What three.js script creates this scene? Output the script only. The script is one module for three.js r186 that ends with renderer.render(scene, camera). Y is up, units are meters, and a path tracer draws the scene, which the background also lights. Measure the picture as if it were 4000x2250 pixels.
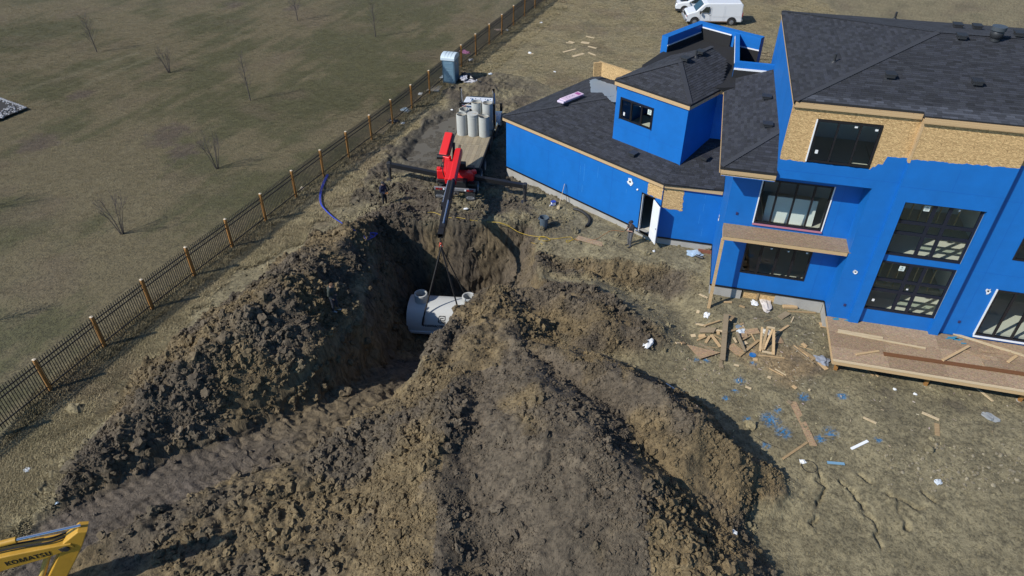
import * as THREE from 'three';
import { mergeGeometries, mergeVertices } from 'three/addons/utils/BufferGeometryUtils.js';
import { RoundedBoxGeometry } from 'three/addons/geometries/RoundedBoxGeometry.js';
import { ImprovedNoise } from 'three/addons/math/ImprovedNoise.js';
import { MarchingCubes } from 'three/addons/objects/MarchingCubes.js';
import { Sky } from 'three/addons/objects/Sky.js';
import { FontLoader } from 'three/addons/loaders/FontLoader.js';
import { TextGeometry } from 'three/addons/geometries/TextGeometry.js';

// ---------- camera, sky, sun, exposure ----------
const R = Math.PI / 180;
const scene = new THREE.Scene();
const camera = new THREE.PerspectiveCamera(44.16, 1024 / 576, 0.5, 3000);
camera.position.set(0, 23, 0);
camera.rotation.set(-38 * R, 0, 0);
scene.add(camera);

const sunDir = new THREE.Vector3(-0.665, 0.652, 0.365).normalize();
const sky = new Sky(); sky.name = 'sky'; sky.scale.setScalar(2500); sky.userData.kind = 'structure';
Object.assign(sky.material.uniforms.turbidity, { value: 3 });
Object.assign(sky.material.uniforms.rayleigh, { value: 1.6 });
Object.assign(sky.material.uniforms.mieCoefficient, { value: 0.004 });
sky.material.uniforms.sunPosition.value.copy(sunDir);
scene.add(sky);
scene.environmentIntensity = 0.085;
const sun = new THREE.DirectionalLight(new THREE.Color(1, 0.95, 0.87), 3.3);
sun.name = 'sun'; sun.position.copy(sunDir).multiplyScalar(150).add(new THREE.Vector3(0, 0, -40)); sun.target.position.set(0, 0, -40);
sun.castShadow = true; sun.shadow.mapSize.set(4096, 4096); sun.shadow.radius = 1;
Object.assign(sun.shadow.camera, { left: -80, right: 80, top: 80, bottom: -80, near: 1, far: 400 });
scene.add(sun, sun.target);
const renderer = new THREE.WebGLRenderer({ antialias: true });
renderer.toneMapping = THREE.LinearToneMapping;
renderer.toneMappingExposure = 1.5;
renderer.shadowMap.enabled = true;

// ---------- helpers ----------
let seed = 20240;
const rnd = () => { seed = (seed + 0x6D2B79F5) | 0; let t = Math.imul(seed ^ (seed >>> 15), 1 | seed); t = (t + Math.imul(t ^ (t >>> 7), 61 | t)) ^ t; return ((t ^ (t >>> 14)) >>> 0) / 4294967296; };
const rr = (a, b) => a + (b - a) * rnd();
const pick = (a) => a[Math.floor(rnd() * a.length)];
const clamp = (v, a = 0, b = 1) => Math.min(b, Math.max(a, v));
const ss = (a, b, v) => { const t = clamp((v - a) / (b - a)); return t * t * (3 - 2 * t); };
const mix = (a, b, t) => a + (b - a) * t;
const IN = new ImprovedNoise();
const nz = (x, y, z = 0) => IN.noise(x + 113.7, y + 57.3, z + 31.1);
const fbm = (x, y, o = 4, z = 0) => { let s = 0, a = 0.5; for (let i = 0; i < o; i++) { s += a * nz(x, y, z + i * 7.1); x *= 2.03; y *= 2.03; a *= 0.5; } return s; };
const V = (x, y, z) => new THREE.Vector3(x, y, z);
const lin = (r, g, b) => new THREE.Color().setRGB(r, g, b);
// a point of the place read off the survey picture (4000 x 2250): the ground point at height h on that line of sight
const FPX = 2773, SP = Math.sin(38 * R), CP = Math.cos(38 * R);
const D = (px, py, h = 0) => { const a = (px - 2000) / FPX, b = (py - 1125) / FPX, dy = -SP - b * CP, dz = -CP + b * SP, t = (h - 23) / dy; return V(a * t, h, dz * t); };

const used = {};
const numbered = (n) => { used[n] = (used[n] ?? -1) + 1; return used[n] ? n + '_' + String(used[n]).padStart(3, '0') : n; };
function mesh(name, geo, mat, parent) { const m = new THREE.Mesh(Array.isArray(geo) ? merge(geo) : geo, mat); m.name = name; m.castShadow = m.receiveShadow = true; parent.add(m); return m; }
function tag(o, label, category, group) { o.userData.label = label; o.userData.category = category; if (group) o.userData.group = group; return o; }
function thing(name, label, category, pos = [0, 0, 0], turn = 0, group) { const g = new THREE.Group(); g.name = numbered(name); g.position.set(...pos); g.rotation.y = turn; scene.add(g); return tag(g, label, category, group); }
function solo(name, geo, mat, label, category, group) { const m = mesh(numbered(name), geo, mat, scene); return tag(m, label, category, group); }
function structure(name, geo, mat) { const m = mesh(name, geo, mat, scene); m.userData.kind = 'structure'; return m; }
function norm(g) { let n = g.index ? g.toNonIndexed() : g; for (const k of Object.keys(n.attributes)) if (!['position', 'normal', 'uv'].includes(k)) n.deleteAttribute(k); if (!n.attributes.uv) n.setAttribute('uv', new THREE.BufferAttribute(new Float32Array(n.attributes.position.count * 2), 2)); if (!n.attributes.normal) n.computeVertexNormals(); n.morphAttributes = {}; return n; }
function merge(list) { return list.length === 1 ? list[0] : mergeGeometries(list.map(norm)); }
const E3 = new THREE.Euler(), M4 = () => new THREE.Matrix4();
function put(g, x = 0, y = 0, z = 0, ry = 0, rx = 0, rz = 0) { g.applyMatrix4(M4().makeRotationFromEuler(E3.set(rx, ry, rz, 'YXZ')).setPosition(x, y, z)); return g; }
const box = (w, h, d, x = 0, y = 0, z = 0, ry = 0, rx = 0, rz = 0) => put(new THREE.BoxGeometry(w, h, d), x, y, z, ry, rx, rz);
const rbox = (w, h, d, x = 0, y = 0, z = 0, r = 0.02, ry = 0, rx = 0, rz = 0, seg = 2) => put(new RoundedBoxGeometry(w, h, d, seg, Math.min(r, w / 2.01, h / 2.01, d / 2.01)), x, y, z, ry, rx, rz);
function along(g, a, b, upv = V(0, 1, 0)) { // a geometry made along +z, put from a to b
  const f = b.clone().sub(a).normalize(); let u = upv; if (Math.abs(f.dot(u)) > 0.99) u = V(1, 0, 0);
  const x = u.clone().cross(f).normalize(), y = f.clone().cross(x); g.applyMatrix4(M4().makeBasis(x, y, f).setPosition(a.clone().add(b).multiplyScalar(0.5))); return g;
}
const beam = (a, b, w, h, upv) => along(new THREE.BoxGeometry(w, h, a.distanceTo(b)), a, b, upv);
const rbeam = (a, b, w, h, r = 0.02, upv) => along(new RoundedBoxGeometry(w, h, a.distanceTo(b), 2, Math.min(r, w / 2.1, h / 2.1)), a, b, upv);
const rod = (a, b, r0, r1 = r0, seg = 8, open = false) => along(put(new THREE.CylinderGeometry(r1, r0, a.distanceTo(b), seg, 1, open), 0, 0, 0, 0, Math.PI / 2), a, b);
const cyl = (r0, r1, h, x = 0, y = 0, z = 0, seg = 20, open = false) => put(new THREE.CylinderGeometry(r1, r0, h, seg, 1, open), x, y + h / 2, z);
const tube = (pts, r, seg = 40, rs = 6) => new THREE.TubeGeometry(new THREE.CatmullRomCurve3(pts.map((p) => p.isVector3 ? p : V(...p))), seg, r, rs);
const lathe = (pts, seg = 24) => new THREE.LatheGeometry(pts.map(([x, y]) => new THREE.Vector2(x, y)), seg);
const shapeOf = (pts, holes = []) => { const s = new THREE.Shape(pts.map(([x, y]) => new THREE.Vector2(x, y))); for (const h of holes) s.holes.push(new THREE.Path(h.map(([x, y]) => new THREE.Vector2(x, y)))); return s; };
const slab = (pts, depth, holes = [], bevel = 0) => new THREE.ExtrudeGeometry(shapeOf(pts, holes), bevel ? { depth: depth - 2 * bevel, bevelEnabled: true, bevelSize: bevel, bevelThickness: bevel, bevelSegments: 2, curveSegments: 6 } : { depth, bevelEnabled: false });
function metreUV(g, s = 1, ox = 0, oy = 0) { // texture coordinates in metres from the side each face points to
  if (g.index) g = g.toNonIndexed(); g.computeVertexNormals(); const p = g.attributes.position, n = g.attributes.normal, uv = new Float32Array(p.count * 2);
  for (let i = 0; i < p.count; i++) { const ax = Math.abs(n.getX(i)), ay = Math.abs(n.getY(i)), az = Math.abs(n.getZ(i)), x = p.getX(i), y = p.getY(i), z = p.getZ(i);
    const [u, v] = ay > ax && ay > az ? [x, z] : ax > az ? [z, y] : [x, y]; uv[2 * i] = u * s + ox; uv[2 * i + 1] = v * s + oy; }
  g.setAttribute('uv', new THREE.BufferAttribute(uv, 2)); return g;
}
function flip(g) { const i = g.index ? g.index.array : null; if (i) { for (let k = 0; k < i.length; k += 3) { const t = i[k]; i[k] = i[k + 1]; i[k + 1] = t; } return g; }
  for (const n of Object.keys(g.attributes)) { const a = g.attributes[n], z = a.itemSize; for (let k = 0; k < a.count; k += 3) for (let c = 0; c < z; c++) { const t = a.array[k * z + c]; a.array[k * z + c] = a.array[(k + 1) * z + c]; a.array[(k + 1) * z + c] = t; } } return g; }

// ---------- textures and materials ----------
function dataTex(n, f, srgb = true, rep = 1) {
  const d = new Uint8Array(n * n * 4);
  for (let y = 0; y < n; y++) for (let x = 0; x < n; x++) { const c = f(x / n, y / n), k = (y * n + x) * 4; if (typeof c === 'number') d[k] = d[k + 1] = d[k + 2] = clamp(c) * 255; else { d[k] = clamp(c[0]) * 255; d[k + 1] = clamp(c[1]) * 255; d[k + 2] = clamp(c[2]) * 255; } d[k + 3] = 255; }
  const t = new THREE.DataTexture(d, n, n); t.wrapS = t.wrapT = THREE.RepeatWrapping; t.magFilter = THREE.LinearFilter; t.minFilter = THREE.LinearMipmapLinearFilter; t.generateMipmaps = true; if (srgb) t.colorSpace = THREE.SRGBColorSpace; t.repeat.set(rep, rep); t.needsUpdate = true; return t;
}
function tileNoise(n, cells, s) { // periodic value noise on an n x n grid
  let q = s * 7919 + 13; const h = () => { q = (Math.imul(q, 1664525) + 1013904223) | 0; return (q >>> 0) / 4294967296; };
  const g = Float32Array.from({ length: cells * cells }, h), o = new Float32Array(n * n);
  for (let y = 0; y < n; y++) for (let x = 0; x < n; x++) { const u = x / n * cells, v = y / n * cells, i = Math.floor(u), j = Math.floor(v); let a = u - i, b = v - j; a = a * a * (3 - 2 * a); b = b * b * (3 - 2 * b); const I = (i + 1) % cells, J = (j + 1) % cells;
    o[y * n + x] = mix(mix(g[j * cells + i], g[j * cells + I], a), mix(g[J * cells + i], g[J * cells + I], a), b); }
  return o;
}
function tileFbm(n, base, oct, s, gain = 0.55) { const o = new Float32Array(n * n); let a = 1, t = 0; for (let k = 0; k < oct; k++) { const g = tileNoise(n, base << k, s + k * 17); for (let i = 0; i < o.length; i++) o[i] += a * g[i]; t += a; a *= gain; } for (let i = 0; i < o.length; i++) o[i] /= t; return o; }
const fieldTex = (n, arr, f, srgb = true) => dataTex(n, (u, v) => f(arr[Math.min(n - 1, Math.floor(v * n)) * n + Math.min(n - 1, Math.floor(u * n))], u, v), srgb);
function std(c, rough = 0.8, o = {}) { return new THREE.MeshStandardMaterial({ color: Array.isArray(c) ? lin(...c) : c, roughness: rough, ...o }); }

const soilF = tileFbm(1024, 32, 5, 3, 0.8);
const soilMap = fieldTex(1024, soilF, (v) => { const k = 0.55 + (v - 0.5) * 1.1; return [clamp(k + 0.37), clamp(k + 0.368), clamp(k + 0.362)]; });
const soilBump = fieldTex(1024, soilF, (v) => clamp(0.5 + (v - 0.5) * 2.2), false);
const mottF = tileFbm(512, 4, 6, 9, 0.6);
const mottMap = fieldTex(512, mottF, (v) => 0.94 + (v - 0.5) * 0.13);
const mottBump = fieldTex(512, mottF, (v) => v, false);
function canvasTex(w, h, draw, srgb = true) { const c = document.createElement('canvas'); c.width = w; c.height = h; draw(c.getContext('2d'), w, h); const t = new THREE.CanvasTexture(c); t.wrapS = t.wrapT = THREE.RepeatWrapping; if (srgb) t.colorSpace = THREE.SRGBColorSpace; t.anisotropy = 8; return t; }
function osbTex(base, vary, n = 5200, weather = 0) { // 1.2 m of strand board
  return canvasTex(1024, 1024, (c, w) => {
    c.fillStyle = `rgb(${base})`; c.fillRect(0, 0, w, w);
    for (let i = 0; i < n; i++) { const x = rnd() * w, y = rnd() * w, l = rr(28, 95), t = rr(5, 17), a = rr(-0.75, 0.75), k = rr(-vary, vary) + (rnd() < 0.06 ? -vary * 1.3 : 0) + (rnd() < 0.05 ? vary : 0);
      c.fillStyle = `rgb(${base.map((b, j) => Math.round(clamp(b + k * [1, 0.9, 0.72][j] + weather * rr(-9, 9), 0, 255))).join(',')})`;
      for (const dx of [0, -w, w]) for (const dy of [0, -w, w]) { if (x + dx < -100 || x + dx > w + 100 || y + dy < -100 || y + dy > w + 100) continue; c.save(); c.translate(x + dx, y + dy); c.rotate(a); c.fillRect(-l / 2, -t / 2, l, t); c.restore(); } }
  });
}
const osbMapT = osbTex([196, 162, 112], 40); osbMapT.repeat.set(1 / 1.2, 1 / 1.2);
const osbGrey = osbTex([160, 136, 108], 26, 5200, 1); osbGrey.repeat.set(1 / 1.2, 1 / 1.2);
const woodMapT = canvasTex(512, 512, (c, w) => { c.fillStyle = 'rgb(222,208,180)'; c.fillRect(0, 0, w, w); for (let i = 0; i < 420; i++) { const y = rnd() * w; c.strokeStyle = `rgba(${pick(['120,92,58', '160,132,95', '240,226,200', '95,72,48'])},${rr(0.05, 0.3)})`; c.lineWidth = rr(0.6, 3); c.beginPath(); c.moveTo(0, y); c.bezierCurveTo(w / 3, y + rr(-8, 8), 2 * w / 3, y + rr(-8, 8), w, y); c.stroke(); } for (let i = 0; i < 9; i++) { c.fillStyle = 'rgba(90,52,20,.65)'; c.beginPath(); c.ellipse(rnd() * w, rnd() * w, rr(4, 9), rr(3, 6), 0, 0, 7); c.fill(); } });
woodMapT.repeat.set(0.8, 0.8);
const scuffMap = canvasTex(1024, 1024, (c, w) => { c.fillStyle = 'rgb(238,238,240)'; c.fillRect(0, 0, w, w); const im = c.getImageData(0, 0, w, w), d = im.data; for (let y = 0; y < w; y++) for (let x = 0; x < w; x++) { const v = mottF[(y >> 1) * 512 + (x >> 1)], s = ((Math.imul(x * 7919 + y * 104729, 2654435761) >>> 16) & 255) / 255, k = (y * w + x) * 4, q = 236 + (v - 0.5) * 26 + (s - 0.5) * 10; d[k] = d[k + 1] = d[k + 2] = q; } c.putImageData(im, 0, 0); for (let i = 0; i < 46; i++) { c.strokeStyle = `rgba(${pick(['255,255,255', '205,205,212'])},${rr(0.25, 0.7)})`; c.lineWidth = rr(1, 2.5); const x = rnd() * w, y = rnd() * w, a = rnd() < 0.6 ? Math.PI / 2 : rr(-0.3, 0.3), l = rr(20, 130); c.beginPath(); c.moveTo(x, y); c.lineTo(x + Math.cos(a) * l, y + Math.sin(a) * l); c.stroke(); } });
const MT = {
  blue: std([0.003, 0.155, 0.53], 0.55, { map: scuffMap, bumpMap: mottBump, bumpScale: 0.004 }),
  black: std([0.007, 0.007, 0.008], 0.5), blackRough: std([0.016, 0.015, 0.015], 0.85),
  frame: std([0.012, 0.012, 0.015], 0.35), trim: std([0.03, 0.03, 0.1], 0.45),
  osb: std([0.86, 0.86, 0.86], 0.8, { map: osbMapT }), ply: std([0.72, 0.72, 0.74], 0.85, { map: osbGrey }),
  pine: std([0.8, 0.74, 0.64], 0.75, { map: woodMapT }), pineDark: std([0.5, 0.41, 0.3], 0.8, { map: woodMapT }), pineGrey: std([0.36, 0.33, 0.29], 0.85, { map: woodMapT }),
  fascia: std([0.74, 0.6, 0.44], 0.75, { map: woodMapT }), postWood: std([0.5, 0.28, 0.1], 0.8, { map: woodMapT }),
  rustWood: std([0.23, 0.11, 0.05], 0.85, { map: woodMapT }),
  concrete: std([0.4, 0.385, 0.35], 0.85, { map: mottMap, bumpMap: mottBump, bumpScale: 0.006 }),
  tank: std([0.46, 0.47, 0.455], 0.8, { map: mottMap, bumpMap: mottBump, bumpScale: 0.005 }), pipe: std([0.47, 0.47, 0.43], 0.8, { map: mottMap }),
  red: std([0.62, 0.014, 0.016], 0.35), yellow: std([0.55, 0.3, 0.03], 0.5, { map: mottMap }), steel: std([0.55, 0.56, 0.58], 0.25, { metalness: 1 }), chrome: std([0.7, 0.7, 0.72], 0.12, { metalness: 1 }),
  white: std([0.75, 0.76, 0.77], 0.4), whitePaint: new THREE.MeshPhysicalMaterial({ color: lin(0.72, 0.73, 0.74), roughness: 0.35, clearcoat: 0.8, clearcoatRoughness: 0.1 }),
  paper: std([0.7, 0.71, 0.7], 0.7, { side: THREE.DoubleSide }), rubber: std([0.02, 0.02, 0.02], 0.85), darkPlastic: std([0.025, 0.026, 0.028], 0.5),
  glass: new THREE.MeshPhysicalMaterial({ color: lin(0.88, 0.93, 0.9), roughness: 0.02, transmission: 1, thickness: 0, ior: 1.5 }),
  autoGlass: new THREE.MeshPhysicalMaterial({ color: lin(0.02, 0.03, 0.03), roughness: 0.05, clearcoat: 1 }),
  drywall: std([0.72, 0.73, 0.7], 0.9), subfloor: std([0.55, 0.53, 0.46], 0.85), pink: std([0.6, 0.16, 0.36], 0.8), toilet: std([0.115, 0.2, 0.27], 0.45), toiletRoof: std([0.5, 0.58, 0.62], 0.45),
};

// ---------- terrain ----------
const FENCE0 = [-19.29, -24.8], FDIR = (() => { const l = Math.hypot(4.58, -11.17); return [4.58 / l, -11.17 / l]; })();
const fenceSide = (x, z) => (x - FENCE0[0]) * -FDIR[1] + (z - FENCE0[1]) * FDIR[0]; // > 0 on the building side
const CTRL = [[-30, -20, 0], [-20, -40, 0], [-15, -60, 0], [-10, -80, 0], [-14, -26, 0.02], [-12, -36, -0.08], [-7.6, -38.5, -0.15], [-3, -42, -0.36], [-2.5, -49, -0.34], [1.5, -38.5, -0.28], [-0.5, -43, -0.38], [3.5, -37.5, -0.1], [6.5, -33.6, 0], [9, -33, -0.04], [4, -35.5, 0],
  [11, -31.5, -0.1], [10.5, -28.5, -0.22], [13, -26.5, -0.22], [16, -25.2, -0.5], [22, -22.8, -0.5], [19, -24, -0.5], [9, -25, -0.4], [14, -21, -0.42], [22, -19, -0.35], [20, -14, -0.45], [12, -14, -0.45], [6, -27, -0.35], [2, -29, -0.5], [0, -12, -0.4], [-10, -14, -0.25], [-16, -13, -0.1], [30, -12, -0.4], [20, -70, -0.1], [0, -62, -0.1], [40, -60, 0], [3, -31, -0.45], [7, -29.5, -0.45]];
function base(x, z) { let s = 0, w = 0; for (const c of CTRL) { const d2 = (x - c[0]) ** 2 + (z - c[1]) ** 2, k = 1 / (d2 * d2 + 4); s += k * c[2]; w += k; } return s / w; }
const baseGrid = (() => { const x0 = -40, z0 = -90, st = 1, nx = 101, nzz = 91, a = new Float32Array(nx * nzz); for (let j = 0; j < nzz; j++) for (let i = 0; i < nx; i++) a[j * nx + i] = base(x0 + i * st, z0 + j * st);
  return (x, z) => { const u = clamp((x - x0) / st, 0, nx - 1.001), v = clamp((z - z0) / st, 0, nzz - 1.001), i = Math.floor(u), j = Math.floor(v); return mix(mix(a[j * nx + i], a[j * nx + i + 1], u - i), mix(a[(j + 1) * nx + i], a[(j + 1) * nx + i + 1], u - i), v - j); }; })();
// nearest point on a polyline of [x, z, value]: signed distance (left negative) and the value there
function poly(P, x, z) { let bd = 1e9, bv = 0, bs = 1, be = 0; for (let i = 0; i + 1 < P.length; i++) { const a = P[i], b = P[i + 1], dx = b[0] - a[0], dz = b[1] - a[1], l2 = dx * dx + dz * dz, t0 = ((x - a[0]) * dx + (z - a[1]) * dz) / l2, t = clamp(t0), px = a[0] + dx * t - x, pz = a[1] + dz * t - z, d = px * px + pz * pz; if (d < bd) { bd = d; bv = a[2] + (b[2] - a[2]) * t; bs = dx * (z - a[1]) - dz * (x - a[0]) > 0 ? 1 : -1; } } return [Math.sqrt(bd) * bs, bv]; }
// crests run away from the camera towards it, so that side +1 is ... the sign is tested by east() below
const CREST_W = [[-6.9, -36.6, 0.3], [-8.3, -34.6, 0.7], [-9.5, -32.2, 1.2], [-10.4, -29.9, 1.55], [-10.6, -27.3, 2.05], [-11.2, -25.9, 2.25], [-12.4, -24.1, 2.1], [-13.6, -22.6, 1.75], [-14.6, -21, 1.35], [-15.3, -19.5, 1.0], [-16.2, -18.0, 0.6], [-16.6, -16.2, 0.3]];
const CREST_C = [[0.6, -32.6, 0.0], [-0.2, -29.6, 0.35], [-1.0, -26.4, 0.9], [-1.8, -23.2, 1.3], [-2.4, -20.2, 1.55], [-2.8, -17.1, 1.65], [-2.8, -14.6, 1.5], [-2.7, -11, 1.2]];
const CREST_A = [[-0.3, -25.4, 1.0], [0.7, -21.6, 1.9], [1.6, -18.9, 2.6], [2.7, -17.1, 2.85], [3.7, -15.5, 2.65], [4.8, -14.1, 2.2], [6.0, -12.8, 1.7], [7, -10, 1.2]];
const CREST_B = [[0.2, -23.9, 1.3], [1.2, -23.4, 1.55], [3.6, -21.9, 1.95], [5.9, -19.8, 2.35], [7.2, -18.4, 2.25], [8.4, -17.7, 1.6], [9.4, -17.6, 0.5]];
const CREST_D = [[0.9, -29.6, 0.1], [2.6, -28.2, 0.45], [4.4, -26.4, 0.55], [6.0, -25.6, 0.25]];
const TRENCH = [[-3.6, -32, -4.9], [-4.9, -29.5, -4.65], [-5.7, -26.6, -3.4], [-7.0, -23.6, -2.0], [-9.2, -20.7, -1.15], [-11.3, -19.1, -0.75], [-14.1, -17.1, -0.4], [-18, -13.6, -0.1]];
const CREST_S = [[0.1, -31.2, 0.0], [-0.6, -30, 0.1], [-1.35, -28.6, 0.35], [-1.95, -27.5, 0.6], [-2.8, -25.7, 0.85], [-3.4, -24.1, 0.85], [-3.6, -22.8, 0.75]];
const SCARP = [[-0.6, -33.6, 0], [0.5, -33.2, 0], [2.6, -32.7, 0], [4.7, -32.4, 0], [7.8, -31.8, 0], [10.4, -30.9, 0]];
const SCARP_SIDE = -1;
const smax = (a, b, k) => { const h = clamp(0.5 + 0.5 * (a - b) / k); return b + (a - b) * h + k * h * (1 - h); };
const smin = (a, b, k) => -smax(-a, -b, k);
const soft = (d, r) => Math.sqrt(d * d + r * r) - r;
function ridge(P, x, z, sw, se, r) { const [d, v] = poly(P, x, z); return v - soft(d, r) * (d > 0 ? sw : se); }
function landform(x, z) { // large shapes, no roughness; returns [height, pile amount, cut amount]
  let b = baseGrid(x, z), h = b, scarp = 0;
  if (x > -24 && x < 16 && z > -44 && z < 2) {
    const wob = fbm(x * 0.45, z * 0.45, 3, 2) * 1.1, wx = x + wob, wz = z + fbm(x * 0.45, z * 0.45, 3, 19) * 1.1;
    if (x > -2 && x < 12 && z > -36 && z < -22) { const [sd] = poly(SCARP, x + wob * 0.25, z + fbm(x * 0.9, z * 0.9, 3, 25) * 0.7), q = -sd * SCARP_SIDE; scarp = ss(-0.15, 0.35, q) * ss(1.9, 1.0, q) * ss(10.6, 9, x) * ss(-1.5, 0.5, x); h -= 0.85 * ss(-0.05, 1.0, q) * ss(7.5, 2.5, q) * ss(10.4, 8.4, x) * ss(-2, 0, x); }
    let p = -9;
    p = smax(p, ridge(CREST_W, wx, wz, 0.56, 0.9, 0.5), 0.3);
    p = smax(p, ridge(CREST_C, wx, wz, 0.72, 0.42, 0.35), 0.3);
    p = smax(p, ridge(CREST_A, wx, wz, 0.42, 0.66, 0.45), 0.3);
    p = smax(p, ridge(CREST_B, wx, wz, 0.62, 1.0, 0.25), 0.25);
    p = smax(p, ridge(CREST_D, wx, wz, 0.4, 0.4, 0.5), 0.3);
    p = smax(p, ridge(CREST_S, wx, wz, 1.6, 0.5, 0.3), 0.25);
    h = smax(h, p, 0.35);
    const up = h;
    const [td, tf] = poly(TRENCH, wx * 0.6 + x * 0.4, wz * 0.6 + z * 0.4), wall = Math.max(0, Math.abs(td) - 1.25);
    h = smin(h, tf + wall * (td > 0 ? mix(mix(2.4, 3.4, ss(-30, -27, z)), 1.1, ss(-25.5, -20.5, z)) : mix(2.7, 0.95, ss(-25.5, -21, z))), 0.35);
    const ca = Math.cos(0.06), sa = Math.sin(0.06), qx = (x + wob * 0.35 + 3.1) * ca - (z + 32.4) * sa, qz = (x + 3.1) * sa + (z + wob * 0.35 + 32.4) * ca, dx = Math.abs(qx) - 2.7, dz = Math.abs(qz) - 2.75, bd = Math.hypot(Math.max(dx, 0), Math.max(dz, 0)) + Math.min(Math.max(dx, dz), 0);
    h = smin(h, -4.95 + Math.max(0, bd) * mix(5.5, qx > 0 ? 2.4 : 2.5, ss(-0.6, 0.9, dx - dz) * ss(0, 1, Math.abs(qx))), 0.25);
    return [h, Math.max(scarp, ss(0.06, 0.4, up - b)), ss(0.1, 0.6, up - h), td];
  }
  return [h, 0, 0, 99];
}
const DIRT = [[-18.8, -6], [-17.7, -17.6], [-17, -21.9], [-16.5, -25.5], [-15.6, -30.3], [-13.4, -32.8], [-11.4, -36], [-10.2, -40], [-9.0, -44.5], [-7.6, -49], [-6.0, -54], [-4.6, -57.8], [-1, -60], [3, -57.5], [5, -55], [9, -58], [17, -62.5], [30, -56], [60, -50], [60, -6]];
function dirtDist(x, z) { let d = 1e9, inside = false; for (let i = 0, j = DIRT.length - 1; i < DIRT.length; j = i++) { const a = DIRT[i], b = DIRT[j], dx = b[0] - a[0], dz = b[1] - a[1], t = clamp(((x - a[0]) * dx + (z - a[1]) * dz) / (dx * dx + dz * dz)); d = Math.min(d, (a[0] + dx * t - x) ** 2 + (a[1] + dz * t - z) ** 2); if ((a[1] > z) !== (b[1] > z) && x < dx * (z - a[1]) / dz + a[0]) inside = !inside; } return Math.sqrt(d) * (inside ? 1 : -1); }
const RUTS = [[-1.2, -46], [2.5, -51.5], [9, -55], [17, -59.5], [26, -64]].map(([x, z]) => [x, z, 0]);
const PUDDLE = [-5.3, -48.2];
const puddleR = (x, z) => { const u = (x - PUDDLE[0]) * 0.94 + (z - PUDDLE[1]) * 0.34, v = -(x - PUDDLE[0]) * 0.34 + (z - PUDDLE[1]) * 0.94; return Math.hypot(u / 1.5, v / 4.4) + fbm(x * 0.6, z * 0.6, 3, 5) * 0.5; };
function cells(x, z, s) { // distance to the nearest of scattered points, in cells
  x /= s; z /= s; const i0 = Math.floor(x), j0 = Math.floor(z); let d = 9; for (let j = j0 - 1; j <= j0 + 1; j++) for (let i = i0 - 1; i <= i0 + 1; i++) { let h = Math.imul(i, 374761393) ^ Math.imul(j, 668265263); h = Math.imul(h ^ (h >>> 13), 1274126177); h ^= h >>> 16; const px = i + (h & 1023) / 1023, pz = j + ((h >>> 10) & 1023) / 1023, r = 0.6 + ((h >>> 20) & 255) / 320; d = Math.min(d, Math.hypot(px - x, pz - z) / r); } return d; }
const CRACKS = [[[1185, 830], [1290, 940], [1350, 1030], [1400, 1130], [1428, 1270]], [[1540, 965], [1580, 1050], [1625, 1135]], [[1000, 770], [1060, 850], [1040, 920], [1020, 1020], [990, 1110]], [[1270, 755], [1390, 840], [1500, 930], [1700, 1000]], [[1690, 840], [1765, 945]]].map((l) => { const p = l.map(([px, py]) => { const q = D(2600 + px * 0.5866, 1400 + py * 0.5866, -0.42); return [q.x, q.z, 0]; }), xs = p.map((q) => q[0]), zs = p.map((q) => q[1]); return { p, lo: [Math.min(...xs) - 0.8, Math.min(...zs) - 0.8], hi: [Math.max(...xs) + 0.8, Math.max(...zs) + 0.8] }; });
const PADS = []; // levelled spots where something stands
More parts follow.
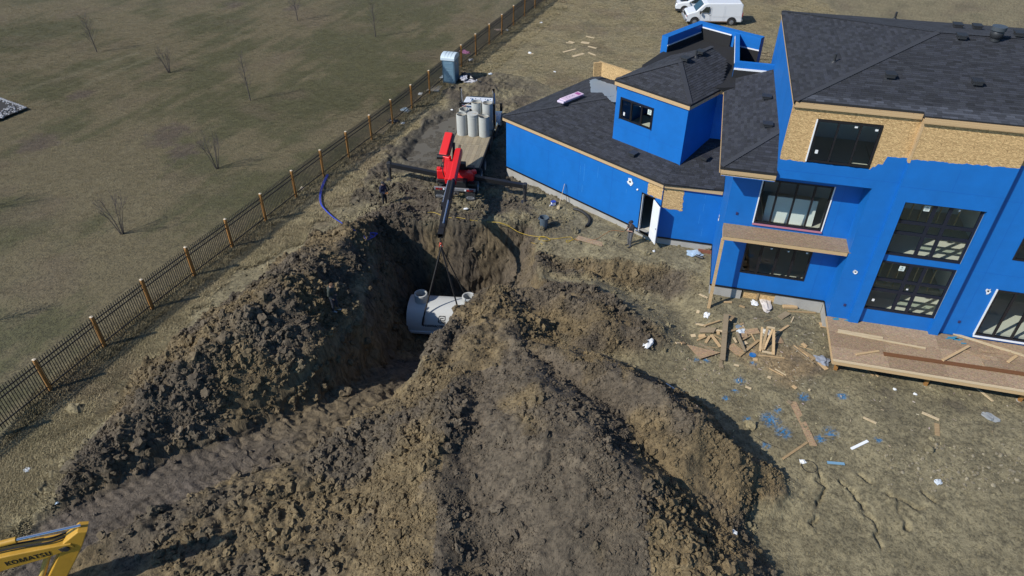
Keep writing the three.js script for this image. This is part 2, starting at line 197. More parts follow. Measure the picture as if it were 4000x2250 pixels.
function heightFull(x, z) {
  let [h, pile, cut, td] = landform(x, z);
  const fs = fenceSide(x, z), dd = (x > -24 && z > -64 && x < 62 ? dirtDist(x, z) : -20) + fbm(x * 0.5, z * 0.5, 3, 8) * 2.2, dirt = ss(-0.25, 0.5, dd);
  const truckZone = dirt * (1 - ss(5, 8.5, Math.hypot((x + 3.4) * 0.8, (z + 45.5) * 0.44)));
  let rough = mix(0.05, 0.16, dirt); rough = Math.max(rough, pile, cut * 0.8, truckZone * 0.72, 0.75 * dirt * ss(-2.2, -4, x) * ss(-25, -22, z));
  const pad = ss(0.8, 0, Math.abs((z + 34.6) * 0.75 + (x - 5) * -0.66)); rough *= 1 - 0.65 * pad * ss(1, 2.5, x) * (1 - pile) * (1 - cut);
  const fine = ss(-3.4, -1.4, x + fbm(x * 0.5, z * 0.5, 3, 55) * 3) * ss(-27, -24, z); rough *= 1 - fine * pile * mix(0.38, 0.62, ss(3, 4.5, x) * ss(-25, -22, z)); // the middle mounds are of finer, smoother soil
  const floor = z > -28 ? ss(1.5, 0.9, Math.abs(td)) : 0; rough *= 1 - 0.86 * floor;
  if (rough > 0.08) {
    const bil = (f, o) => 1 - 2.4 * Math.abs(nz(x * f, z * f, o)), w = 0.55 + 0.9 * ss(-0.25, 0.3, nz(x * 0.35, z * 0.35, 66));
    h += rough * (fbm(x * 0.9, z * 0.9, 2, 1) * 0.36 + w * (bil(1.9, 4) * 0.075 + bil(4.1, 6) * 0.055 + bil(8.3, 9) * 0.03) + nz(x * 15, z * 15, 3) * 0.016);
    if (rough > 0.25) { const m = rough * w, a = 1 - Math.min(1, cells(x, z, 0.62)), b2 = 1 - Math.min(1, cells(x + 9, z + 5, 0.3)); h += m * (0.2 * a * ss(0.0, 0.3, nz(x * 0.8, z * 0.8, 77)) + 0.11 * b2); }
    if (cut > 0.3) h += cut * 0.1 * nz(x * 2.2, z * 2.2, h * 1.6);
  } else h += nz(x * 0.12, z * 0.12, 40) * 0.06 * ss(0.5, 4, Math.abs(fs));
  if (floor > 0) { const q = Math.abs(Math.abs(td) - 0.75); if (q < 0.34) h += floor * 0.03 * Math.sin((z * 0.85 - x * 0.5) * 17) - 0.05 * floor; } // track prints
  h += rough < 0.3 ? 0.01 * nz(x * 5, z * 5, 2) : 0;
  // tyre ruts behind the truck and in the mud
  const [rd] = poly(RUTS, x, z); if (Math.abs(rd) < 2.4) { const q = Math.abs(Math.abs(rd) - 1.05); h += (q < 0.3 ? -0.16 * (1 - q / 0.3) : 0.13 * ss(0.75, 0.35, q)) * ss(-1, 1, dd + 3) + 0.12 * nz(x * 2.4, z * 2.4, 7) * ss(2.4, 1.4, Math.abs(rd)); }
  const pr = puddleR(x, z); h = mix(h, -0.49 + 0.09 * fbm(x * 0.55, z * 0.55, 3, 36) + 0.02 * nz(x * 3, z * 3, 4), ss(1.15, 0.85, pr));
  if (x > 6 && z > -22 && dirt > 0.5) { h += 0.1 * fbm(x * 0.35, z * 0.3, 3, 14) * ss(8, 12, x); for (const c of CRACKS) { if (x < c.lo[0] || x > c.hi[0] || z < c.lo[1] || z > c.hi[1]) continue; const [d] = poly(c.p, x + 0.25 * nz(x * 2.1, z * 2.1, 6), z + 0.2 * nz(x * 2.1, z * 2.1, 16)), q = Math.abs(d), o = ss(-0.35, 0.1, nz(x * 1.3, z * 1.3, 26)); h += o * (0.06 * ss(0.5, 0.1, d > 0 ? q : 9) - 0.16 * ss(0.13, 0.02, q)); } }
  for (const p of PADS) { const d = Math.hypot(x - p[0], z - p[1]); if (d < p[3] * 2) h = mix(h, p[2], ss(p[3] * 2, p[3], d)); }
  return [h, pile, cut, dirt, truckZone, dd, floor];
}
const H = (x, z) => heightFull(x, z)[0];

// colours: [r, g, b] linear albedo of what lies on the ground there
const SPLATS = [[3140, 1550, 0.32], [3290, 1545, 0.3], [3010, 1640, 0.55], [3060, 1690, 0.42], [3205, 1715, 0.3], [3245, 1690, 0.38], [2835, 1558, 0.2], [2890, 1490, 0.3], [2990, 1740, 0.25], [3430, 1720, 0.2], [2870, 1530, 0.2], [2760, 1405, 0.22], [2940, 1425, 0.2], [3040, 1600, 0.25], [2920, 1640, 0.24], [2720, 1404, 0.2]].map(([x, y, r]) => { const p = D(x, y, -0.4); return [p.x, p.z, r]; });
const MOWN = [[[0, 378], [540, 205]], [[330, 330], [590, 222]]].map((l) => l.map(([px, py]) => { const p = D(px, py, 0); return [p.x, p.z]; }));
const WORN = [[145, 555, 1.6], [640, 535, 1.8], [700, 600, 1.4], [320, 365, 1.0], [905, 15, 1.2], [1150, 30, 1.0]].map(([px, py, r]) => { const p = D(px, py, 0); return [p.x, p.z, r]; });
const SAW = D(3050, 1420, -0.35);
function groundColor(x, z, i) {
  const [h, pile, cut, dirt, tz, dd, fl] = i, fs = fenceSide(x, z), n0 = fbm(x * 0.09, z * 0.09, 4, 11), n1 = fbm(x * 0.45, z * 0.45, 3, 12), n2 = nz(x * 2.3, z * 2.3, 13);
  // mown lawn beyond the fence: olive, straw and worn brown patches, streaked along the mowing lines
  const streak = fbm((x * FDIR[0] + z * FDIR[1]) * 0.1, (x * -FDIR[1] + z * FDIR[0]) * 0.9, 2, 21), g = ss(-0.2, 0.2, n0 * 1.3 + streak * 0.6 + n1 * 0.4 + n2 * 0.12), wr = ss(0.05, 0.32, fbm(x * 0.16, z * 0.16, 3, 31) + n1 * 0.2);
  const c = [mix(0.152, 0.092, g), mix(0.124, 0.085, g), mix(0.066, 0.037, g)]; for (let k = 0; k < 3; k++) c[k] = mix(c[k], [0.142, 0.108, 0.066][k], wr * 0.55);
  // mower tracks on the lawn
  if (fs < 0) { for (const [a, b] of MOWN) { const dx = b[0] - a[0], dz = b[1] - a[1], t = clamp(((x - a[0]) * dx + (z - a[1]) * dz) / (dx * dx + dz * dz)), d = Math.hypot(a[0] + dx * t - x, a[1] + dz * t - z); if (d < 0.6) { const m = ss(0.5, 0.1, d + n2 * 0.15) * 0.4; for (let k = 0; k < 3; k++) c[k] = mix(c[k], [0.2, 0.175, 0.105][k], m); } } for (const [px, pz, r] of WORN) { const m = ss(1, 0.3, Math.hypot(x - px, (z - pz) * 0.7) / r + n1 * 1.2 + n2 * 0.5); for (let k = 0; k < 3; k++) c[k] = mix(c[k], [0.105, 0.078, 0.058][k], m * 0.75); } }
  // rough dry grass and bare soil of the building lot
  const lot = ss(-0.6, 0.3, fs); if (lot > 0) { const b = ss(0.0, 0.3, fbm(x * 0.22, z * 0.22, 4, 41) + n2 * 0.12), far = ss(-52, -60, z), cc = [mix(0.225, 0.18, b), mix(0.187, 0.143, b), mix(0.106, 0.086, b)]; const gr = ss(0.02, 0.3, n1 + n2 * 0.3) * 0.5; cc[0] = mix(cc[0], 0.115, gr); cc[1] = mix(cc[1], 0.103, gr); cc[2] = mix(cc[2], 0.055, gr); void far; for (let k = 0; k < 3; k++) c[k] = mix(c[k], cc[k], lot); }
  if (dirt > 0) {
    const y = [0.228, 0.193, 0.112], v = ss(-0.3, 0.3, n1 + n2 * 0.4); for (let k = 0; k < 3; k++) y[k] *= mix(0.8, 1.12, v);
    const tan = [0.172, 0.126, 0.064], grey = [0.113, 0.089, 0.06], t = ss(-0.14, 0.16, fbm(x * 0.3, z * 0.3, 4, 51) + (x < -3.2 ? 0.03 : 0) + (x > 4.5 && z > -24 ? 0.16 : 0) - (x > -2.6 && x < 4.5 && z > -22 ? 0.22 : 0));
    const p = Math.max(pile, cut, ss(-2.2, -4, x) * ss(-25, -22, z) * ss(0.2, 1.2, dd) * 0.95); for (let k = 0; k < 3; k++) y[k] = mix(y[k], mix(grey[k], tan[k], t) * mix(0.85, 1.1, v), p);
    if (fl > 0) for (let k = 0; k < 3; k++) y[k] = mix(y[k], [0.098, 0.081, 0.068][k] * mix(0.85, 1.15, v), fl * 0.8);
    // sandy band where the cut goes through clay
    const band = cut * ss(-0.6, -1.2, h) * ss(-3.6, -2.4, h); for (let k = 0; k < 3; k++) y[k] = mix(y[k], [0.2, 0.15, 0.08][k], band * 0.6);
    const wet = tz * ss(-0.35, 0.2, fbm(x * 0.4, z * 0.4, 3, 61)); for (let k = 0; k < 3; k++) y[k] = mix(y[k], [0.088, 0.07, 0.051][k], wet * 0.9);
    const pr = puddleR(x, z), mud = ss(1.7, 1.0, pr); for (let k = 0; k < 3; k++) y[k] = mix(y[k], [0.095, 0.083, 0.062][k], mud);
    const sw = ss(2.6, 0.6, Math.hypot((x - SAW.x), (z - SAW.z) * 1.6) + n1 * 2.5) * (1 - p); for (let k = 0; k < 3; k++) y[k] = mix(y[k], [0.3, 0.205, 0.105][k], sw * 0.75);
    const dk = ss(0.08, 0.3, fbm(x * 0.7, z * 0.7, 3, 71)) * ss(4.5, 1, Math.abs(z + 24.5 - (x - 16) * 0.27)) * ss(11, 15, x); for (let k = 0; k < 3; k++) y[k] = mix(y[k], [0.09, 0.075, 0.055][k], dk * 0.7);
    for (const s of SPLATS) { const d = Math.hypot(x - s[0], z - s[1]); if (d < s[2] * 1.6) { const m = ss(1.15, 0.2, d / s[2]) * ss(-0.05, 0.25, nz(x * 9, z * 9, 5) + 0.28 * (1 - d / s[2])); for (let k = 0; k < 3; k++) y[k] = mix(y[k], [0.015, 0.19, 0.42][k], m * 0.9); } }
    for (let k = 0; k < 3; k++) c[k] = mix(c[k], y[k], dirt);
  }
  const f = 1 + 0.2 * n2 * (0.45 + 0.5 * Math.max(pile, cut)) + 0.1 * nz(x * 7, z * 7, 15); return c.map((v) => v * f);
}
function lines(from, to, step, lo, hi, grow) { // grid lines: even between from and to, then wider and wider out to lo and hi
  const a = []; for (let v = from; v < to; v += step) a.push(v); let s = step, v = from; const pre = []; while (v > lo) { s = Math.min(s * grow, Math.max(0.42, (from - v) * 0.06)); v -= s; pre.push(v); } s = step; v = a[a.length - 1]; while (v < hi) { s = Math.min(s * grow, Math.max(0.42, (v - to) * 0.06)); v += s; a.push(v); } return pre.reverse().concat(a);
}
function buildGround() {
  const xs = lines(-22.5, 24, 0.066, -700, 700, 1.1), zs = lines(-60, -43.06, 0.13, -1200, -43.06, 1.1).filter((v) => v < -43.03).concat(lines(-43, -10.5, 0.066, -43, 300, 1.1)), nx = xs.length, nn = zs.length;
  const P = new Float32Array(nx * nn * 3), C = new Float32Array(nx * nn * 3), U = new Float32Array(nx * nn * 2), I = new Uint32Array((nx - 1) * (nn - 1) * 6);
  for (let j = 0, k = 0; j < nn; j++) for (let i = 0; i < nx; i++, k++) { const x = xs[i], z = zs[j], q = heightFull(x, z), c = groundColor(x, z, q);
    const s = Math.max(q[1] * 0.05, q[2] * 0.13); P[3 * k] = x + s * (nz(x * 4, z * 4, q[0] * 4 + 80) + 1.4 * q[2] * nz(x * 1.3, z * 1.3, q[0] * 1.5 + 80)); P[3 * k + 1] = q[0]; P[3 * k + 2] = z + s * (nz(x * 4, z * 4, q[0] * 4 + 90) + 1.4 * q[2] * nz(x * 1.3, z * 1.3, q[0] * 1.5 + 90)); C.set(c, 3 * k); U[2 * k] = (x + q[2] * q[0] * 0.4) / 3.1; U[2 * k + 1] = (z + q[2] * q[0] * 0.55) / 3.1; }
  for (let j = 0, k = 0; j < nn - 1; j++) for (let i = 0; i < nx - 1; i++) { const a = j * nx + i, b = a + 1, c = a + nx, d = c + 1; I[k++] = a; I[k++] = c; I[k++] = b; I[k++] = b; I[k++] = c; I[k++] = d; }
  const g = new THREE.BufferGeometry(); g.setAttribute('position', new THREE.BufferAttribute(P, 3)); g.setAttribute('color', new THREE.BufferAttribute(C, 3)); g.setAttribute('uv', new THREE.BufferAttribute(U, 2)); g.setIndex(new THREE.BufferAttribute(I, 1)); g.computeVertexNormals();
  console.log('ground', nx, nn, I.length / 3);
  structure('ground', g, new THREE.MeshStandardMaterial({ vertexColors: true, roughness: 0.95, map: soilMap, bumpMap: soilBump, bumpScale: 0.022 }));
}
buildGround();
{ // muddy standing water beside the truck
  const n = 72, pts = []; for (let i = 0; i < n; i++) { const a = i / n * Math.PI * 2; let r = 0.2; const c = Math.cos(a), s = Math.sin(a); while (r < 7 && puddleR(PUDDLE[0] + c * r, PUDDLE[1] + s * r) < 1.02) r += 0.05; pts.push([PUDDLE[0] + c * r, -(PUDDLE[1] + s * r)]); }
  const g = new THREE.ShapeGeometry(shapeOf(pts)); g.rotateX(-Math.PI / 2); g.translate(0, -0.49, 0);
  structure('puddle', g, new THREE.MeshPhysicalMaterial({ color: lin(0.115, 0.1, 0.07), roughness: 0.3, clearcoat: 0.0, bumpMap: mottBump, bumpScale: 0.002 }));
}
console.log('ground done');

// ---------- the house under construction ----------
// local frame of the house: x along the garden front, y up, z out of that front
const HA = 14.35 * R, HO = [10.3, -29.2];
const house = thing('house', 'three-storey house under construction wrapped in bright blue membrane with charcoal roofs', 'house', [HO[0], 0, HO[1]], -HA);
const hu = [Math.cos(HA), Math.sin(HA)], hn = [-Math.sin(HA), Math.cos(HA)];
const toH = (p) => { const x = p.x - HO[0], z = p.z - HO[1]; return V(x * hu[0] + z * hu[1], p.y, x * hn[0] + z * hn[1]); };
const GA = 29.95 * R, GO = toH(V(-0.37, 0, -41.95)), gM = M4().makeRotationY(-GA).setPosition(GO.x, 0, GO.z), gMi = gM.clone().invert(); // the garage wing, turned 30 degrees
const inG = (g) => g.applyMatrix4(gM), gp = (x, z) => { const p = V(x, 0, z).applyMatrix4(gM); return [p.x, p.z]; };
const camH = toH(V(0, 23, 0));
function sight(px, py) { const a = toH(D(px, py, 0)); return (t) => camH.clone().lerp(a, t); }
function meet(px, py, f) { const s = sight(px, py), a = f(s(0)), b = f(s(1)); return s(a / (a - b)); } // where the line of sight meets f(p) = 0, f linear
const onM = (px, py, d) => meet(px, py, (p) => p.z - d);
const onG = (px, py, d) => meet(px, py, (p) => p.clone().applyMatrix4(gMi).z - d).applyMatrix4(gMi);
const rect = (x0, x1, y0, y1) => [[x0, y0], [x1, y0], [x1, y1], [x0, y1]];
const wallZ = (pts, holes, d, t = 0.2) => metreUV(put(slab(pts, t, holes), 0, 0, d - t), 0.4);           // a wall facing +z, its face at z = d
const wallX = (pts, holes, x, t = 0.2) => metreUV(put(slab(pts.map(([z, y]) => [-z, y]), t, holes), x, 0, 0, Math.PI / 2), 0.4); // spans z,y from x to x + t
function ragged(x0, x1, y, amp, n, fn) { const o = []; for (let i = 0; i <= n; i++) { const x = mix(x0, x1, i / n); o.push([x, (fn ? fn(x) : y) + amp * (nz(x * 3.3, y * 5, 3) + 0.6 * nz(x * 11, y, 8))]); } return o; }
const P = (name, g, m) => mesh(name, g, m, house);
const q2 = (x, y) => [2700 + x * 0.5047, y * 0.5047], q1 = (x, y) => [1900 + x * 0.4831, y * 0.4831];

// openings: [x0, x1, y0, y1]
const W0 = [2.72, 5.24, 8.52, 10.44], W1 = [1.36, 4.42, 4.47, 6.84], W2 = [1.28, 4.38, 1.48, 3.28], WU = [7.05, 10.22, 4.42, 7.22], WL = [7.05, 10.22, 1.24, 4.06], SL = [12.2, 15.4, 0.62, 3.3], WR = [12.12, 14.4, 4.95, 6.9];
const hole = (w) => [[w[0], w[2]], [w[1], w[2]], [w[1], w[3]], [w[0], w[3]]];

// walls of the garden front
P('bay_wall', wallZ(rect(0, 5.64, 0.4, 7.6), [hole(W1), hole(W2)], 0), MT.blue);
P('bay_side_wall', wallX([[-0.2, 0.4], [-0.2, 7.75], [-7.6, 7.75], [-7.6, 0.4]], [], 0.0), MT.blue);
P('bay_return', wallX([[1.158, 0.4], [1.158, 7.6], [-0.2, 7.6], [-0.2, 0.4]], [], 5.64, 0.2), MT.blue);
P('soffit', metreUV(box(3.99, 0.12, 1.15, 3.645, 7.64, 0.58), 0.4), MT.blue);
{ // upper storey: strand board panels above a ragged edge of blue membrane
  const blueTop = (x) => x < 2.6 ? 8.47 : x < 5.3 ? 8.45 : x < 5.5 ? 8.6 : x < 5.75 ? 8.75 : 9.13;
  P('upper_wall', wallZ([[1.65, 7.58], [5.642, 7.58], [5.642, 0.4], [6.62, 0.4], ...ragged(6.62, 1.65, 9, 0.045, 60, blueTop)], [[[2.72, 8.35], [5.24, 8.35], [5.24, 8.52], [2.72, 8.52]].slice(0, 0)].filter((h) => h.length), 1.16, 0.2), MT.blue);
  const o = (x0, x1, y0, y1) => P('board_panel', metreUV(put(slab(rect(x0 + 0.004, x1 - 0.004, y0 + 0.004, y1 - 0.004), 0.18), 0, 0, 1.155 - 0.18), 1), MT.osb);
  o(1.65, 2.7, 8.2, 10.62); o(5.26, 6.62, 8.4, 10.62); o(2.7, 5.26, 10.46, 10.62); o(1.65, 4.1, 10.62, 10.95); o(4.1, 6.62, 10.62, 10.95);
  P('bay_wall', wallZ([[6.62, 0.4], [7.05, 0.4], [7.05, 7.24], [10.22, 7.24], [10.22, 0.4], [10.62, 0.4], ...ragged(10.62, 6.62, 9.2, 0.06, 50, (x) => 9.2 + 0.03 * (x - 6.6))], [], 1.38, 0.24), MT.blue);
  const q = (x0, x1, y0, y1) => P('board_panel', metreUV(put(slab(rect(x0 + 0.004, x1 - 0.004, y0 + 0.004, y1 - 0.004), 0.18), 0, 0, 1.374 - 0.18), 1), MT.osb);
  q(6.62, 8.4, 8.9, 10.1); q(8.4, 10.62, 8.9, 10.1); q(6.62, 7.2, 10.1, 10.95); q(7.2, 9.64, 10.1, 10.95); q(9.64, 10.62, 10.1, 10.95);
  P('corner_board', metreUV(box(0.09, 1.9, 0.235, 6.6, 10.0, 1.27), 1), MT.fascia);
  P('window_wall', wallZ(rect(7.02, 10.25, 0.4, 7.3), [hole(WU), hole(WL)], 1.16, 0.2), MT.blue);
  P('garden_wall', wallZ([[10.62, 0.4], [23.8, 0.4], ...ragged(23.8, 10.62, 9.3, 0.05, 90, () => 9.32)], [hole(SL), hole(WR)], 1.12, 0.2), MT.blue);
  for (const [a, b] of [[10.62, 13.06], [13.06, 15.5], [15.5, 23.8]]) P('board_panel', metreUV(put(slab(rect(a + 0.004, b - 0.004, 9.1, 10.95), 0.18), 0, 0, 1.115 - 0.18), 1), MT.osb);
}
P('side_wall', wallX([[0.96, 7.6], [0.96, 11.06], [-10.8, 11.06], [-10.8, 3.9], [-7.6, 3.9], [-7.6, 7.6]], [], 1.652, 0.2), MT.blue);
P('corner_board', metreUV(box(0.012, 2.3, 0.16, 1.643, 9.85, 1.07), 1), MT.osb);
P('back_wall', wallZ(rect(1.86, 23.6, 0.4, 11.0), [], -10.6, 0.2), MT.blue);
P('far_wall', wallX([[0.9, 0.4], [0.9, 11.0], [-11.1, 11.0], [-11.1, 0.4]], [], 23.6, 0.2), MT.blue);
// floors, partitions and what stands indoors
for (const y of [0.6, 4.1, 7.66]) { P('floor', metreUV(box(17.6, 0.2, 11.6, 14.7, y - 0.1, -5.05), 0.5), MT.subfloor); P('floor', metreUV(box(3.9, 0.2, 10.5, 3.9, y - 0.1, -5.6), 0.5), MT.subfloor); }
P('floor', metreUV(box(1.6, 0.2, 7.1, 1.05, 4.0, -3.8), 0.5), MT.subfloor);
for (const [x0, x1, y0, d] of [[1.9, 23.5, 0.6, -4.6], [1.9, 23.5, 4.1, -3.9], [1.9, 23.5, 7.66, -3.4]]) P('partition', metreUV(box(x1 - x0, 3.3, 0.12, (x0 + x1) / 2, y0 + 1.66, d), 0.5), MT.drywall);
P('partition', metreUV(box(0.12, 6.6, 5, 6.3, 3.9, -2), 0.5), MT.drywall); P('partition', metreUV(box(0.12, 6.6, 5, 11.4, 3.9, -2), 0.5), MT.drywall);
P('drywall_stack', [box(2.3, 1.35, 0.1, 3.0, 4.8, -0.95, 0, -0.08)], MT.drywall);
for (let i = 0; i < 9; i++) P('stud', metreUV(box(0.04, 3.3, 0.09, 7.4 + i * 0.41, 2.27, -1.9), 1), MT.pine);
for (let i = 0; i < 9; i++) P('stud', metreUV(box(0.04, 3.3, 0.09, 7.4 + i * 0.41, 5.76, -2.2), 1), MT.pine);

// windows: frame mesh > panes, mullions, stickers
const stickerTex = canvasTex(128, 128, (c) => { c.fillStyle = '#dfe9e2'; c.fillRect(0, 0, 128, 128); c.strokeStyle = '#2c4a3e'; c.lineWidth = 8; c.beginPath(); c.moveTo(36, 52); c.lineTo(64, 22); c.lineTo(92, 48); c.stroke(); c.beginPath(); c.moveTo(52, 58); c.lineTo(70, 40); c.lineTo(84, 56); c.stroke(); c.fillStyle = '#24443a'; c.font = 'bold 30px sans-serif'; c.textAlign = 'center'; c.fillText('FANCY', 64, 94); c.font = 'bold 13px sans-serif'; c.fillText('WINDOWS', 64, 112); });
const stickerMat = std([0.8, 0.8, 0.8], 0.7, { map: stickerTex });
function windowSet(w, d, xs, ys, { fw = 0.08, bar = 0.07, mat = MT.frame, tr = (g) => g, proud = 0.03, stickers = [], sill } = {}) {
  const [x0, x1, y0, y1] = w, g = [], F = (a, b, c, e) => g.push(box(b - a, e - c, 0.12, (a + b) / 2, (c + e) / 2, d - 0.06 + proud));
  F(x0, x1, y0, y0 + fw); F(x0, x1, y1 - fw, y1); F(x0, x0 + fw, y0 + fw, y1 - fw); F(x1 - fw, x1, y0 + fw, y1 - fw);
  const fr = mesh('window', tr(merge(g)), mat, house), X = [x0 + fw, ...xs, x1 - fw], Y = [y0 + fw, ...ys, y1 - fw];
  for (const x of xs) mesh('mullion', tr(box(bar, y1 - y0 - 2 * fw, 0.09, x, (y0 + y1) / 2, d - 0.05 + proud)), mat, fr);
  for (const y of ys) for (let i = 0; i + 1 < X.length; i++) { const a = X[i] + (i ? bar / 2 : 0), b = X[i + 1] - (i + 2 < X.length ? bar / 2 : 0); mesh('glazing_bar', tr(box(b - a, bar, 0.088, (a + b) / 2, y, d - 0.05 + proud)), mat, fr); }
  for (let i = 0; i + 1 < X.length; i++) for (let j = 0; j + 1 < Y.length; j++) { const a = X[i] + (i ? bar / 2 : 0), b = X[i + 1] - (i + 2 < X.length ? bar / 2 : 0), c = Y[j] + (j ? bar / 2 : 0), e = Y[j + 1] - (j + 2 < Y.length ? bar / 2 : 0);
    const pn = new THREE.PlaneGeometry(b - a, e - c); pn.translate((a + b) / 2, (c + e) / 2, d - 0.07 + proud); mesh('pane', tr(pn), MT.glass, fr); }
  for (const [x, y, sw, sh, plain] of stickers) { const s = new THREE.PlaneGeometry(sw, sh); s.translate(x, y, d - 0.066 + proud); mesh('sticker', tr(s), plain ? MT.paper : stickerMat, fr); }
  if (sill) mesh('sill', tr(box(x1 - x0 + 0.1, 0.06, 0.07, (x0 + x1) / 2, y0 - 0.055, d + 0.06)), sill, fr);
  return fr;
}
const w0 = windowSet(W0, 1.16, [3.58, 4.44], [], { stickers: [[3.02, 8.98, 0.12, 0.17, 1], [4.26, 10.25, 0.12, 0.09, 1], [5.06, 10.2, 0.12, 0.09, 1]] });
mesh('jamb', box(0.05, 1.92, 0.1, 2.69, 9.48, 1.165), MT.white, w0);
const w1 = windowSet(W1, 0, [2.08, 2.88, 3.66], [], { bar: 0.09, sill: std([0.42, 0.16, 0.2], 0.8) });
mesh('jamb', box(0.05, 2.4, 0.06, 1.33, 5.66, 0.02), MT.white, w1); mesh('jamb', box(0.05, 2.4, 0.06, 4.45, 5.66, 0.02), MT.white, w1);
windowSet(W2, 0, [2.06, 2.84, 3.6], [], { bar: 0.13, stickers: [[2.5, 3.08, 0.1, 0.07, 1], [3.3, 3.05, 0.09, 0.07, 1], [4.15, 3.1, 0.1, 0.08, 1]] });
const trimMat = std([0.01, 0.013, 0.024], 0.4);
windowSet(WU, 1.16, [8.34, 8.96], [6.16, 5.6], { bar: 0.15, fw: 0.1, mat: trimMat, stickers: [[8.05, 6.92, 0.24, 0.27, 0], [9.3, 7.0, 0.09, 0.09, 1]] });
windowSet(WL, 1.16, [8.37, 8.98], [3.02, 2.42], { bar: 0.15, fw: 0.1, mat: trimMat, stickers: [[8.05, 3.72, 0.24, 0.27, 0], [8.62, 2.62, 0.09, 0.08, 1], [7.4, 1.75, 0.11, 0.14, 1]] });
const slw = windowSet(SL, 1.12, [12.98, 13.75, 14.6], [], { bar: 0.1, sill: MT.white });
mesh('jamb', box(0.06, 2.7, 0.07, 12.16, 1.97, 1.14), MT.paper, slw);
windowSet(WR, 1.12, [13.2], [], {});
for (const [w, d] of [[WU, 1.16], [WL, 1.16]]) P('jamb_tape', box(0.05, w[3] - w[2], 0.05, w[1] + 0.02, (w[2] + w[3]) / 2, d + 0.028), MT.concrete);

// canopy over the lower bay window, its prop and the deck-side details
P('canopy', [metreUV(box(5.72, 0.03, 1.16, 2.86, 4.2, 0.585), 1)], MT.ply);
P('canopy_rim', metreUV(box(5.6, 0.2, 0.05, 2.8, 4.082, 1.12), 1), MT.fascia);
P('canopy_rim', metreUV(box(0.05, 0.2, 1.0, 0.025, 4.082, 0.58), 1), MT.fascia);
P('canopy_soffit', box(5.5, 0.03, 1.04, 2.82, 4.0, 0.56), MT.blue);
P('prop_post', metreUV(beam(V(0.07, -0.25, 1.12), V(0.04, 3.98, 1.04), 0.1, 0.15, V(1, 0, 0)), 1), MT.fascia);
// black starter strip and grey foundation under the membrane
const strip = (x0, x1, d) => P('starter_strip', box(x1 - x0, 0.09, 0.03, (x0 + x1) / 2, 0.43, d + 0.016), MT.black);
strip(0, 5.6, 0); P('starter_strip', box(0.03, 0.09, 3.7, -0.016, 0.43, -1.85), MT.black); P('starter_strip', box(0.03, 0.09, 1.13, 5.622, 0.43, 0.6), MT.black);
const found = (x0, x1, d) => P('foundation', metreUV(box(x1 - x0, 1.6, 0.22, (x0 + x1) / 2, -0.402, d - 0.14), 0.5), MT.concrete);
found(0.02, 1.62, 0); found(3.3, 5.62, 0); P('foundation', metreUV(box(1.68, 0.35, 0.2, 2.46, -1.0, -0.14), 0.5), MT.concrete);
P('basement_board', metreUV(box(0.72, 0.75, 0.03, 2.05, 0.02, -0.17), 1), MT.osb); P('basement_board', metreUV(box(0.8, 0.75, 0.03, 2.9, 0.02, -0.17), 1), MT.osb); P('basement_post', metreUV(box(0.09, 0.75, 0.09, 2.45, 0.02, -0.12), 1), MT.pineDark);
P('foundation', metreUV(box(0.22, 1.6, 3.6, 0.13, -0.402, -1.95), 0.5), MT.concrete); P('foundation', metreUV(box(0.22, 1.6, 1.1, 5.75, -0.402, 0.5), 0.5), MT.concrete);
P('foundation', metreUV(box(17.9, 1.5, 0.22, 14.7, -0.35, 0.95), 0.5), MT.concrete);

// garage wing
const DR = [10.68, 11.55, 0.36, 2.83];
const jd = -3.8, gc = gp(12, 0);
P('garage_wall', inG(wallZ([[0, 0.4], [10.68, 0.4], [10.68, 2.83], [11.55, 2.83], [11.55, 0.4], [11.97, 0.4], [11.97, 3.8], [0, 3.8]], [], 0)), MT.blue);
P('garage_end_wall', wallZ(rect(gc[0] - 0.02, 0, 0.4, 3.8), [], jd), MT.blue);
P('garage_side_wall', inG(wallX([[-0.2, 0.4], [-0.2, 3.8], [-10.2, 3.8], [-10.2, 0.4]], [], 0)), MT.blue);
P('garage_back_wall', inG(wallZ(rect(0.2, 11, 0.4, 3.8), [], -10.0)), MT.blue);
P('garage_foundation', inG(metreUV(box(11.95, 1.7, 0.24, 5.98, -0.45, -0.15), 0.5)), MT.concrete);
P('garage_foundation', metreUV(box(-gc[0] - 0.05, 1.4, 0.24, gc[0] / 2, -0.3, jd - 0.15), 0.5), MT.concrete);
P('garage_foundation', inG(metreUV(box(0.24, 1.7, 9.8, 0.15, -0.45, -5.2), 0.5)), MT.concrete);
P('starter_strip', inG(box(10.66, 0.09, 0.03, 5.34, 0.41, 0.016)), MT.black); P('starter_strip', box(-gc[0] - 0.1, 0.09, 0.03, gc[0] / 2, 0.41, jd + 0.016), MT.black);
P('garage_floor', inG(box(11.5, 0.2, 9.6, 5.9, 0.25, -5.1)), MT.subfloor);
P('garage_ceiling', inG(box(11.5, 0.05, 9.6, 5.9, 3.7, -5.1)), MT.drywall);
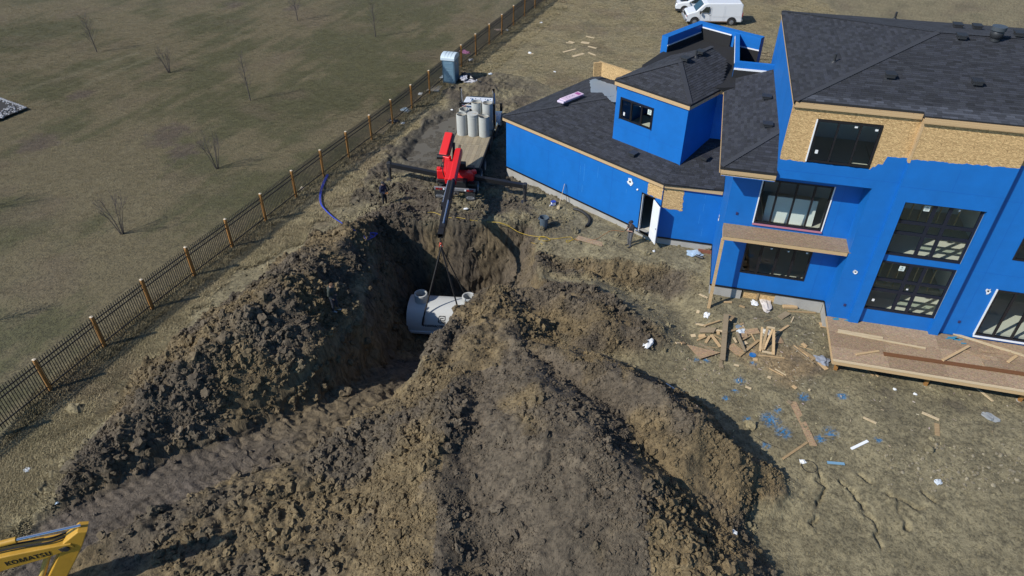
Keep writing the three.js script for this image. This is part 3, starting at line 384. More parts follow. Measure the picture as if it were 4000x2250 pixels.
{ // door: frame and the leaf swung wide open
  const fr = P('door', inG(merge([box(0.06, 2.47, 0.16, 10.71, 1.6, -0.03), box(0.06, 2.47, 0.16, 11.52, 1.6, -0.03), box(0.87, 0.06, 0.16, 11.115, 2.8, -0.03)])), MT.frame);
  mesh('casing', inG(merge([box(0.03, 2.4, 0.14, 10.755, 1.58, -0.04)])), MT.white, fr);
  const lf = [rbox(0.86, 2.42, 0.045, 0.43, 1.21, 0, 0.008)], pn = []; for (const [a, b] of [[0.12, 0.62], [0.72, 1.4], [1.5, 2.3]]) pn.push(rbox(0.62, b - a, 0.012, 0.43, (a + b) / 2, 0.024, 0.005));
  const T = M4().makeRotationY(-32 * R).setPosition(11.58, 0.38, 0.16), ap = (g) => inG(g.applyMatrix4(T));
  const leaf = mesh('leaf', ap(merge(lf)), MT.white, fr); for (const g of pn) mesh('leaf_panel', ap(g), MT.white, fr); mesh('handle', ap(rbox(0.04, 0.1, 0.05, 0.79, 1.0, 0.04, 0.01)), MT.steel, fr); void leaf;
  mesh('threshold', inG(box(0.9, 0.06, 0.3, 11.115, 0.36, 0.05)), MT.steel, fr);
}
// bare strand board round the door
const patch = (pts, tr) => { const g = metreUV(slab(pts, 0.008), 1); return P('bare_board', tr(g), MT.osb); };
const jag = (pts, n = 10, a = 0.035) => { const o = []; pts.forEach((p, i) => { const q = pts[(i + 1) % pts.length]; for (let k = 0; k < n; k++) { const t = k / n; o.push([mix(p[0], q[0], t) + (k ? rr(-a, a) : 0), mix(p[1], q[1], t) + (k ? rr(-a, a) : 0)]); } }); return o; };
patch(jag([[11.02, 2.86], [11.96, 2.86], [11.96, 3.6], [11.3, 3.74], [11.0, 3.62]], 8), (g) => inG(put(g, 0, 0, 0.003)));
patch(jag([[gc[0] + 0.01, 2.36], [-1.95, 2.3], [-1.99, 3.0], [-2.06, 3.74], [gc[0] + 0.01, 3.72]], 9), (g) => put(g, 0, 0, jd + 0.003));

// tower over the garage
const TW = [7.23, 11.87, 4.0, 7.8];
P('tower_wall', inG(wallZ(rect(...TW), [rect(7.6, 9.72, 5.78, 6.97)], -1.5)), MT.blue);
P('tower_side_wall', inG(wallX([[-1.7, 4.0], [-1.7, 7.8], [-5.2, 7.8], [-5.2, 4.0]], [], 11.67)), MT.blue);
P('tower_side_wall', inG(wallX([[-1.7, 4.0], [-1.7, 7.8], [-9, 7.8], [-9, 4.0]], [], 7.23)), MT.blue);
P('tower_return', wallZ(rect(-1.55, 0, 4.0, 7.8), [], -7.55), MT.blue);
windowSet([7.6, 9.72, 5.78, 6.97], -1.5, [8.32, 9.02], [], { tr: inG, fw: 0.06, bar: 0.09, stickers: [[9.5, 6.72, 0.24, 0.3, 0], [7.84, 6.1, 0.1, 0.2, 1]] });
P('tower_floor', inG(box(4.2, 0.15, 4.5, 9.55, 5.0, -4.1)), MT.subfloor); P('tower_partition', inG(box(4.2, 3.2, 0.1, 9.55, 6.3, -4.6)), MT.drywall);
P('window_tape', inG(merge([box(2.2, 0.05, 0.02, 8.66, 7.01, -1.492), box(0.05, 1.3, 0.02, 7.56, 6.38, -1.492), box(0.05, 1.3, 0.02, 9.76, 6.38, -1.492)])), trimMat);

// roofs: a slab per slope with shingles laid in courses
const shingleGeo = (() => { const g = new THREE.BoxGeometry(1, 1, 1), p = g.attributes.position; for (let i = 0; i < p.count; i++) if (p.getY(i) > 0 && p.getZ(i) < 0) p.setY(i, -0.3); g.computeVertexNormals(); return g; })();
const shTones = []; for (let i = 0; i < 7; i++) { const k = 0.024 + 0.005 * i; shTones.push(std([k * 1.25, k * 1.36, k * 1.68], 0.9)); }
const underlay = std([0.012, 0.012, 0.013], 0.85, { bumpMap: mottBump, bumpScale: 0.004 });
const shBase = std([1, 1, 1], 0.92, { map: fieldTex(512, tileFbm(512, 64, 3, 77), (v) => 0.75 + (v - 0.5) * 0.6) });
let loose = 300;
const planes = {};
function slope(name, pts, e0, up, y0, k, { t = 0.12, shingles = true, mat = underlay, single = false, tr } = {}) {
  if (tr) { pts = pts.map(([x, z]) => tr(x, z)); const a = tr(e0[0], e0[1]), b = tr(e0[0] + up[0], e0[1] + up[1]); e0 = a; up = [b[0] - a[0], b[1] - a[1]]; }
  const Y = (x, z) => y0 + k * ((x - e0[0]) * up[0] + (z - e0[1]) * up[1]);
  let g = slab(pts.map(([x, z]) => [x, z]), t); const p = g.attributes.position; for (let i = 0; i < p.count; i++) { const x = p.getX(i), z = p.getY(i), q = p.getZ(i); p.setXYZ(i, x, Y(x, z) - t + q, z); } if (!g.index) flip(g); g.computeVertexNormals(); g = metreUV(g, 0.5);
  const m = P(name, g, mat); planes[name] = Y; m.userData.kindOfSlope = 1; delete m.userData.kindOfSlope;
  if (!shingles) return m;
  const c = Math.sqrt(1 + k * k), ex = [-up[1], up[0]], loc = pts.map(([x, z]) => [(x - e0[0]) * ex[0] + (z - e0[1]) * ex[1], ((x - e0[0]) * up[0] + (z - e0[1]) * up[1]) * c]);
  const emax = Math.max(...loc.map((q) => q[1])), emin = Math.min(...loc.map((q) => q[1])), X = V(ex[0], 0, ex[1]), Z = V(-up[0] / c, -k / c, -up[1] / c), N = Z.clone().cross(X).normalize(); if (N.y < 0) { N.negate(); X.negate(); ex[0] *= -1; ex[1] *= -1; loc.forEach((q) => q[0] *= -1); }
  const list = [], course = 0.145, tab = 0.31;
  for (let r = 0, e = emin; e < emax - 0.02; r++, e += course) {
    const y = e + course * 0.5, cut = []; for (let i = 0; i < loc.length; i++) { const a = loc[i], b = loc[(i + 1) % loc.length]; if ((a[1] > y) !== (b[1] > y)) cut.push(a[0] + (b[0] - a[0]) * (y - a[1]) / (b[1] - a[1])); } cut.sort((a, b) => a - b);
    for (let s = 0; s + 1 < cut.length; s += 2) { let a = cut[s], off = (r % 3) * 0.11 + (r % 2) * 0.05; const end = cut[s + 1]; let first = true; while (a < end - 0.02) { let w = first ? tab - (off % tab) : tab * rr(0.9, 1.1); first = false; if (a + w > end) w = end - a; list.push([a + w / 2, y, w]); a += w; } }
  }
  const mm = M4(), B = M4(), place = ([a, y, w]) => { const bx = e0[0] + ex[0] * a + up[0] * y / c, bz = e0[1] + ex[1] * a + up[1] * y / c; B.makeBasis(X, N, Z); return mm.copy(B).setPosition(bx + N.x * 0.008, Y(bx, bz) + N.y * 0.008, bz + N.z * 0.008).multiply(M4().makeScale(w - 0.007, 0.016, 0.155)); };
  if (single) { let n = 0; for (const q of list) { if (n >= loose) break; const s = mesh('shingle', shingleGeo, pick(shTones), m); s.applyMatrix4(place(q).clone()); n++; } list.splice(0, n); loose -= n; }
  const im = new THREE.InstancedMesh(shingleGeo, shBase, list.length); im.name = 'shingle_field'; im.userData.kind = 'stuff'; im.castShadow = im.receiveShadow = true;
  list.forEach((q, i) => { im.setMatrixAt(i, place(q)); const kk = rr(0.034, 0.074) * (rnd() < 0.12 ? 0.7 : 1); im.setColorAt(i, lin(kk * 0.92, kk * 1.0, kk * rr(1.2, 1.32))); }); m.add(im); return m;
}
function caps(a, b, parent) { // a row of overlapping cap shingles on a hip or ridge
  const n = Math.round(a.distanceTo(b) / 0.15), g = []; for (let i = 0; i < n; i++) { const p = a.clone().lerp(b, (i + 0.5) / n), q = a.clone().lerp(b, (i + 1.5) / n); g.push(beam(p.clone().add(V(0, 0.018, 0)), q.clone().add(V(0, 0.03, 0)), 0.24, 0.012)); } mesh('hip_cap', g, shTones[0], parent);
}
const EY = 11.18, mk = 0.215, RY = EY + mk * 6.18;
const rf = slope('main_roof', [[1.6, 1.26], [6.5, 1.26], [6.5, 1.5], [24, 1.5], [17.6, -4.82], [7.78, -4.82]], [1.6, 1.36], [0, -1], EY, mk, { single: true });
const rl = slope('main_roof', [[1.6, 1.36], [7.78, -4.82], [1.6, -11.0]], [1.6, 0], [1, 0], EY, mk);
slope('main_roof', [[1.6, -11.0], [7.78, -4.82], [17.6, -4.82], [24, -11.0]], [0, -11.0], [0, 1], EY, mk);
slope('main_roof', [[24, 1.6], [24, -11.0], [17.6, -4.82]], [24, 0], [-1, 0], EY, mk);
const mainFront = (p) => p.y - (EY + mk * (1.36 - p.z)), mainLeft = (p) => p.y - (EY + mk * (p.x - 1.6)), mainBack = (p) => p.y - (EY + mk * (p.z + 11.0));
caps(V(1.6, EY, 1.36), V(7.78, RY, -4.82), rf); caps(V(7.78, RY, -4.82), V(17.6, RY, -4.82), rf); caps(V(1.6, EY, -11.0), V(7.78, RY, -4.82), rl);
const LK = 0.36, LY = 7.84;
const lo = slope('lean_to_roof', [[-0.75, 1.3], [1.65, -1.1], [1.65, -9.0], [-0.2, -9.0], [-0.75, -7.7]], [-0.75, 0], [1, 0], LY, LK);
const lf2 = slope('lean_to_roof', [[-0.75, 1.3], [1.68, 1.3], [1.65, -1.1]], [0, 1.3], [0, -1], LY, LK); caps(V(-0.75, LY, 1.3), V(1.65, LY + LK * 2.4, -1.1), lf2);
const leanTo = (p) => p.y - (LY + LK * (p.x + 0.75));
const GK = 0.25, GY = 3.99, gT = (x, z) => gp(x, z);
const ga = slope('garage_roof', [[-0.2, 0.15], [12.06, 0.15], [11.62, -1.5], [10.66, -5.1], [5.1, -5.1]], [-0.2, 0.15], [0, -1], GY, GK, { tr: gT });
const gb = slope('garage_roof', [[-0.2, 0.15], [5.1, -5.1], [-0.2, -10.35]], [-0.2, 0], [1, 0], GY, GK, { tr: gT });
slope('garage_roof', [[-0.2, -10.35], [5.1, -5.1], [10.66, -5.1], [12, -10.35]], [0, -10.35], [0, 1], GY, GK, { tr: gT });
const gcr = gp(12.06, 0.15), gj = slope('garage_roof', [gcr, [-0.02, jd + 0.16], [-0.02, -9.2], gp(10.66, -5.1)], [gcr[0], gcr[1]], [0, -1], GY, GK);
const gpy = (x, z, y) => { const q = gp(x, z); return V(q[0], y, q[1]); };
caps(gpy(-0.2, 0.15, GY), gpy(5.1, -5.1, GY + GK * 5.25), ga); caps(gpy(-0.2, -10.35, GY), gpy(5.1, -5.1, GY + GK * 5.25), gb); caps(gpy(5.1, -5.1, GY + GK * 5.25), gpy(7.2, -5.1, GY + GK * 5.25), ga);
const garFront = (p) => { const q = p.clone().applyMatrix4(gMi); return p.y - (GY + GK * (0.15 - q.z)); }, garLeft = (p) => { const q = p.clone().applyMatrix4(gMi); return p.y - (GY + GK * (q.x + 0.2)); }, garJ = (p) => p.y - (GY + GK * (gcr[1] - p.z));
const TK = 0.4, TY = 7.94;
const ta = slope('tower_roof', [[7.1, -1.38], [12, -1.38], [9.55, -3.83]], [7.1, -1.38], [0, -1], TY, TK, { tr: gT });
const tb = slope('tower_roof', [[12, -1.38], [12, -4.4], [10.7, -7.0], [9.55, -7.0], [9.55, -3.83]], [12, 0], [-1, 0], TY, TK, { tr: gT });
const tc = slope('tower_roof', [[7.1, -1.38], [9.55, -3.83], [9.55, -7.0], [7.1, -6.4]], [7.1, 0], [1, 0], TY, TK, { tr: gT });
caps(gpy(12, -1.38, TY), gpy(9.55, -3.83, TY + TK * 2.45), ta); caps(gpy(7.1, -1.38, TY), gpy(9.55, -3.83, TY + TK * 2.45), tc); caps(gpy(9.55, -3.83, TY + TK * 2.45), gpy(9.55, -7, TY + TK * 2.45), tb);
const towLeft = (p) => { const q = p.clone().applyMatrix4(gMi); return p.y - (TY + TK * (12 - q.x)); };
// membrane roofs and parapets of the entrance side
const flat = (name, pts, y, t, mat) => { let g = slab(pts, t); const p = g.attributes.position; for (let i = 0; i < p.count; i++) p.setXYZ(i, p.getX(i), y - t + p.getZ(i), p.getY(i)); flip(g); return P(name, metreUV(g, 0.5), mat); };
flat('membrane_roof', [[-5.4, -9.6], [-4.5, -12.0], [-2.4, -15.3], [-0.42, -14.1], [-0.42, -9.02], [1.64, -9.02], [1.64, -8.2], [-1.4, -7.2], [-3.2, -7.6]], 8.05, 0.15, underlay);
flat('membrane_roof', [[-0.1, -9.2], [1.6, -9.1], [1.6, -13.2], [-0.1, -14]], 7.4, 0.15, underlay);
flat('entry_wall', [[-4.6, -10], [-4.4, -12.2], [-2.35, -15.5], [1.2, -13.4], [1.6, -9], [-1, -8]], 7.24, 6.84, MT.blue);
const par = (a, b, y0, y1, t, m = MT.blue, name = 'parapet') => P(name, metreUV(beam(V(a[0], (y0 + y1) / 2, a[1]), V(b[0], (y0 + y1) / 2, b[1]), t, y1 - y0), 0.4), m);
const A0 = [-4.42, -12.15], A1 = [-2.34, -15.5], A2 = [1.15, -13.35];
par(A0, A1, 7.0, 8.95, 0.44); par([-2.62, -15.35], A2, 7.0, 8.953, 0.44);
par([-0.28, -13.9], [-0.28, -9.05], 7.0, 8.9, 0.24); par([-0.4, -9.1], [1.65, -9.06], 7.0, 8.92, 0.24);
{ // black upstand with a white tape along its top on the inside of each parapet
  const off = (a, b, d) => { const l = Math.hypot(b[0] - a[0], b[1] - a[1]), n = [-(b[1] - a[1]) / l, (b[0] - a[0]) / l]; return [[a[0] + n[0] * d, a[1] + n[1] * d], [b[0] + n[0] * d, b[1] + n[1] * d]]; };
  for (const [a, b, d, y] of [[A0, A1, 0.236, 8.42], [[-2.3, -15.2], [-0.5, -14.12], 0.236, 8.72], [[-0.2, -13.95], [1.15, -13.35], 0.236, 8.2], [[-0.28, -13.7], [-0.28, -9.3], 0.134, 8.72]]) { const [p, q] = off(a, b, d); par(p, q, 7.35, y, 0.02, underlay, 'upstand'); par(p, q, y, y + 0.07, 0.026, MT.white, 'seam_tape'); }
  par([-0.4, -8.96], [1.62, -8.92], 8.5, 8.6, 0.03, MT.white, 'seam_tape'); par([-0.4, -8.965], [1.62, -8.925], 8.0, 8.5, 0.02, underlay, 'upstand');
}
// bare strand board upstand and grey ice membrane where the garage roof is not finished
P('board_upstand', inG(metreUV(merge([box(6.4, 0.95, 0.16, 3.9, 5.0, -8.3), box(0.5, 0.95, 0.16, 0.75, 5.0, -8.05, 0.9)]), 1)), MT.osb);
{ const pts = [[832, 655], [880, 640], [960, 668], [1052, 700], [1048, 832], [1010, 825], [985, 800], [950, 770], [935, 752], [845, 752], [838, 700]].map(([x, y]) => meet(...q1(x, y), garLeft)).map((p) => [p.x, p.z]), nn = [];
  pts.forEach((p, i) => { const q = pts[(i + 1) % pts.length]; for (let k = 0; k < 5; k++) nn.push([mix(p[0], q[0], k / 5) + (k ? rr(-0.05, 0.05) : 0), mix(p[1], q[1], k / 5) + (k ? rr(-0.05, 0.05) : 0)]); });
  const g = slab(nn, 0.01), p = g.attributes.position; for (let i = 0; i < p.count; i++) { const x = p.getX(i), z = p.getY(i), q = V(x, 0, z).applyMatrix4(gMi); p.setXYZ(i, x, GY + GK * (q.x + 0.2) + 0.03 + p.getZ(i) + 0.008 * Math.sin(x * 9 + z * 7), z); } flip(g); g.computeVertexNormals(); P('ice_membrane', g, std([0.2, 0.235, 0.27], 0.55)); }
// fascia boards
const fas = (a, b, h = 0.2) => P('fascia', metreUV(beam(a, b, 0.045, h), 1), MT.fascia);
fas(V(1.62, EY - 0.16, 1.27), V(6.5, EY - 0.16, 1.27), 0.22); fas(V(6.52, EY - 0.21, 1.51), V(23.9, EY - 0.21, 1.51), 0.24); P('eave_soffit', box(5.0, 0.02, 0.1, 4.1, EY - 0.25, 1.21), MT.fascia); P('eave_soffit', box(17.3, 0.02, 0.12, 15.2, EY - 0.32, 1.44), MT.fascia); fas(V(1.63, EY - 0.16, 1.3), V(1.63, EY - 0.16, -10.9), 0.16);
fas(V(-0.7, LY - 0.22, 1.27), V(1.66, LY - 0.22, 1.27), 0.2); P('eave_board', metreUV(box(2.34, 0.14, 0.05, 0.5, LY - 0.38, 1.2), 1), MT.osb); P('eave_soffit', box(2.3, 0.02, 1.9, 0.5, LY - 0.44, 0.3), MT.blue); fas(V(-0.74, LY - 0.22, 1.24), V(-0.74, LY - 0.22, -7.4), 0.18);
fas(gpy(-0.18, 0.12, GY - 0.21), gpy(12.03, 0.12, GY - 0.21)); fas(V(gcr[0] + 0.02, GY - 0.21, jd + 0.135), V(-0.03, GY - 0.21, jd + 0.135)); fas(gpy(-0.18, 0.08, GY - 0.21), gpy(-0.18, -10.3, GY - 0.21));
fas(gpy(7.12, -1.4, TY - 0.2), gpy(11.98, -1.4, TY - 0.2)); fas(gpy(11.97, -1.43, TY - 0.2), gpy(11.97, -4.2, TY - 0.2)); fas(V(-1.5, TY - 0.2, -7.5), V(-0.75, TY - 0.2, -7.5));
// vents and pipes standing on the roofs
function boxVent(px, py, f, par, turn = 0, s = 1) { const p = meet(px, py, f); const g = (y) => put(y, p.x, p.y, p.z, turn); const m = mesh('roof_vent', g(merge([rbox(0.36 * s, 0.16, 0.4 * s, 0, 0.13, 0, 0.03), box(0.42 * s, 0.05, 0.46 * s, 0, 0.2, -0.02)])), MT.darkPlastic, par); void m; }
function pipeVent(px, py, f, par, h = 0.42) { const p = meet(px, py, f); mesh('vent_pipe', merge([cyl(0.055, 0.055, h, p.x, p.y - 0.05, p.z, 12), cyl(0.16, 0.07, 0.1, p.x, p.y - 0.02, p.z, 12)]), MT.darkPlastic, par); }

boxVent(...q2(1535, 605), mainFront, rf); boxVent(...q2(2205, 660), mainFront, rf); boxVent(...q2(2085, 305), mainFront, rf); boxVent(...q2(2530, 285), mainFront, rf);
boxVent(...q2(2055, 218), mainBack, rl); boxVent(...q2(2205, 228), mainBack, rl);
pipeVent(...q2(1103, 482), mainLeft, rl); pipeVent(...q2(1574, 150), mainBack, rl);
{ const p = meet(...q2(2345, 315), mainFront), v = mesh('turbine_vent', merge([cyl(0.2, 0.17, 0.3, p.x, p.y, p.z), put(new THREE.SphereGeometry(0.27, 18, 10), p.x, p.y + 0.3, p.z)]), MT.darkPlastic, rf); void v; mesh('turbine_cap', cyl(0.3, 0.3, 0.16, p.x, p.y + 0.46, p.z, 24), std([0.06, 0.07, 0.08], 0.35), rf); }
boxVent(...q2(582, 770), leanTo, lo, Math.PI / 2); boxVent(...q2(590, 985), leanTo, lo, Math.PI / 2);
boxVent(...q1(1185, 1262), garFront, ga, -GA); boxVent(...q1(1768, 1295), garJ, gj, -GA);
boxVent(...q1(1610, 495), towLeft, tc, -GA + Math.PI / 2); boxVent(...q1(1735, 440), towLeft, tc, -GA + Math.PI / 2); pipeVent(...q1(1693, 460), towLeft, tc);
// white membrane collars taped round service holes in the walls
const collarMat = std([0.66, 0.67, 0.68], 0.6, { side: THREE.DoubleSide });
function collar(p, s, tr, ry = 0) { const n = 11, g = [], o = []; for (let i = 0; i < n; i++) { const a = i / n * 6.2832, r = s * rr(0.55, 1.15); o.push([Math.cos(a) * r, Math.sin(a) * r * 1.15]); } const q = slab(o, 0.006, [[...Array(8)].map((_, i) => [Math.cos(i / 8 * 6.2832) * s * 0.3, Math.sin(i / 8 * 6.2832) * s * 0.3])]); const c = q.attributes.position; for (let i = 0; i < c.count; i++) c.setZ(i, c.getZ(i) + 0.05 * Math.abs(nz(c.getX(i) * 7, c.getY(i) * 7, s * 40)) * Math.hypot(c.getX(i), c.getY(i)) / s); q.computeVertexNormals(); g.push(q); const m = P('vent_collar', tr(put(merge(g), p.x, p.y, p.z + 0.012, ry)), collarMat); mesh('vent_hole', tr(put(new THREE.CylinderGeometry(s * 0.3, s * 0.3, 0.03, 14), p.x, p.y, p.z + 0.016, 0, Math.PI / 2)), MT.black, m); }
const qa = (x, y) => [1950 + x * 0.3313, 640 + y * 0.3313], q3 = (x, y) => [2700 + x * 0.5175, 600 + y * 0.5175];
collar(onG(...qa(1545, 210), 0), 0.2, inG); { const p = onG(...qa(1633, 303), 0); P('wall_light_box', inG(put(new THREE.SphereGeometry(0.06, 10, 8), p.x, p.y, p.z + 0.02)), MT.white); }
{ const side = (p) => p.x; for (const [x, y, s] of [[215, 275, 0.24], [213, 485, 0.17]]) { const p = meet(...q3(x, y), (v) => side(v) + 0.0), m = M4().makeRotationY(-Math.PI / 2).setPosition(-0.004, p.y, p.z); collar(V(0, 0, 0), s, (g) => g.applyMatrix4(m)); } }
collar(onM(...q3(1240, 892), 1.16), 0.12, (g) => g); collar(onM(...q3(2240, 1037), 1.12), 0.14, (g) => g);
for (const [x, y, d] of [[345, 450, 0], [1158, 1140, 1.16], [2022, 1267, 1.12]]) { const p = onM(...q3(x, y), d); P('outlet_box', rbox(0.1, 0.13, 0.05, p.x, p.y, p.z + 0.02, 0.01), MT.trim); }
// faint pale runs of primer on the blue
const runMat = std([0.04, 0.23, 0.56], 0.6);
const runs = (p, len, w, tr) => P('primer_run', tr(box(w, len, 0.003, p.x, p.y - len / 2, p.z + 0.003)), runMat);
for (const [x, y, l] of [[1010, 0, 1.15], [960, 20, 0.6], [1170, 30, 0.75], [980, 250, 0.5], [755, 95, 0.25], [1500, 300, 0.25]]) runs(onG(...qa(x, y), 0), l, rr(0.012, 0.022), inG);
for (const [x, y, l] of [[2440, 345, 0.35], [2420, 470, 0.5], [2395, 760, 0.5], [2370, 600, 0.6]]) runs(onM(...qa(x, y), jd), l, rr(0.012, 0.02), (g) => g);
// joints of the sheathing showing through the membrane
const seamM = std([0.002, 0.1, 0.4], 0.6), seam = (x0, x1, y0, y1, d, tr = (g) => g) => P('panel_joint', tr(box(Math.max(0.014, x1 - x0), Math.max(0.014, y1 - y0), 0.003, (x0 + x1) / 2, (y0 + y1) / 2, d + 0.0025)), seamM);
for (const x of [1.22, 3.66, 6.1, 8.54]) seam(x, x, 0.5, 3.7, 0, inG); seam(0.05, 10.6, 2.86, 2.86, 0, inG);
seam(1.7, 6.6, 7.98, 7.98, 1.16); seam(5.7, 6.6, 5.2, 5.2, 1.16); seam(5.7, 6.6, 2.76, 2.76, 1.16); seam(10.7, 16, 7.7, 7.7, 1.12); seam(10.7, 16, 4.1, 4.1, 1.12); seam(11.4, 11.4, 0.5, 9, 1.12); seam(6.66, 10.6, 7.95, 7.95, 1.38); seam(8.6, 8.6, 7.95, 9, 1.38); seam(0.1, 5.6, 4.3, 4.3, 0); seam(0.1, 1.3, 2.0, 2.0, 0); seam(4.9, 4.9, 0.5, 7.5, 0); seam(9.72, 9.72, 4.4, 5.75, -1.5, inG); seam(7.3, 11.8, 5.3, 5.3, -1.5, inG);
console.log('house done');

// ---------- deck ----------
{
  const deck = thing('deck', 'unfinished timber deck with weathered board top along the garden front', 'deck', [HO[0], 0, HO[1]], -HA), dp = (n, g, m) => mesh(n, g, m, deck);
  const deckTone = [[0.84, 0.83, 0.82], [0.72, 0.7, 0.68], [0.92, 0.92, 0.93]].map((c) => std(c, 0.85, { map: osbGrey }));
  const ys = [[1.17, 2.3], [2.3, 3.4], [3.4, 4.42]], xs = [5.64, 8.08, 10.52, 12.96, 15.4, 17.84];
  for (let i = 0; i + 1 < xs.length; i++) for (const [j, [a, b]] of ys.entries()) { const x0 = xs[i], x1 = xs[i + 1]; dp('board_sheet', metreUV(box(x1 - x0 - 0.006, 0.02, b - a - 0.006, (x0 + x1) / 2, 0.41 + (i + j) % 2 * 0.002, (a + b) / 2), 1, i * 0.37, j * 0.61), deckTone[(i * 2 + j) % 3]); }
  dp('rim_joist', metreUV(box(12.2, 0.16, 0.045, 11.74, 0.315, 4.44), 1), MT.fascia); dp('rim_joist', metreUV(box(0.045, 0.16, 3.2, 5.64, 0.315, 2.8), 1), MT.fascia); dp('rim_cap', metreUV(box(12.22, 0.03, 0.14, 11.75, 0.435, 4.41), 1), MT.pine);
  for (let i = 0; i < 30; i++) dp('joist', box(0.04, 0.14, 3.2, 5.9 + i * 0.41, 0.325, 2.8), MT.pineDark);
  for (const x of [6.0, 9.9, 13.8, 17.4]) { dp('leg', metreUV(box(0.14, 1.0, 0.14, x, -0.26, 4.0), 1), MT.postWood); dp('footing', cyl(0.14, 0.14, 0.3, x, -0.8, 4.0, 14), MT.concrete); }
}
{ const pm2 = std([0.03, 0.2, 0.3], 0.7); for (const [px, py, r] of [[225, 165, 0.2], [210, 210, 0.16], [360, 230, 0.13], [1200, 290, 0.13], [1660, 450, 0.26], [1740, 470, 0.18], [1810, 520, 0.12]]) { const p = D(3200 + px * 0.3106, 1180 + py * 0.3106, 0.425), o = []; for (let i = 0; i < 18; i++) { const a = i / 18 * 6.2832, q = r * rr(0.35, 1.1); o.push([Math.cos(a) * q * 1.5, Math.sin(a) * q * 0.6]); } const g = slab(o, 0.003); g.rotateX(-Math.PI / 2); g.translate(p.x, 0.4245, p.z); solo('paint_splash', g, pm2, 'thin blue overspray splash on the deck boards under the windows', 'paint', 'blue paint splashes on the deck'); } }
// a flat piece (board, offcut, sheet) between two ground points; lies on what is below
const zB = (x, y) => [2640 + x * 0.2329, 1200 + y * 0.2329], zC = (x, y) => [2600 + x * 0.5866, 1400 + y * 0.5866], zD = (x, y) => [2500 + x * 0.5823, 1150 + y * 0.5823], zE = (x, y) => [3200 + x * 0.3106, 1180 + y * 0.3106], zF = (x, y) => [2700 + x * 0.23465, 1000 + y * 0.23465];
function ground(px, py, h0 = -0.35) { let p = D(px, py, h0); for (let i = 0; i < 4; i++) p = D(px, py, H(p.x, p.z)); return p; }
function boardAt(name, a, b, w, t, mat, lift = 0, lift2 = lift) { const A = a.clone(), B = b.clone(); A.y += t / 2 + lift + 0.01; B.y += t / 2 + lift2 + 0.01; return metreUV(beam(A, B, w, t), 1, rnd(), rnd()); }
const WM = { p: MT.pine, d: MT.pineDark, g: MT.pineGrey, o: std([0.9, 0.86, 0.8], 0.85, { map: osbGrey }), y: MT.ply, r: MT.rustWood, f: MT.fascia };
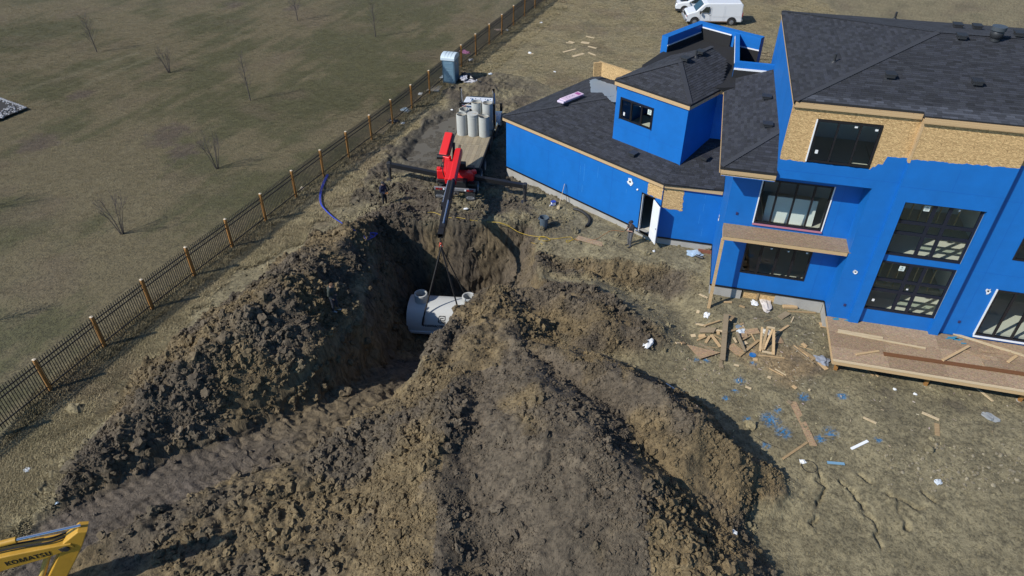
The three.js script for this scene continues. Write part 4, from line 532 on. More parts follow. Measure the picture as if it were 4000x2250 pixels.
const pile = [ // scrap pile, in survey pixels of one close-up: from, to, width m, thickness, kind, lift at both ends
  [818, 230, 770, 935, 0.24, 0.045, 'g', 0.4, 0.16, 'long_plank', 'long weathered grey plank lying across the whole scrap pile'],
  [925, 190, 860, 290, 0.34, 0.05, 'd', 0.15, 0.3, 'scrap_box', 'brown wooden box end at the top of the scrap pile'],
  [345, 290, 500, 345, 0.14, 0.04, 'p', 0.02, 0.1, 'lumber_offcut', 'pale board end at the upper left of the scrap pile'], [450, 350, 735, 262, 0.07, 0.05, 'd', 0.1, 0.12, 'lumber_offcut', 'thin brown rail sloping up behind the grey panel'], [400, 400, 650, 425, 0.42, 0.02, 'g', 0.05, 0.14, 'grey_panel', 'grey weathered panel offcut at the left of the scrap pile'], [380, 505, 490, 490, 0.19, 0.09, 'f', 0, 0, 'lumber_offcut', 'thick tan block at the left of the scrap pile'], [350, 570, 500, 520, 0.09, 0.04, 'd', 0.02, 0.1, 'lumber_offcut', 'thin brown stick below the thick tan block'],
  [585, 500, 745, 680, 0.14, 0.04, 'f', 0.12, 0.02, 'lumber_offcut', 'tan stud slanting down to the long grey plank'], [495, 610, 560, 520, 0.14, 0.03, 'd', 0.02, 0.12, 'lumber_offcut', 'short brown wedge left of the slanting tan stud'], [385, 615, 625, 740, 0.12, 0.03, 'g', 0.0, 0.03, 'lumber_offcut', 'narrow grey slat above the triangular board'], [250, 490, 330, 480, 0.2, 0.04, 'p', 0, 0, 'lumber_offcut', 'pale square offcut left of the thick tan block'], [0, 608, 65, 605, 0.12, 0.04, 'p', 0, 0, 'lumber_offcut', 'pale offcut farthest left of the scrap pile'], [80, 612, 145, 608, 0.16, 0.05, 'f', 0, 0, 'lumber_offcut', 'tan offcut beside the farthest left pale one'],
  [860, 440, 1125, 355, 0.1, 0.05, 'd', 0.06, 0.02, 'lumber_offcut', 'brown stud running right from the long grey plank'], [1150, 430, 1385, 410, 0.4, 0.02, 'o', 0.02, 0.05, 'board_offcut', 'tan strand board offcut behind the blue paint lid'], [1120, 320, 1165, 385, 0.05, 0.03, 'p', 0, 0, 'lumber_offcut', 'thin pale stick behind the clear plastic bag'], [1000, 500, 1150, 780, 0.12, 0.05, 'g', 0.3, 0.1, 'lumber_offcut', 'grey stud leaning in the middle of the scrap pile'], [1060, 830, 1385, 575, 0.13, 0.05, 'd', 0.02, 0.05, 'lumber_offcut', 'brown stud crossing below the leaning grey stud'], [1050, 500, 1190, 510, 0.3, 0.02, 'o', 0.1, 0.12, 'lumber_offcut', 'tan board piece behind the leaning grey stud'], [905, 650, 1090, 790, 0.5, 0.018, 'o', 0.04, 0.02, 'board_offcut', 'large tan strand board piece under the crossed lumber of the scrap pile'],
  [1080, 640, 1190, 600, 0.22, 0.02, 'p', 0.05, 0.03], [1100, 580, 1240, 500, 0.08, 0.04, 'd', 0.08, 0.05, 'lumber_offcut', 'short brown rail right of the leaning grey stud'], [960, 545, 1010, 620, 0.1, 0.04, 'p', 0.1, 0.08], [680, 450, 730, 455, 0.2, 0.1, 'f', 0.02, 0.02, 'lumber_offcut', 'small thick tan cube beside the long grey plank'], [620, 400, 775, 425, 0.15, 0.03, 'p', 0.05, 0.06, 'lumber_offcut', 'pale board tucked under the long grey plank'], [600, 480, 770, 560, 0.05, 0.03, 'd', 0.08, 0.04, 'lumber_offcut', 'thin brown lath under the long grey plank'], [825, 770, 880, 630, 0.07, 0.03, 'd', 0.02, 0.06, 'lumber_offcut', 'thin brown stick right of the long grey plank'],
  [1650, 485, 1885, 320, 0.11, 0.05, 'f', 0.08, 0.02, 'lumber_offcut', 'tan stud pointing up to the right behind the trestle frame'], [1645, 560, 1785, 560, 0.5, 0.018, 'o', 0.05, 0.02, 'board_offcut', 'square tan board leaning at the right of the trestle frame'], [1410, 460, 1405, 755, 0.1, 0.05, 'f', 0.45, 0.02, 'lumber_offcut', 'upright tan stud left of the trestle frame'], [1440, 740, 1500, 470, 0.12, 0.05, 'd', 0.05, 0.5, 'lumber_offcut', 'brown left leg of the wooden trestle frame'], [1470, 730, 1580, 510, 0.1, 0.05, 'f', 0.05, 0.5, 'lumber_offcut', 'tan slanting brace of the wooden trestle frame'], [1630, 815, 1600, 500, 0.12, 0.05, 'f', 0.03, 0.5, 'lumber_offcut', 'tan right leg of the wooden trestle frame'], [1490, 485, 1615, 505, 0.1, 0.05, 'p', 0.55, 0.55, 'lumber_offcut', 'pale top bar of the wooden trestle frame'], [1440, 755, 1635, 795, 0.12, 0.04, 'p', 0.03, 0.03, 'lumber_offcut', 'pale bottom bar of the wooden trestle frame'], [1380, 810, 1820, 860, 0.04, 0.03, 'f', 0, 0, 'lumber_offcut', 'long thin lath in front of the wooden trestle frame'],
  [1255, 450, 1330, 580, 0.05, 0.03, 'f', 0.02, 0.02, 'lumber_offcut', 'thin tan stick left of the upright stud'], [1130, 275, 1080, 300, 0.12, 0.03, 'd', 0, 0], [380, 60, 360, 105, 0.15, 0.03, 'p', 0, 0, 'lumber_offcut', 'pale offcut near the torn white paper'], [520, 665, 700, 690, 0.03, 0.02, 'd', 0, 0],
  [1960, 670, 2310, 955, 0.06, 0.04, 'g', 0, 0.02, 'lumber_offcut', 'long grey lath between scrap pile and deck corner'], [2050, 700, 2340, 880, 0.14, 0.04, 'd', 0.03, 0.0, 'lumber_offcut', 'brown board beside the long grey lath'], [1975, 650, 2220, 840, 0.05, 0.03, 'f', 0.02, 0.02, 'lumber_offcut', 'thin tan lath lying on the long grey lath'], [2270, 900, 2320, 865, 0.1, 0.03, 'd', 0.02, 0.02], [2115, 615, 2190, 675, 0.16, 0.05, 'f', 0, 0, 'lumber_offcut', 'thick tan offcut above the brown board near the deck'], [2070, 655, 2300, 725, 0.03, 0.02, 'f', 0, 0], [2400, 930, 2530, 1055, 0.2, 0.04, 'f', 0.0, 0.0, 'lumber_offcut', 'wide tan board below the grey rag'],
  [975, 970, 1060, 990, 0.1, 0.03, 'p', 0, 0, 'lumber_offcut', 'pale wedge right of the grey block'], [1250, 980, 1330, 985, 0.12, 0.03, 'g', 0, 0], [1290, 880, 1370, 890, 0.15, 0.04, 'f', 0, 0, 'lumber_offcut', 'tan offcut below the blue lid'], [1660, 1040, 1850, 1150, 0.05, 0.03, 'p', 0, 0, 'lumber_offcut', 'pale lath below the sawdust patch'], [1560, 1030, 1800, 1155, 0.04, 0.03, 'f', 0, 0, 'lumber_offcut', 'tan lath crossing the sawdust patch'], [1535, 1170, 1595, 1195, 0.12, 0.04, 'p', 0, 0], [720, 1000, 795, 1005, 0.2, 0.06, 'g', 0, 0, 'lumber_offcut', 'grey block at the lower end of the long grey plank'], [1260, 830, 1310, 800, 0.2, 0.02, 'p', 0, 0],
  [1280, 212, 1530, 185, 0.02, 0.02, 'g', 0, 0, 'lumber_offcut', 'thin greenish grey rod between foundation and scrap pile'], [1480, 250, 1620, 200, 0.03, 0.03, 'd', 0, 0], [1930, 260, 1975, 165, 0.06, 0.03, 'p', 0, 0, 'lumber_offcut', 'short pale stick between foundation and scrap pile'], [1740, 190, 1870, 115, 0.3, 0.05, 'g', 0, 0.05, 'lumber_offcut', 'grey box lid in front of the thick pine block'], [1880, 75, 2340, 100, 0.09, 0.04, 'd', 0, 0, 'lumber_offcut', 'brown board lying along the foundation'], [1790, 8, 2025, 18, 0.2, 0.1, 'f', 0.02, 0.02, 'lumber_block', 'thick clean pine block beside the foundation and basement opening'], [2410, 300, 2510, 310, 0.35, 0.03, 'f', 0, 0, 'lumber_offcut', 'tan board piece at the back corner of the deck'],
];
for (const [x0, y0, x1, y1, w, t, m, l0, l1, nm, lb] of pile) { const a = ground(...zB(x0, y0)), b = ground(...zB(x1, y1)); solo(nm ?? 'lumber_offcut', boardAt('', a, b, w, t, null, l0, l1), WM[m], lb ?? 'scrap lumber offcut lying in the builders scrap pile beside the deck', 'lumber', 'lumber offcuts of the scrap pile'); }
{ const p = [[180, 655], [740, 785], [395, 900]].map(([x, y]) => ground(...zB(x, y))), c = p[0].clone().add(p[1]).add(p[2]).divideScalar(3), g = slab(p.map((q) => [q.x - c.x, -(q.z - c.z)]), 0.018); g.rotateX(-Math.PI / 2); g.translate(c.x, c.y + 0.1, c.z); solo('board_triangle', metreUV(g, 1), std([0.9, 0.86, 0.82], 0.85, { map: osbGrey }), 'large triangular strand board offcut in front of the scrap pile', 'board'); }
// boards scattered over the yard, each told apart by its place or look
for (const [f, x0, y0, x1, y1, w, t, m, nm, lb] of [
  [zC, 845, 290, 985, 585, 0.3, 0.02, 'o', 'board_strip', 'long strand board strip with blue paint round it in the yard'], [zC, 815, 300, 832, 290, 0.2, 0.04, 'g', 'lumber_block', 'small grey block at the upper end of the long board strip'], [zC, 780, 672, 942, 562, 0.1, 0.04, 'd', 'lumber_piece', 'brown lumber piece touching the lower end of the long board strip'],
  [zC, 1315, 395, 1402, 435, 0.1, 0.03, 'p', 'lumber_piece', 'pale short lumber piece alone in the middle of the yard'], [zC, 1235, 605, 1345, 552, 0.12, 0.03, 'w', 'painted_board', 'white painted board lying in the yard'], [zC, 1705, 362, 1820, 412, 0.13, 0.03, 'p', 'lumber_piece', 'pale lumber piece farther right in the yard below the deck'], [zC, 1805, 435, 1808, 515, 0.19, 0.02, 'd', 'lumber_piece', 'tan short wide board just below the right pale lumber piece'],
  [zC, 1075, 695, 1190, 705, 0.12, 0.03, 'b', 'painted_board', 'short board smeared with blue paint near the yard cable'], [zC, 1035, 525, 1115, 522, 0.04, 0.03, 'g', 'lumber_piece', 'thin grey stick beside the blue paint splashes'], [zC, 845, 185, 870, 205, 0.14, 0.05, 'f', 'lumber_block', 'small tan block between scrap pile and long board strip'], [zC, 530, 190, 570, 205, 0.1, 0.04, 'p', 'lumber_block', 'small pale block left of the tan block in the yard'], [zC, 950, 210, 962, 218, 0.09, 0.06, 'p', 'lumber_block', 'tiny pale cube of wood in the upper yard'],
  [zC, 2040, 175, 2180, 290, 0.09, 0.04, 'p', 'lumber_piece', 'long pale lumber poking out from under the deck'], [zC, 1300, 45, 1385, 120, 0.08, 0.04, 'd', 'lumber_piece', 'narrow brown strip slanting out from under the deck corner'], [zC, 1340, 50, 1415, 125, 0.06, 0.03, 'f', 'lumber_piece', 'thin pale strip beside the brown strip under the deck'], [zC, 370, 5, 365, 60, 0.15, 0.05, 'g', 'lumber_block', 'grey lumber block at the foot of the long grey plank'], [zF, 135, 640, 270, 705, 0.12, 0.03, 'p', 'lumber_piece', 'pale board beside the foot of the prop post'], [zF, 540, 775, 675, 778, 0.09, 0.05, 'f', 'lumber_piece', 'tan board crossing the shadow of the prop post'], [zF, 800, 830, 890, 865, 0.1, 0.05, 'd', 'lumber_piece', 'short brown board below the grey foundation'],
]) { const a = ground(...f(x0, y0)), b = ground(...f(x1, y1)); solo(nm, boardAt('', a, b, w, t), m === 'w' ? MT.white : m === 'b' ? std([0.16, 0.3, 0.42], 0.7) : WM[m], lb, 'lumber'); }
// lumber lying on the deck
const onDeck = (x, y) => D(...zE(x, y), 0.425);
for (const [x0, y0, x1, y1, w, t, m, lb] of [[235, 360, 800, 458, 0.13, 0.04, 'p', 'pale stud at the back left of the deck'], [230, 380, 1335, 588, 0.09, 0.045, 'p', 'longest pale stud running along the middle of the deck'], [460, 665, 750, 620, 0.1, 0.04, 'f', 'short pale board near the left front of the deck'], [808, 655, 2576, 910, 0.22, 0.04, 'r', 'dark rust-stained plank along the front of the deck'], [1545, 750, 1875, 570, 0.12, 0.05, 'f', 'tan stud lying across the rust-stained plank'], [1680, 400, 2576, 680, 0.13, 0.04, 'p', 'long pale board slanting across the right of the deck'], [2010, 610, 2420, 655, 0.2, 0.02, 'o', 'strand board strip beside the slanting long board'], [2370, 760, 2480, 680, 0.13, 0.04, 'f', 'short tan board at the right end of the deck'], [1810, 610, 2150, 720, 0.16, 0.02, 'o', 'mottled strand board strip behind the crossing stud'], [2060, 770, 2300, 790, 0.45, 0.02, 'y', 'wide board sheet on the deck near its right end']]) { const a = onDeck(x0, y0), b = onDeck(x1, y1); const k = lb.startsWith('tan stud') ? 0.05 : 0; solo('deck_board', boardAt('', a, b, w, t, null, k, k), WM[m], lb, 'lumber'); }
// paper, plastic and other litter
function crumple(r, flat = 0.4, s = rnd() * 99, n = 2) { const g = new THREE.IcosahedronGeometry(r, n), p = g.attributes.position; for (let i = 0; i < p.count; i++) { const v = V(p.getX(i), p.getY(i), p.getZ(i)), k = 1 + 0.9 * nz(v.x / r * 1.7 + s, v.y / r * 1.7, v.z / r * 1.7 + s); p.setXYZ(i, v.x * k, Math.max(-0.02, v.y * k * flat), v.z * k); } g.computeVertexNormals(); return g; }
const film = std([0.5, 0.54, 0.57], 0.35), filmBlue = std([0.36, 0.46, 0.55], 0.35), filmBlack = std([0.015, 0.015, 0.018], 0.35), rag = std([0.22, 0.24, 0.28], 0.8);
const S4 = (f) => (x, y) => f(x, y);
for (const [px, py, r, m, nm, lb, sx] of [
  [...zD(55, 330), 0.2, MT.paper, 'plastic_sheet', 'crumpled white plastic sheet at the top of the tan spoil ridge', 1.9], [...zB(515, 140), 0.16, MT.paper, 'paper_scrap', 'torn white paper left of the scrap pile', 1.4], [...zB(1085, 412), 0.22, film, 'plastic_bag', 'clear plastic bag in the middle of the scrap pile', 1.4], [...zB(1520, 430), 0.2, std([0.5, 0.47, 0.4], 0.8), 'bag_of_mortar', 'dirty white bag leaning behind the trestle frame', 1.1], [...zB(2440, 900), 0.28, rag, 'rag', 'grey rag hanging at the deck corner', 1.2], [...zF(1240, 800), 0.26, std([0.55, 0.5, 0.46], 0.6), 'plastic_sheet', 'dusty plastic sheet fallen in front of the basement opening', 2.3], [...zF(1050, 790), 0.15, MT.paper, 'plastic_sheet', 'pale crumpled wrap left of the dusty plastic sheet', 1.5],
  [...zC(2160, 395), 0.2, std([0.24, 0.25, 0.25], 0.4), 'plastic_film', 'clear plastic film tangled on the right of the yard', 1.8], [...zC(455, 1165), 0.09, MT.paper, 'paper_scrap', 'small white scrap below the tan spoil ridge', 1.3], [...zC(1815, 825), 0.12, film, 'paper_scrap', 'pale scrap among the pebbles on the right', 1.2], [...zC(1525, 208), 0.075, MT.paper, 'paper_scrap', 'white square scrap below the deck', 1], [...zC(1660, 240), 0.07, MT.paper, 'paper_scrap', 'second white square scrap below the deck, to the right', 1], [...zC(910, 690), 0.1, MT.paper, 'paper_scrap', 'white scrap beside the dark cable ring', 1.2],
  [665, 1292, 0.001, MT.paper, 'x', 'x', 1],
  [1034, 872, 0.12, MT.paper, 'paper_scrap', 'white crumpled paper at a fence post foot', 1.3], [985, 896, 0.14, film, 'paper_scrap', 'pale crumpled paper left of the white paper by the fence', 1.3], [848, 1036, 0.1, MT.paper, 'paper_scrap', 'tiny white scrap on the grass strip', 1], [1180, 740, 0.16, std([0.6, 0.52, 0.42], 0.8), 'paper_scrap', 'cream torn card beside a fence post', 1.6], [110, 1838, 0.15, film, 'paper_scrap', 'pale grey scrap on the grass in the lower left', 1], [222, 1965, 0.07, filmBlue, 'paper_scrap', 'small blue and white scrap on the dark soil at left', 1.4],
  [1535, 478, 0.34, filmBlack, 'garbage_bag', 'black garbage bag against the fence', 1.3], [1572, 484, 0.17, film, 'plastic_bag', 'clear plastic bag right of the black garbage bag', 1.3], [1585, 432, 0.3, filmBlue, 'plastic_bag', 'pale blue plastic bags heaped by the fence', 1.5], [1643, 368, 0.17, MT.paper, 'plastic_bag', 'white plastic bag by the fence below the toilet', 1.3], [1817, 205, 0.26, std([0.55, 0.2, 0.38], 0.8), 'insulation_scrap', 'pink insulation scraps at the fence behind the toilet', 2], [1840, 237, 0.2, MT.paper, 'foam_block', 'white foam block on the grass right of the toilet', 1.6], [1736, 305, 0.34, film, 'plastic_sheet', 'translucent plastic behind the left side of the toilet', 1],
  [2070, 208, 0.13, MT.paper, 'paper_scrap', 'white paper strip on the dry grass behind the truck', 1.8], [1950, 118, 0.2, std([0.5, 0.38, 0.3], 0.8), 'card_scrap', 'torn brown and white card by the far fence', 2], [1978, 120, 0.2, MT.paper, 'paper_scrap', 'white paper beside the torn card by the far fence', 1.1], [2113, 90, 0.13, MT.paper, 'paper_scrap', 'white speck of paper on the far dry grass', 1.2], [2167, 281, 0.08, MT.paper, 'paper_scrap', 'white chip beside the muddy ruts', 1.5], [1765, 430, 0.08, MT.paper, 'paper_scrap', 'white scrap floating at the puddle edge', 1.2], [1915, 290, 0.14, film, 'paper_scrap', 'pale scrap in the shadow beyond the toilet', 1.3], [1820, 817, 0.1, MT.paper, 'paper_scrap', 'white scrap behind the truck mud flaps', 1.4], [2553, 982, 0.06, MT.paper, 'paper_scrap', 'white offcut near the open door', 1.7],
]) { if (r < 0.01) continue; const p = ground(px, py, 0); const g = crumple(r, 0.42); g.scale(sx, 1, 1); g.rotateY(rr(0, 3)); g.translate(p.x, p.y + 0.03, p.z); solo(nm, g, m, lb, nm.includes('bag') ? 'bag' : 'litter'); }
// sheets by the fence and far off cuttings
for (const [pts, m, lb, t] of [[[[1468, 520], [1505, 490], [1532, 490], [1500, 527]], std([0.42, 0.4, 0.36], 0.85, { map: woodMapT }), 'grey pallet board lying on the grass by the fence', 0.04], [[[1665, 355], [1700, 334], [1728, 338], [1712, 362]], std([0.42, 0.38, 0.32], 0.8), 'flattened cardboard by the fence below the toilet', 0.03]]) { const w = pts.map(([x, y]) => ground(x, y, 0)), c = w.reduce((a, b) => a.add(b), V(0, 0, 0)).divideScalar(w.length), g = slab(w.map((q) => [q.x - c.x, -(q.z - c.z)]), t); g.rotateX(-Math.PI / 2); g.translate(c.x, Math.max(...w.map((q) => q.y)) + 0.02, c.z); solo('flat_board', metreUV(g, 1), m, lb, 'board'); }
for (const [x0, y0, x1, y1, w] of [[2222, 162, 2244, 168, 0.2], [2211, 168, 2238, 170, 0.2], [2270, 166, 2302, 170, 0.5], [2298, 182, 2330, 190, 0.25], [2200, 205, 2250, 192, 0.25], [2238, 222, 2280, 210, 0.35], [2298, 206, 2328, 218, 0.2], [2290, 143, 2322, 150, 0.2], [2062, 210, 2084, 211, 0.2]]) { const a = ground(x0, y0, 0), b = ground(x1, y1, 0); solo('cut_board', boardAt('', a, b, w, 0.03), MT.pine, 'pale board offcut on the dry grass behind the garage', 'lumber', 'boards on the dry grass behind the garage'); }
// plywood strip, corrugated pipe, bin, wash bucket, shovel, cords by the garage
{ const a = ground(...qa(915, 870), 0), b = ground(...qa(1225, 955), 0); solo('plywood_strip', boardAt('', a, b, 0.42, 0.02), std([0.85, 0.85, 0.85], 0.85, { map: osbGrey }), 'strand board strip lying on the dirt in front of the garage door', 'board'); }
{ const pts = [[875, 545], [950, 565], [1020, 610], [1062, 660], [1060, 710], [1025, 750]].map(([x, y]) => { const p = ground(...qa(x, y), 0); p.y += 0.09; return p; }); const c = new THREE.CatmullRomCurve3(pts), g = new THREE.TubeGeometry(c, 120, 0.085, 12), p = g.attributes.position, nn = g.attributes.normal; for (let i = 0; i < p.count; i++) { const k = Math.floor(i / 13) % 2 ? 0.012 : -0.006; p.setXYZ(i, p.getX(i) + nn.getX(i) * k, p.getY(i) + nn.getY(i) * k, p.getZ(i) + nn.getZ(i) * k); } g.computeVertexNormals(); const d = thing('drain_pipe', 'curved black corrugated drain pipe on the dirt by the garage', 'pipe'); mesh('pipe_wall', g, std([0.02, 0.02, 0.02], 0.6, { side: THREE.DoubleSide }), d); const e = c.getPoint(1); mesh('pipe_end', put(new THREE.TorusGeometry(0.085, 0.015, 8, 18), e.x, e.y, e.z, 0.5), MT.darkPlastic, d); }
{ const p = ground(...qa(525, 770), 0), b = thing('garbage_can', 'round grey garbage can standing open by the garage', 'bin', [p.x, p.y, p.z - 0.15]); const m = std([0.075, 0.1, 0.125], 0.55, { side: THREE.DoubleSide }); mesh('can', lathe([[0.001, 0], [0.2, 0], [0.21, 0.02], [0.27, 0.72], [0.25, 0.72], [0.19, 0.06], [0.001, 0.05]], 28), m, b); mesh('rim', put(new THREE.TorusGeometry(0.27, 0.018, 8, 30), 0, 0.72, 0, 0, Math.PI / 2), m, b); for (const s of [-1, 1]) mesh('handle', rbox(0.06, 0.09, 0.16, s * 0.29, 0.62, 0, 0.02), m, b); }
{ const p = ground(...qa(638, 490), 0), b = thing('supply_box', 'small blue and white box beside the shovel', 'box', [p.x, p.y, p.z], 0.4); mesh('carton', box(0.26, 0.3, 0.24, 0, 0.15, 0), std([0.02, 0.05, 0.32], 0.5), b); mesh('printed_panel', box(0.2, 0.18, 0.004, 0, 0.16, 0.122), MT.white, b); mesh('printed_panel', box(0.004, 0.12, 0.18, -0.132, 0.18, 0), MT.white, b); mesh('tape_roll', put(new THREE.TorusGeometry(0.06, 0.025, 8, 18), -0.22, 0.06, 0.05, 0.3), MT.white, b); }
{ const a = ground(...qa(700, 520), 0), top = onG(...qa(772, 235), 0.12).applyMatrix4(gM), w = V(HO[0] + top.x * hu[0] + top.z * hn[0], top.y, HO[1] + top.x * hu[1] + top.z * hn[1]); const s = thing('shovel', 'long-handled shovel leaning on the blue garage wall', 'shovel'); a.y += 0.1; mesh('handle', rod(a, w, 0.017, 0.015), MT.pine, s); const d = w.clone().sub(a).normalize(), bl = new THREE.SphereGeometry(0.14, 14, 8, 0, Math.PI * 2, 0, 1.1); bl.scale(0.85, 0.35, 1.3); mesh('blade', along(bl, a.clone().addScaledVector(d, -0.22), a.clone().addScaledVector(d, 0.06)), std([0.33, 0.26, 0.15], 0.7, { side: THREE.DoubleSide }), s); const foot = ground(...qa(795, 460), 0); const r2 = thing('digging_bar', 'thin dark bar leaning on the garage wall beside the shovel', 'tool'); mesh('bar', rod(foot, w.clone().add(V(0.06, 0, 0)), 0.014, 0.012), MT.blackRough, r2); mesh('bar_tip', rod(foot, foot.clone().lerp(w, 0.06), 0.02, 0.016), MT.steel, r2); }
{ const mk2 = (list, r, mat, nm, lb) => { const pts = list.map(([x, y]) => { const p = ground(...qa(x, y), 0); p.y += 0.03; return p; }); solo(nm, tube(pts, r, list.length * 6, 5), mat, lb, 'cord'); };
  const yl = std([0.5, 0.33, 0.03], 0.6), or = std([0.4, 0.16, 0.05], 0.6);
  mk2([[0, 700], [110, 740], [220, 805], [340, 845], [470, 865], [560, 870], [600, 900], [540, 915], [470, 890], [490, 860], [580, 880], [600, 905], [520, 912], [460, 885], [520, 870], [600, 890], [690, 885], [790, 870], [850, 870], [860, 900], [800, 930], [790, 910], [860, 905], [900, 885]], 0.014, yl, 'extension_cord', 'yellow extension cord coiled on the dirt between garbage can and board strip');
  mk2([[380, 935], [430, 945], [500, 945], [510, 955], [400, 950]], 0.012, yl, 'extension_cord', 'loose end of yellow cord below the coil');
  mk2([[890, 900], [1000, 910], [1150, 890], [1230, 840], [1300, 800], [1340, 790], [1470, 805]], 0.011, or, 'extension_cord', 'thin orange cord running from the board strip to the man'); }
// water line: blue hose down the spoil pile, tangle at its end
{ const zz = (x, y) => [1200 + x * 0.4831, 700 + y * 0.4831], hm = std([0.03, 0.06, 0.42], 0.45); const mkh = (o) => tube([[165, -25], [125, 60], [105, 140], [112, 215], [150, 265], [215, 325], [290, 375], [360, 415], [430, 455], [480, 470]].map(([x, y]) => { const p = ground(...zz(x + o, y + o * 0.6), 0.3); p.y += 0.14; return p; }), 0.028, 90, 6);
  const h = thing('water_hose', 'blue hose snaking down the spoil pile towards the pit', 'hose'); mesh('hose_run', mkh(0), hm, h); mesh('hose_run', mkh(9), hm, h); mesh('hose_tangle', tube([[430, 440], [470, 480], [520, 450], [560, 465], [520, 485], [460, 470], [480, 500], [530, 470], [470, 450], [570, 450], [490, 490]].map(([x, y]) => { const p = ground(...zz(x, y), 0.6); p.y += 0.08 + rnd() * 0.1; return p; }), 0.026, 110, 6), hm, h); }
{ const mk3 = (pts, mat, lb, r = 0.012) => solo('cord', tube(pts, r, 60, 5), mat, lb, 'cord'); const zz = (x, y) => [1200 + x * 0.4831, 700 + y * 0.4831];
  mk3([[1640, 380], [1560, 355], [1450, 348], [1330, 335], [1230, 315], [1140, 312], [1010, 270], [975, 275]].map(([x, y]) => { const p = ground(...zz(x, y), 0); p.y += 0.03; return p; }), std([0.5, 0.35, 0.06], 0.7), 'yellow cord lying along the far rim of the pit', 0.016);
  mk3([[640, 1310], [590, 1290], [560, 1272], [545, 1262]].map(([x, y]) => { const p = ground(x + 2400, y + 440, -0.4); p.y += 0.02; return p; }), MT.blackRough, 'short dark wire on the yard'); }
{ const p = ground(...zC(955, 722)); solo('cable_ring', put(new THREE.TorusGeometry(0.3, 0.012, 6, 50), p.x, p.y + 0.03, p.z, 0, Math.PI / 2), MT.blackRough, 'thin dark ring of cable on the ground below the spoil ridge', 'cable'); }
{ const a = ground(...zC(0, 172)), b = ground(...zC(155, 270)); a.y += 0.06; b.y += 0.06; solo('plastic_pipe', rod(a, b, 0.03, 0.03, 8), MT.paper, 'thin white pipe lying in the shadow behind the tan ridge', 'pipe'); }
{ const p = ground(...zB(1285, 810)), g = cyl(0.16, 0.16, 0.03, p.x, p.y + 0.02, p.z, 20); solo('bucket_cover', g, std([0.02, 0.14, 0.38], 0.4), 'blue painted bucket lid beside the crossed lumber', 'lid'); const q = ground(...zB(1048, 342)); solo('round_cover', cyl(0.15, 0.15, 0.04, q.x, q.y + 0.03, q.z, 20), std([0.2, 0.24, 0.28], 0.4), 'grey round lid behind the scrap pile', 'lid'); }
// rubbish heap in the corner of the house: bricks and pipe ends
{ const a = ground(...qa(2425, 1050), 0), t = thing('brick_stack', 'low stack of red bricks in the corner of the house', 'bricks', [a.x, a.y, a.z], -HA); const bm = std([0.2, 0.075, 0.045], 0.9); for (let r = 0; r < 3; r++) for (let i = 0; i < 4; i++) mesh('brick', rbox(0.2, 0.062, 0.1, i * 0.205 - 0.3 + (r % 2) * 0.03, 0.035 + r * 0.064, 0, 0.006), bm, t);
  const w = ground(...qa(2300, 1060), 0), g = crumple(0.28, 0.4); g.scale(1.5, 1, 1); g.translate(w.x, w.y + 0.04, w.z); solo('plastic_sheet', g, filmBlue, 'pale blue plastic sheet in the corner of the house beside the bricks', 'litter');
  const p0 = ground(...qa(2320, 1095), 0), p1 = ground(...qa(2400, 1125), 0); p0.y += 0.08; p1.y += 0.08; solo('pipe_offcut', rod(p0, p1, 0.08, 0.08, 14), MT.darkPlastic, 'short black pipe offcut in front of the bricks', 'pipe'); }
// pink bag of insulation on the garage roof
{ const p = meet(...q1(690, 800), garFront), q = V(HO[0] + p.x * hu[0] + p.z * hn[0], p.y, HO[1] + p.x * hu[1] + p.z * hn[1]), t = canvasTex(256, 128, (c) => { c.fillStyle = '#e3c9de'; c.fillRect(0, 0, 256, 128); c.fillStyle = '#b65f9c'; c.fillRect(190, 18, 44, 92); c.fillStyle = '#5b4a66'; c.font = 'bold 22px sans-serif'; for (let i = 0; i < 3; i++) c.fillRect(60 + i * 34, 36 + i * 9, 22, 10); for (let i = 0; i < 4; i++) c.fillRect(50 + i * 30, 78, 18, 6); });
  const b = thing('insulation_bundle', 'pink and white wrapped insulation bundle lying on the garage roof', 'bundle', [q.x, q.y + 0.04, q.z], 42 * R); mesh('bundle', rbox(1.7, 0.16, 0.55, 0, 0.08, 0, 0.05), std([0.8, 0.8, 0.8], 0.5, { map: t }), b); mesh('wrap_end', rbox(0.3, 0.14, 0.5, -0.95, 0.07, 0.03, 0.05, 0.2), std([0.6, 0.5, 0.62], 0.5), b); }
console.log('site done');

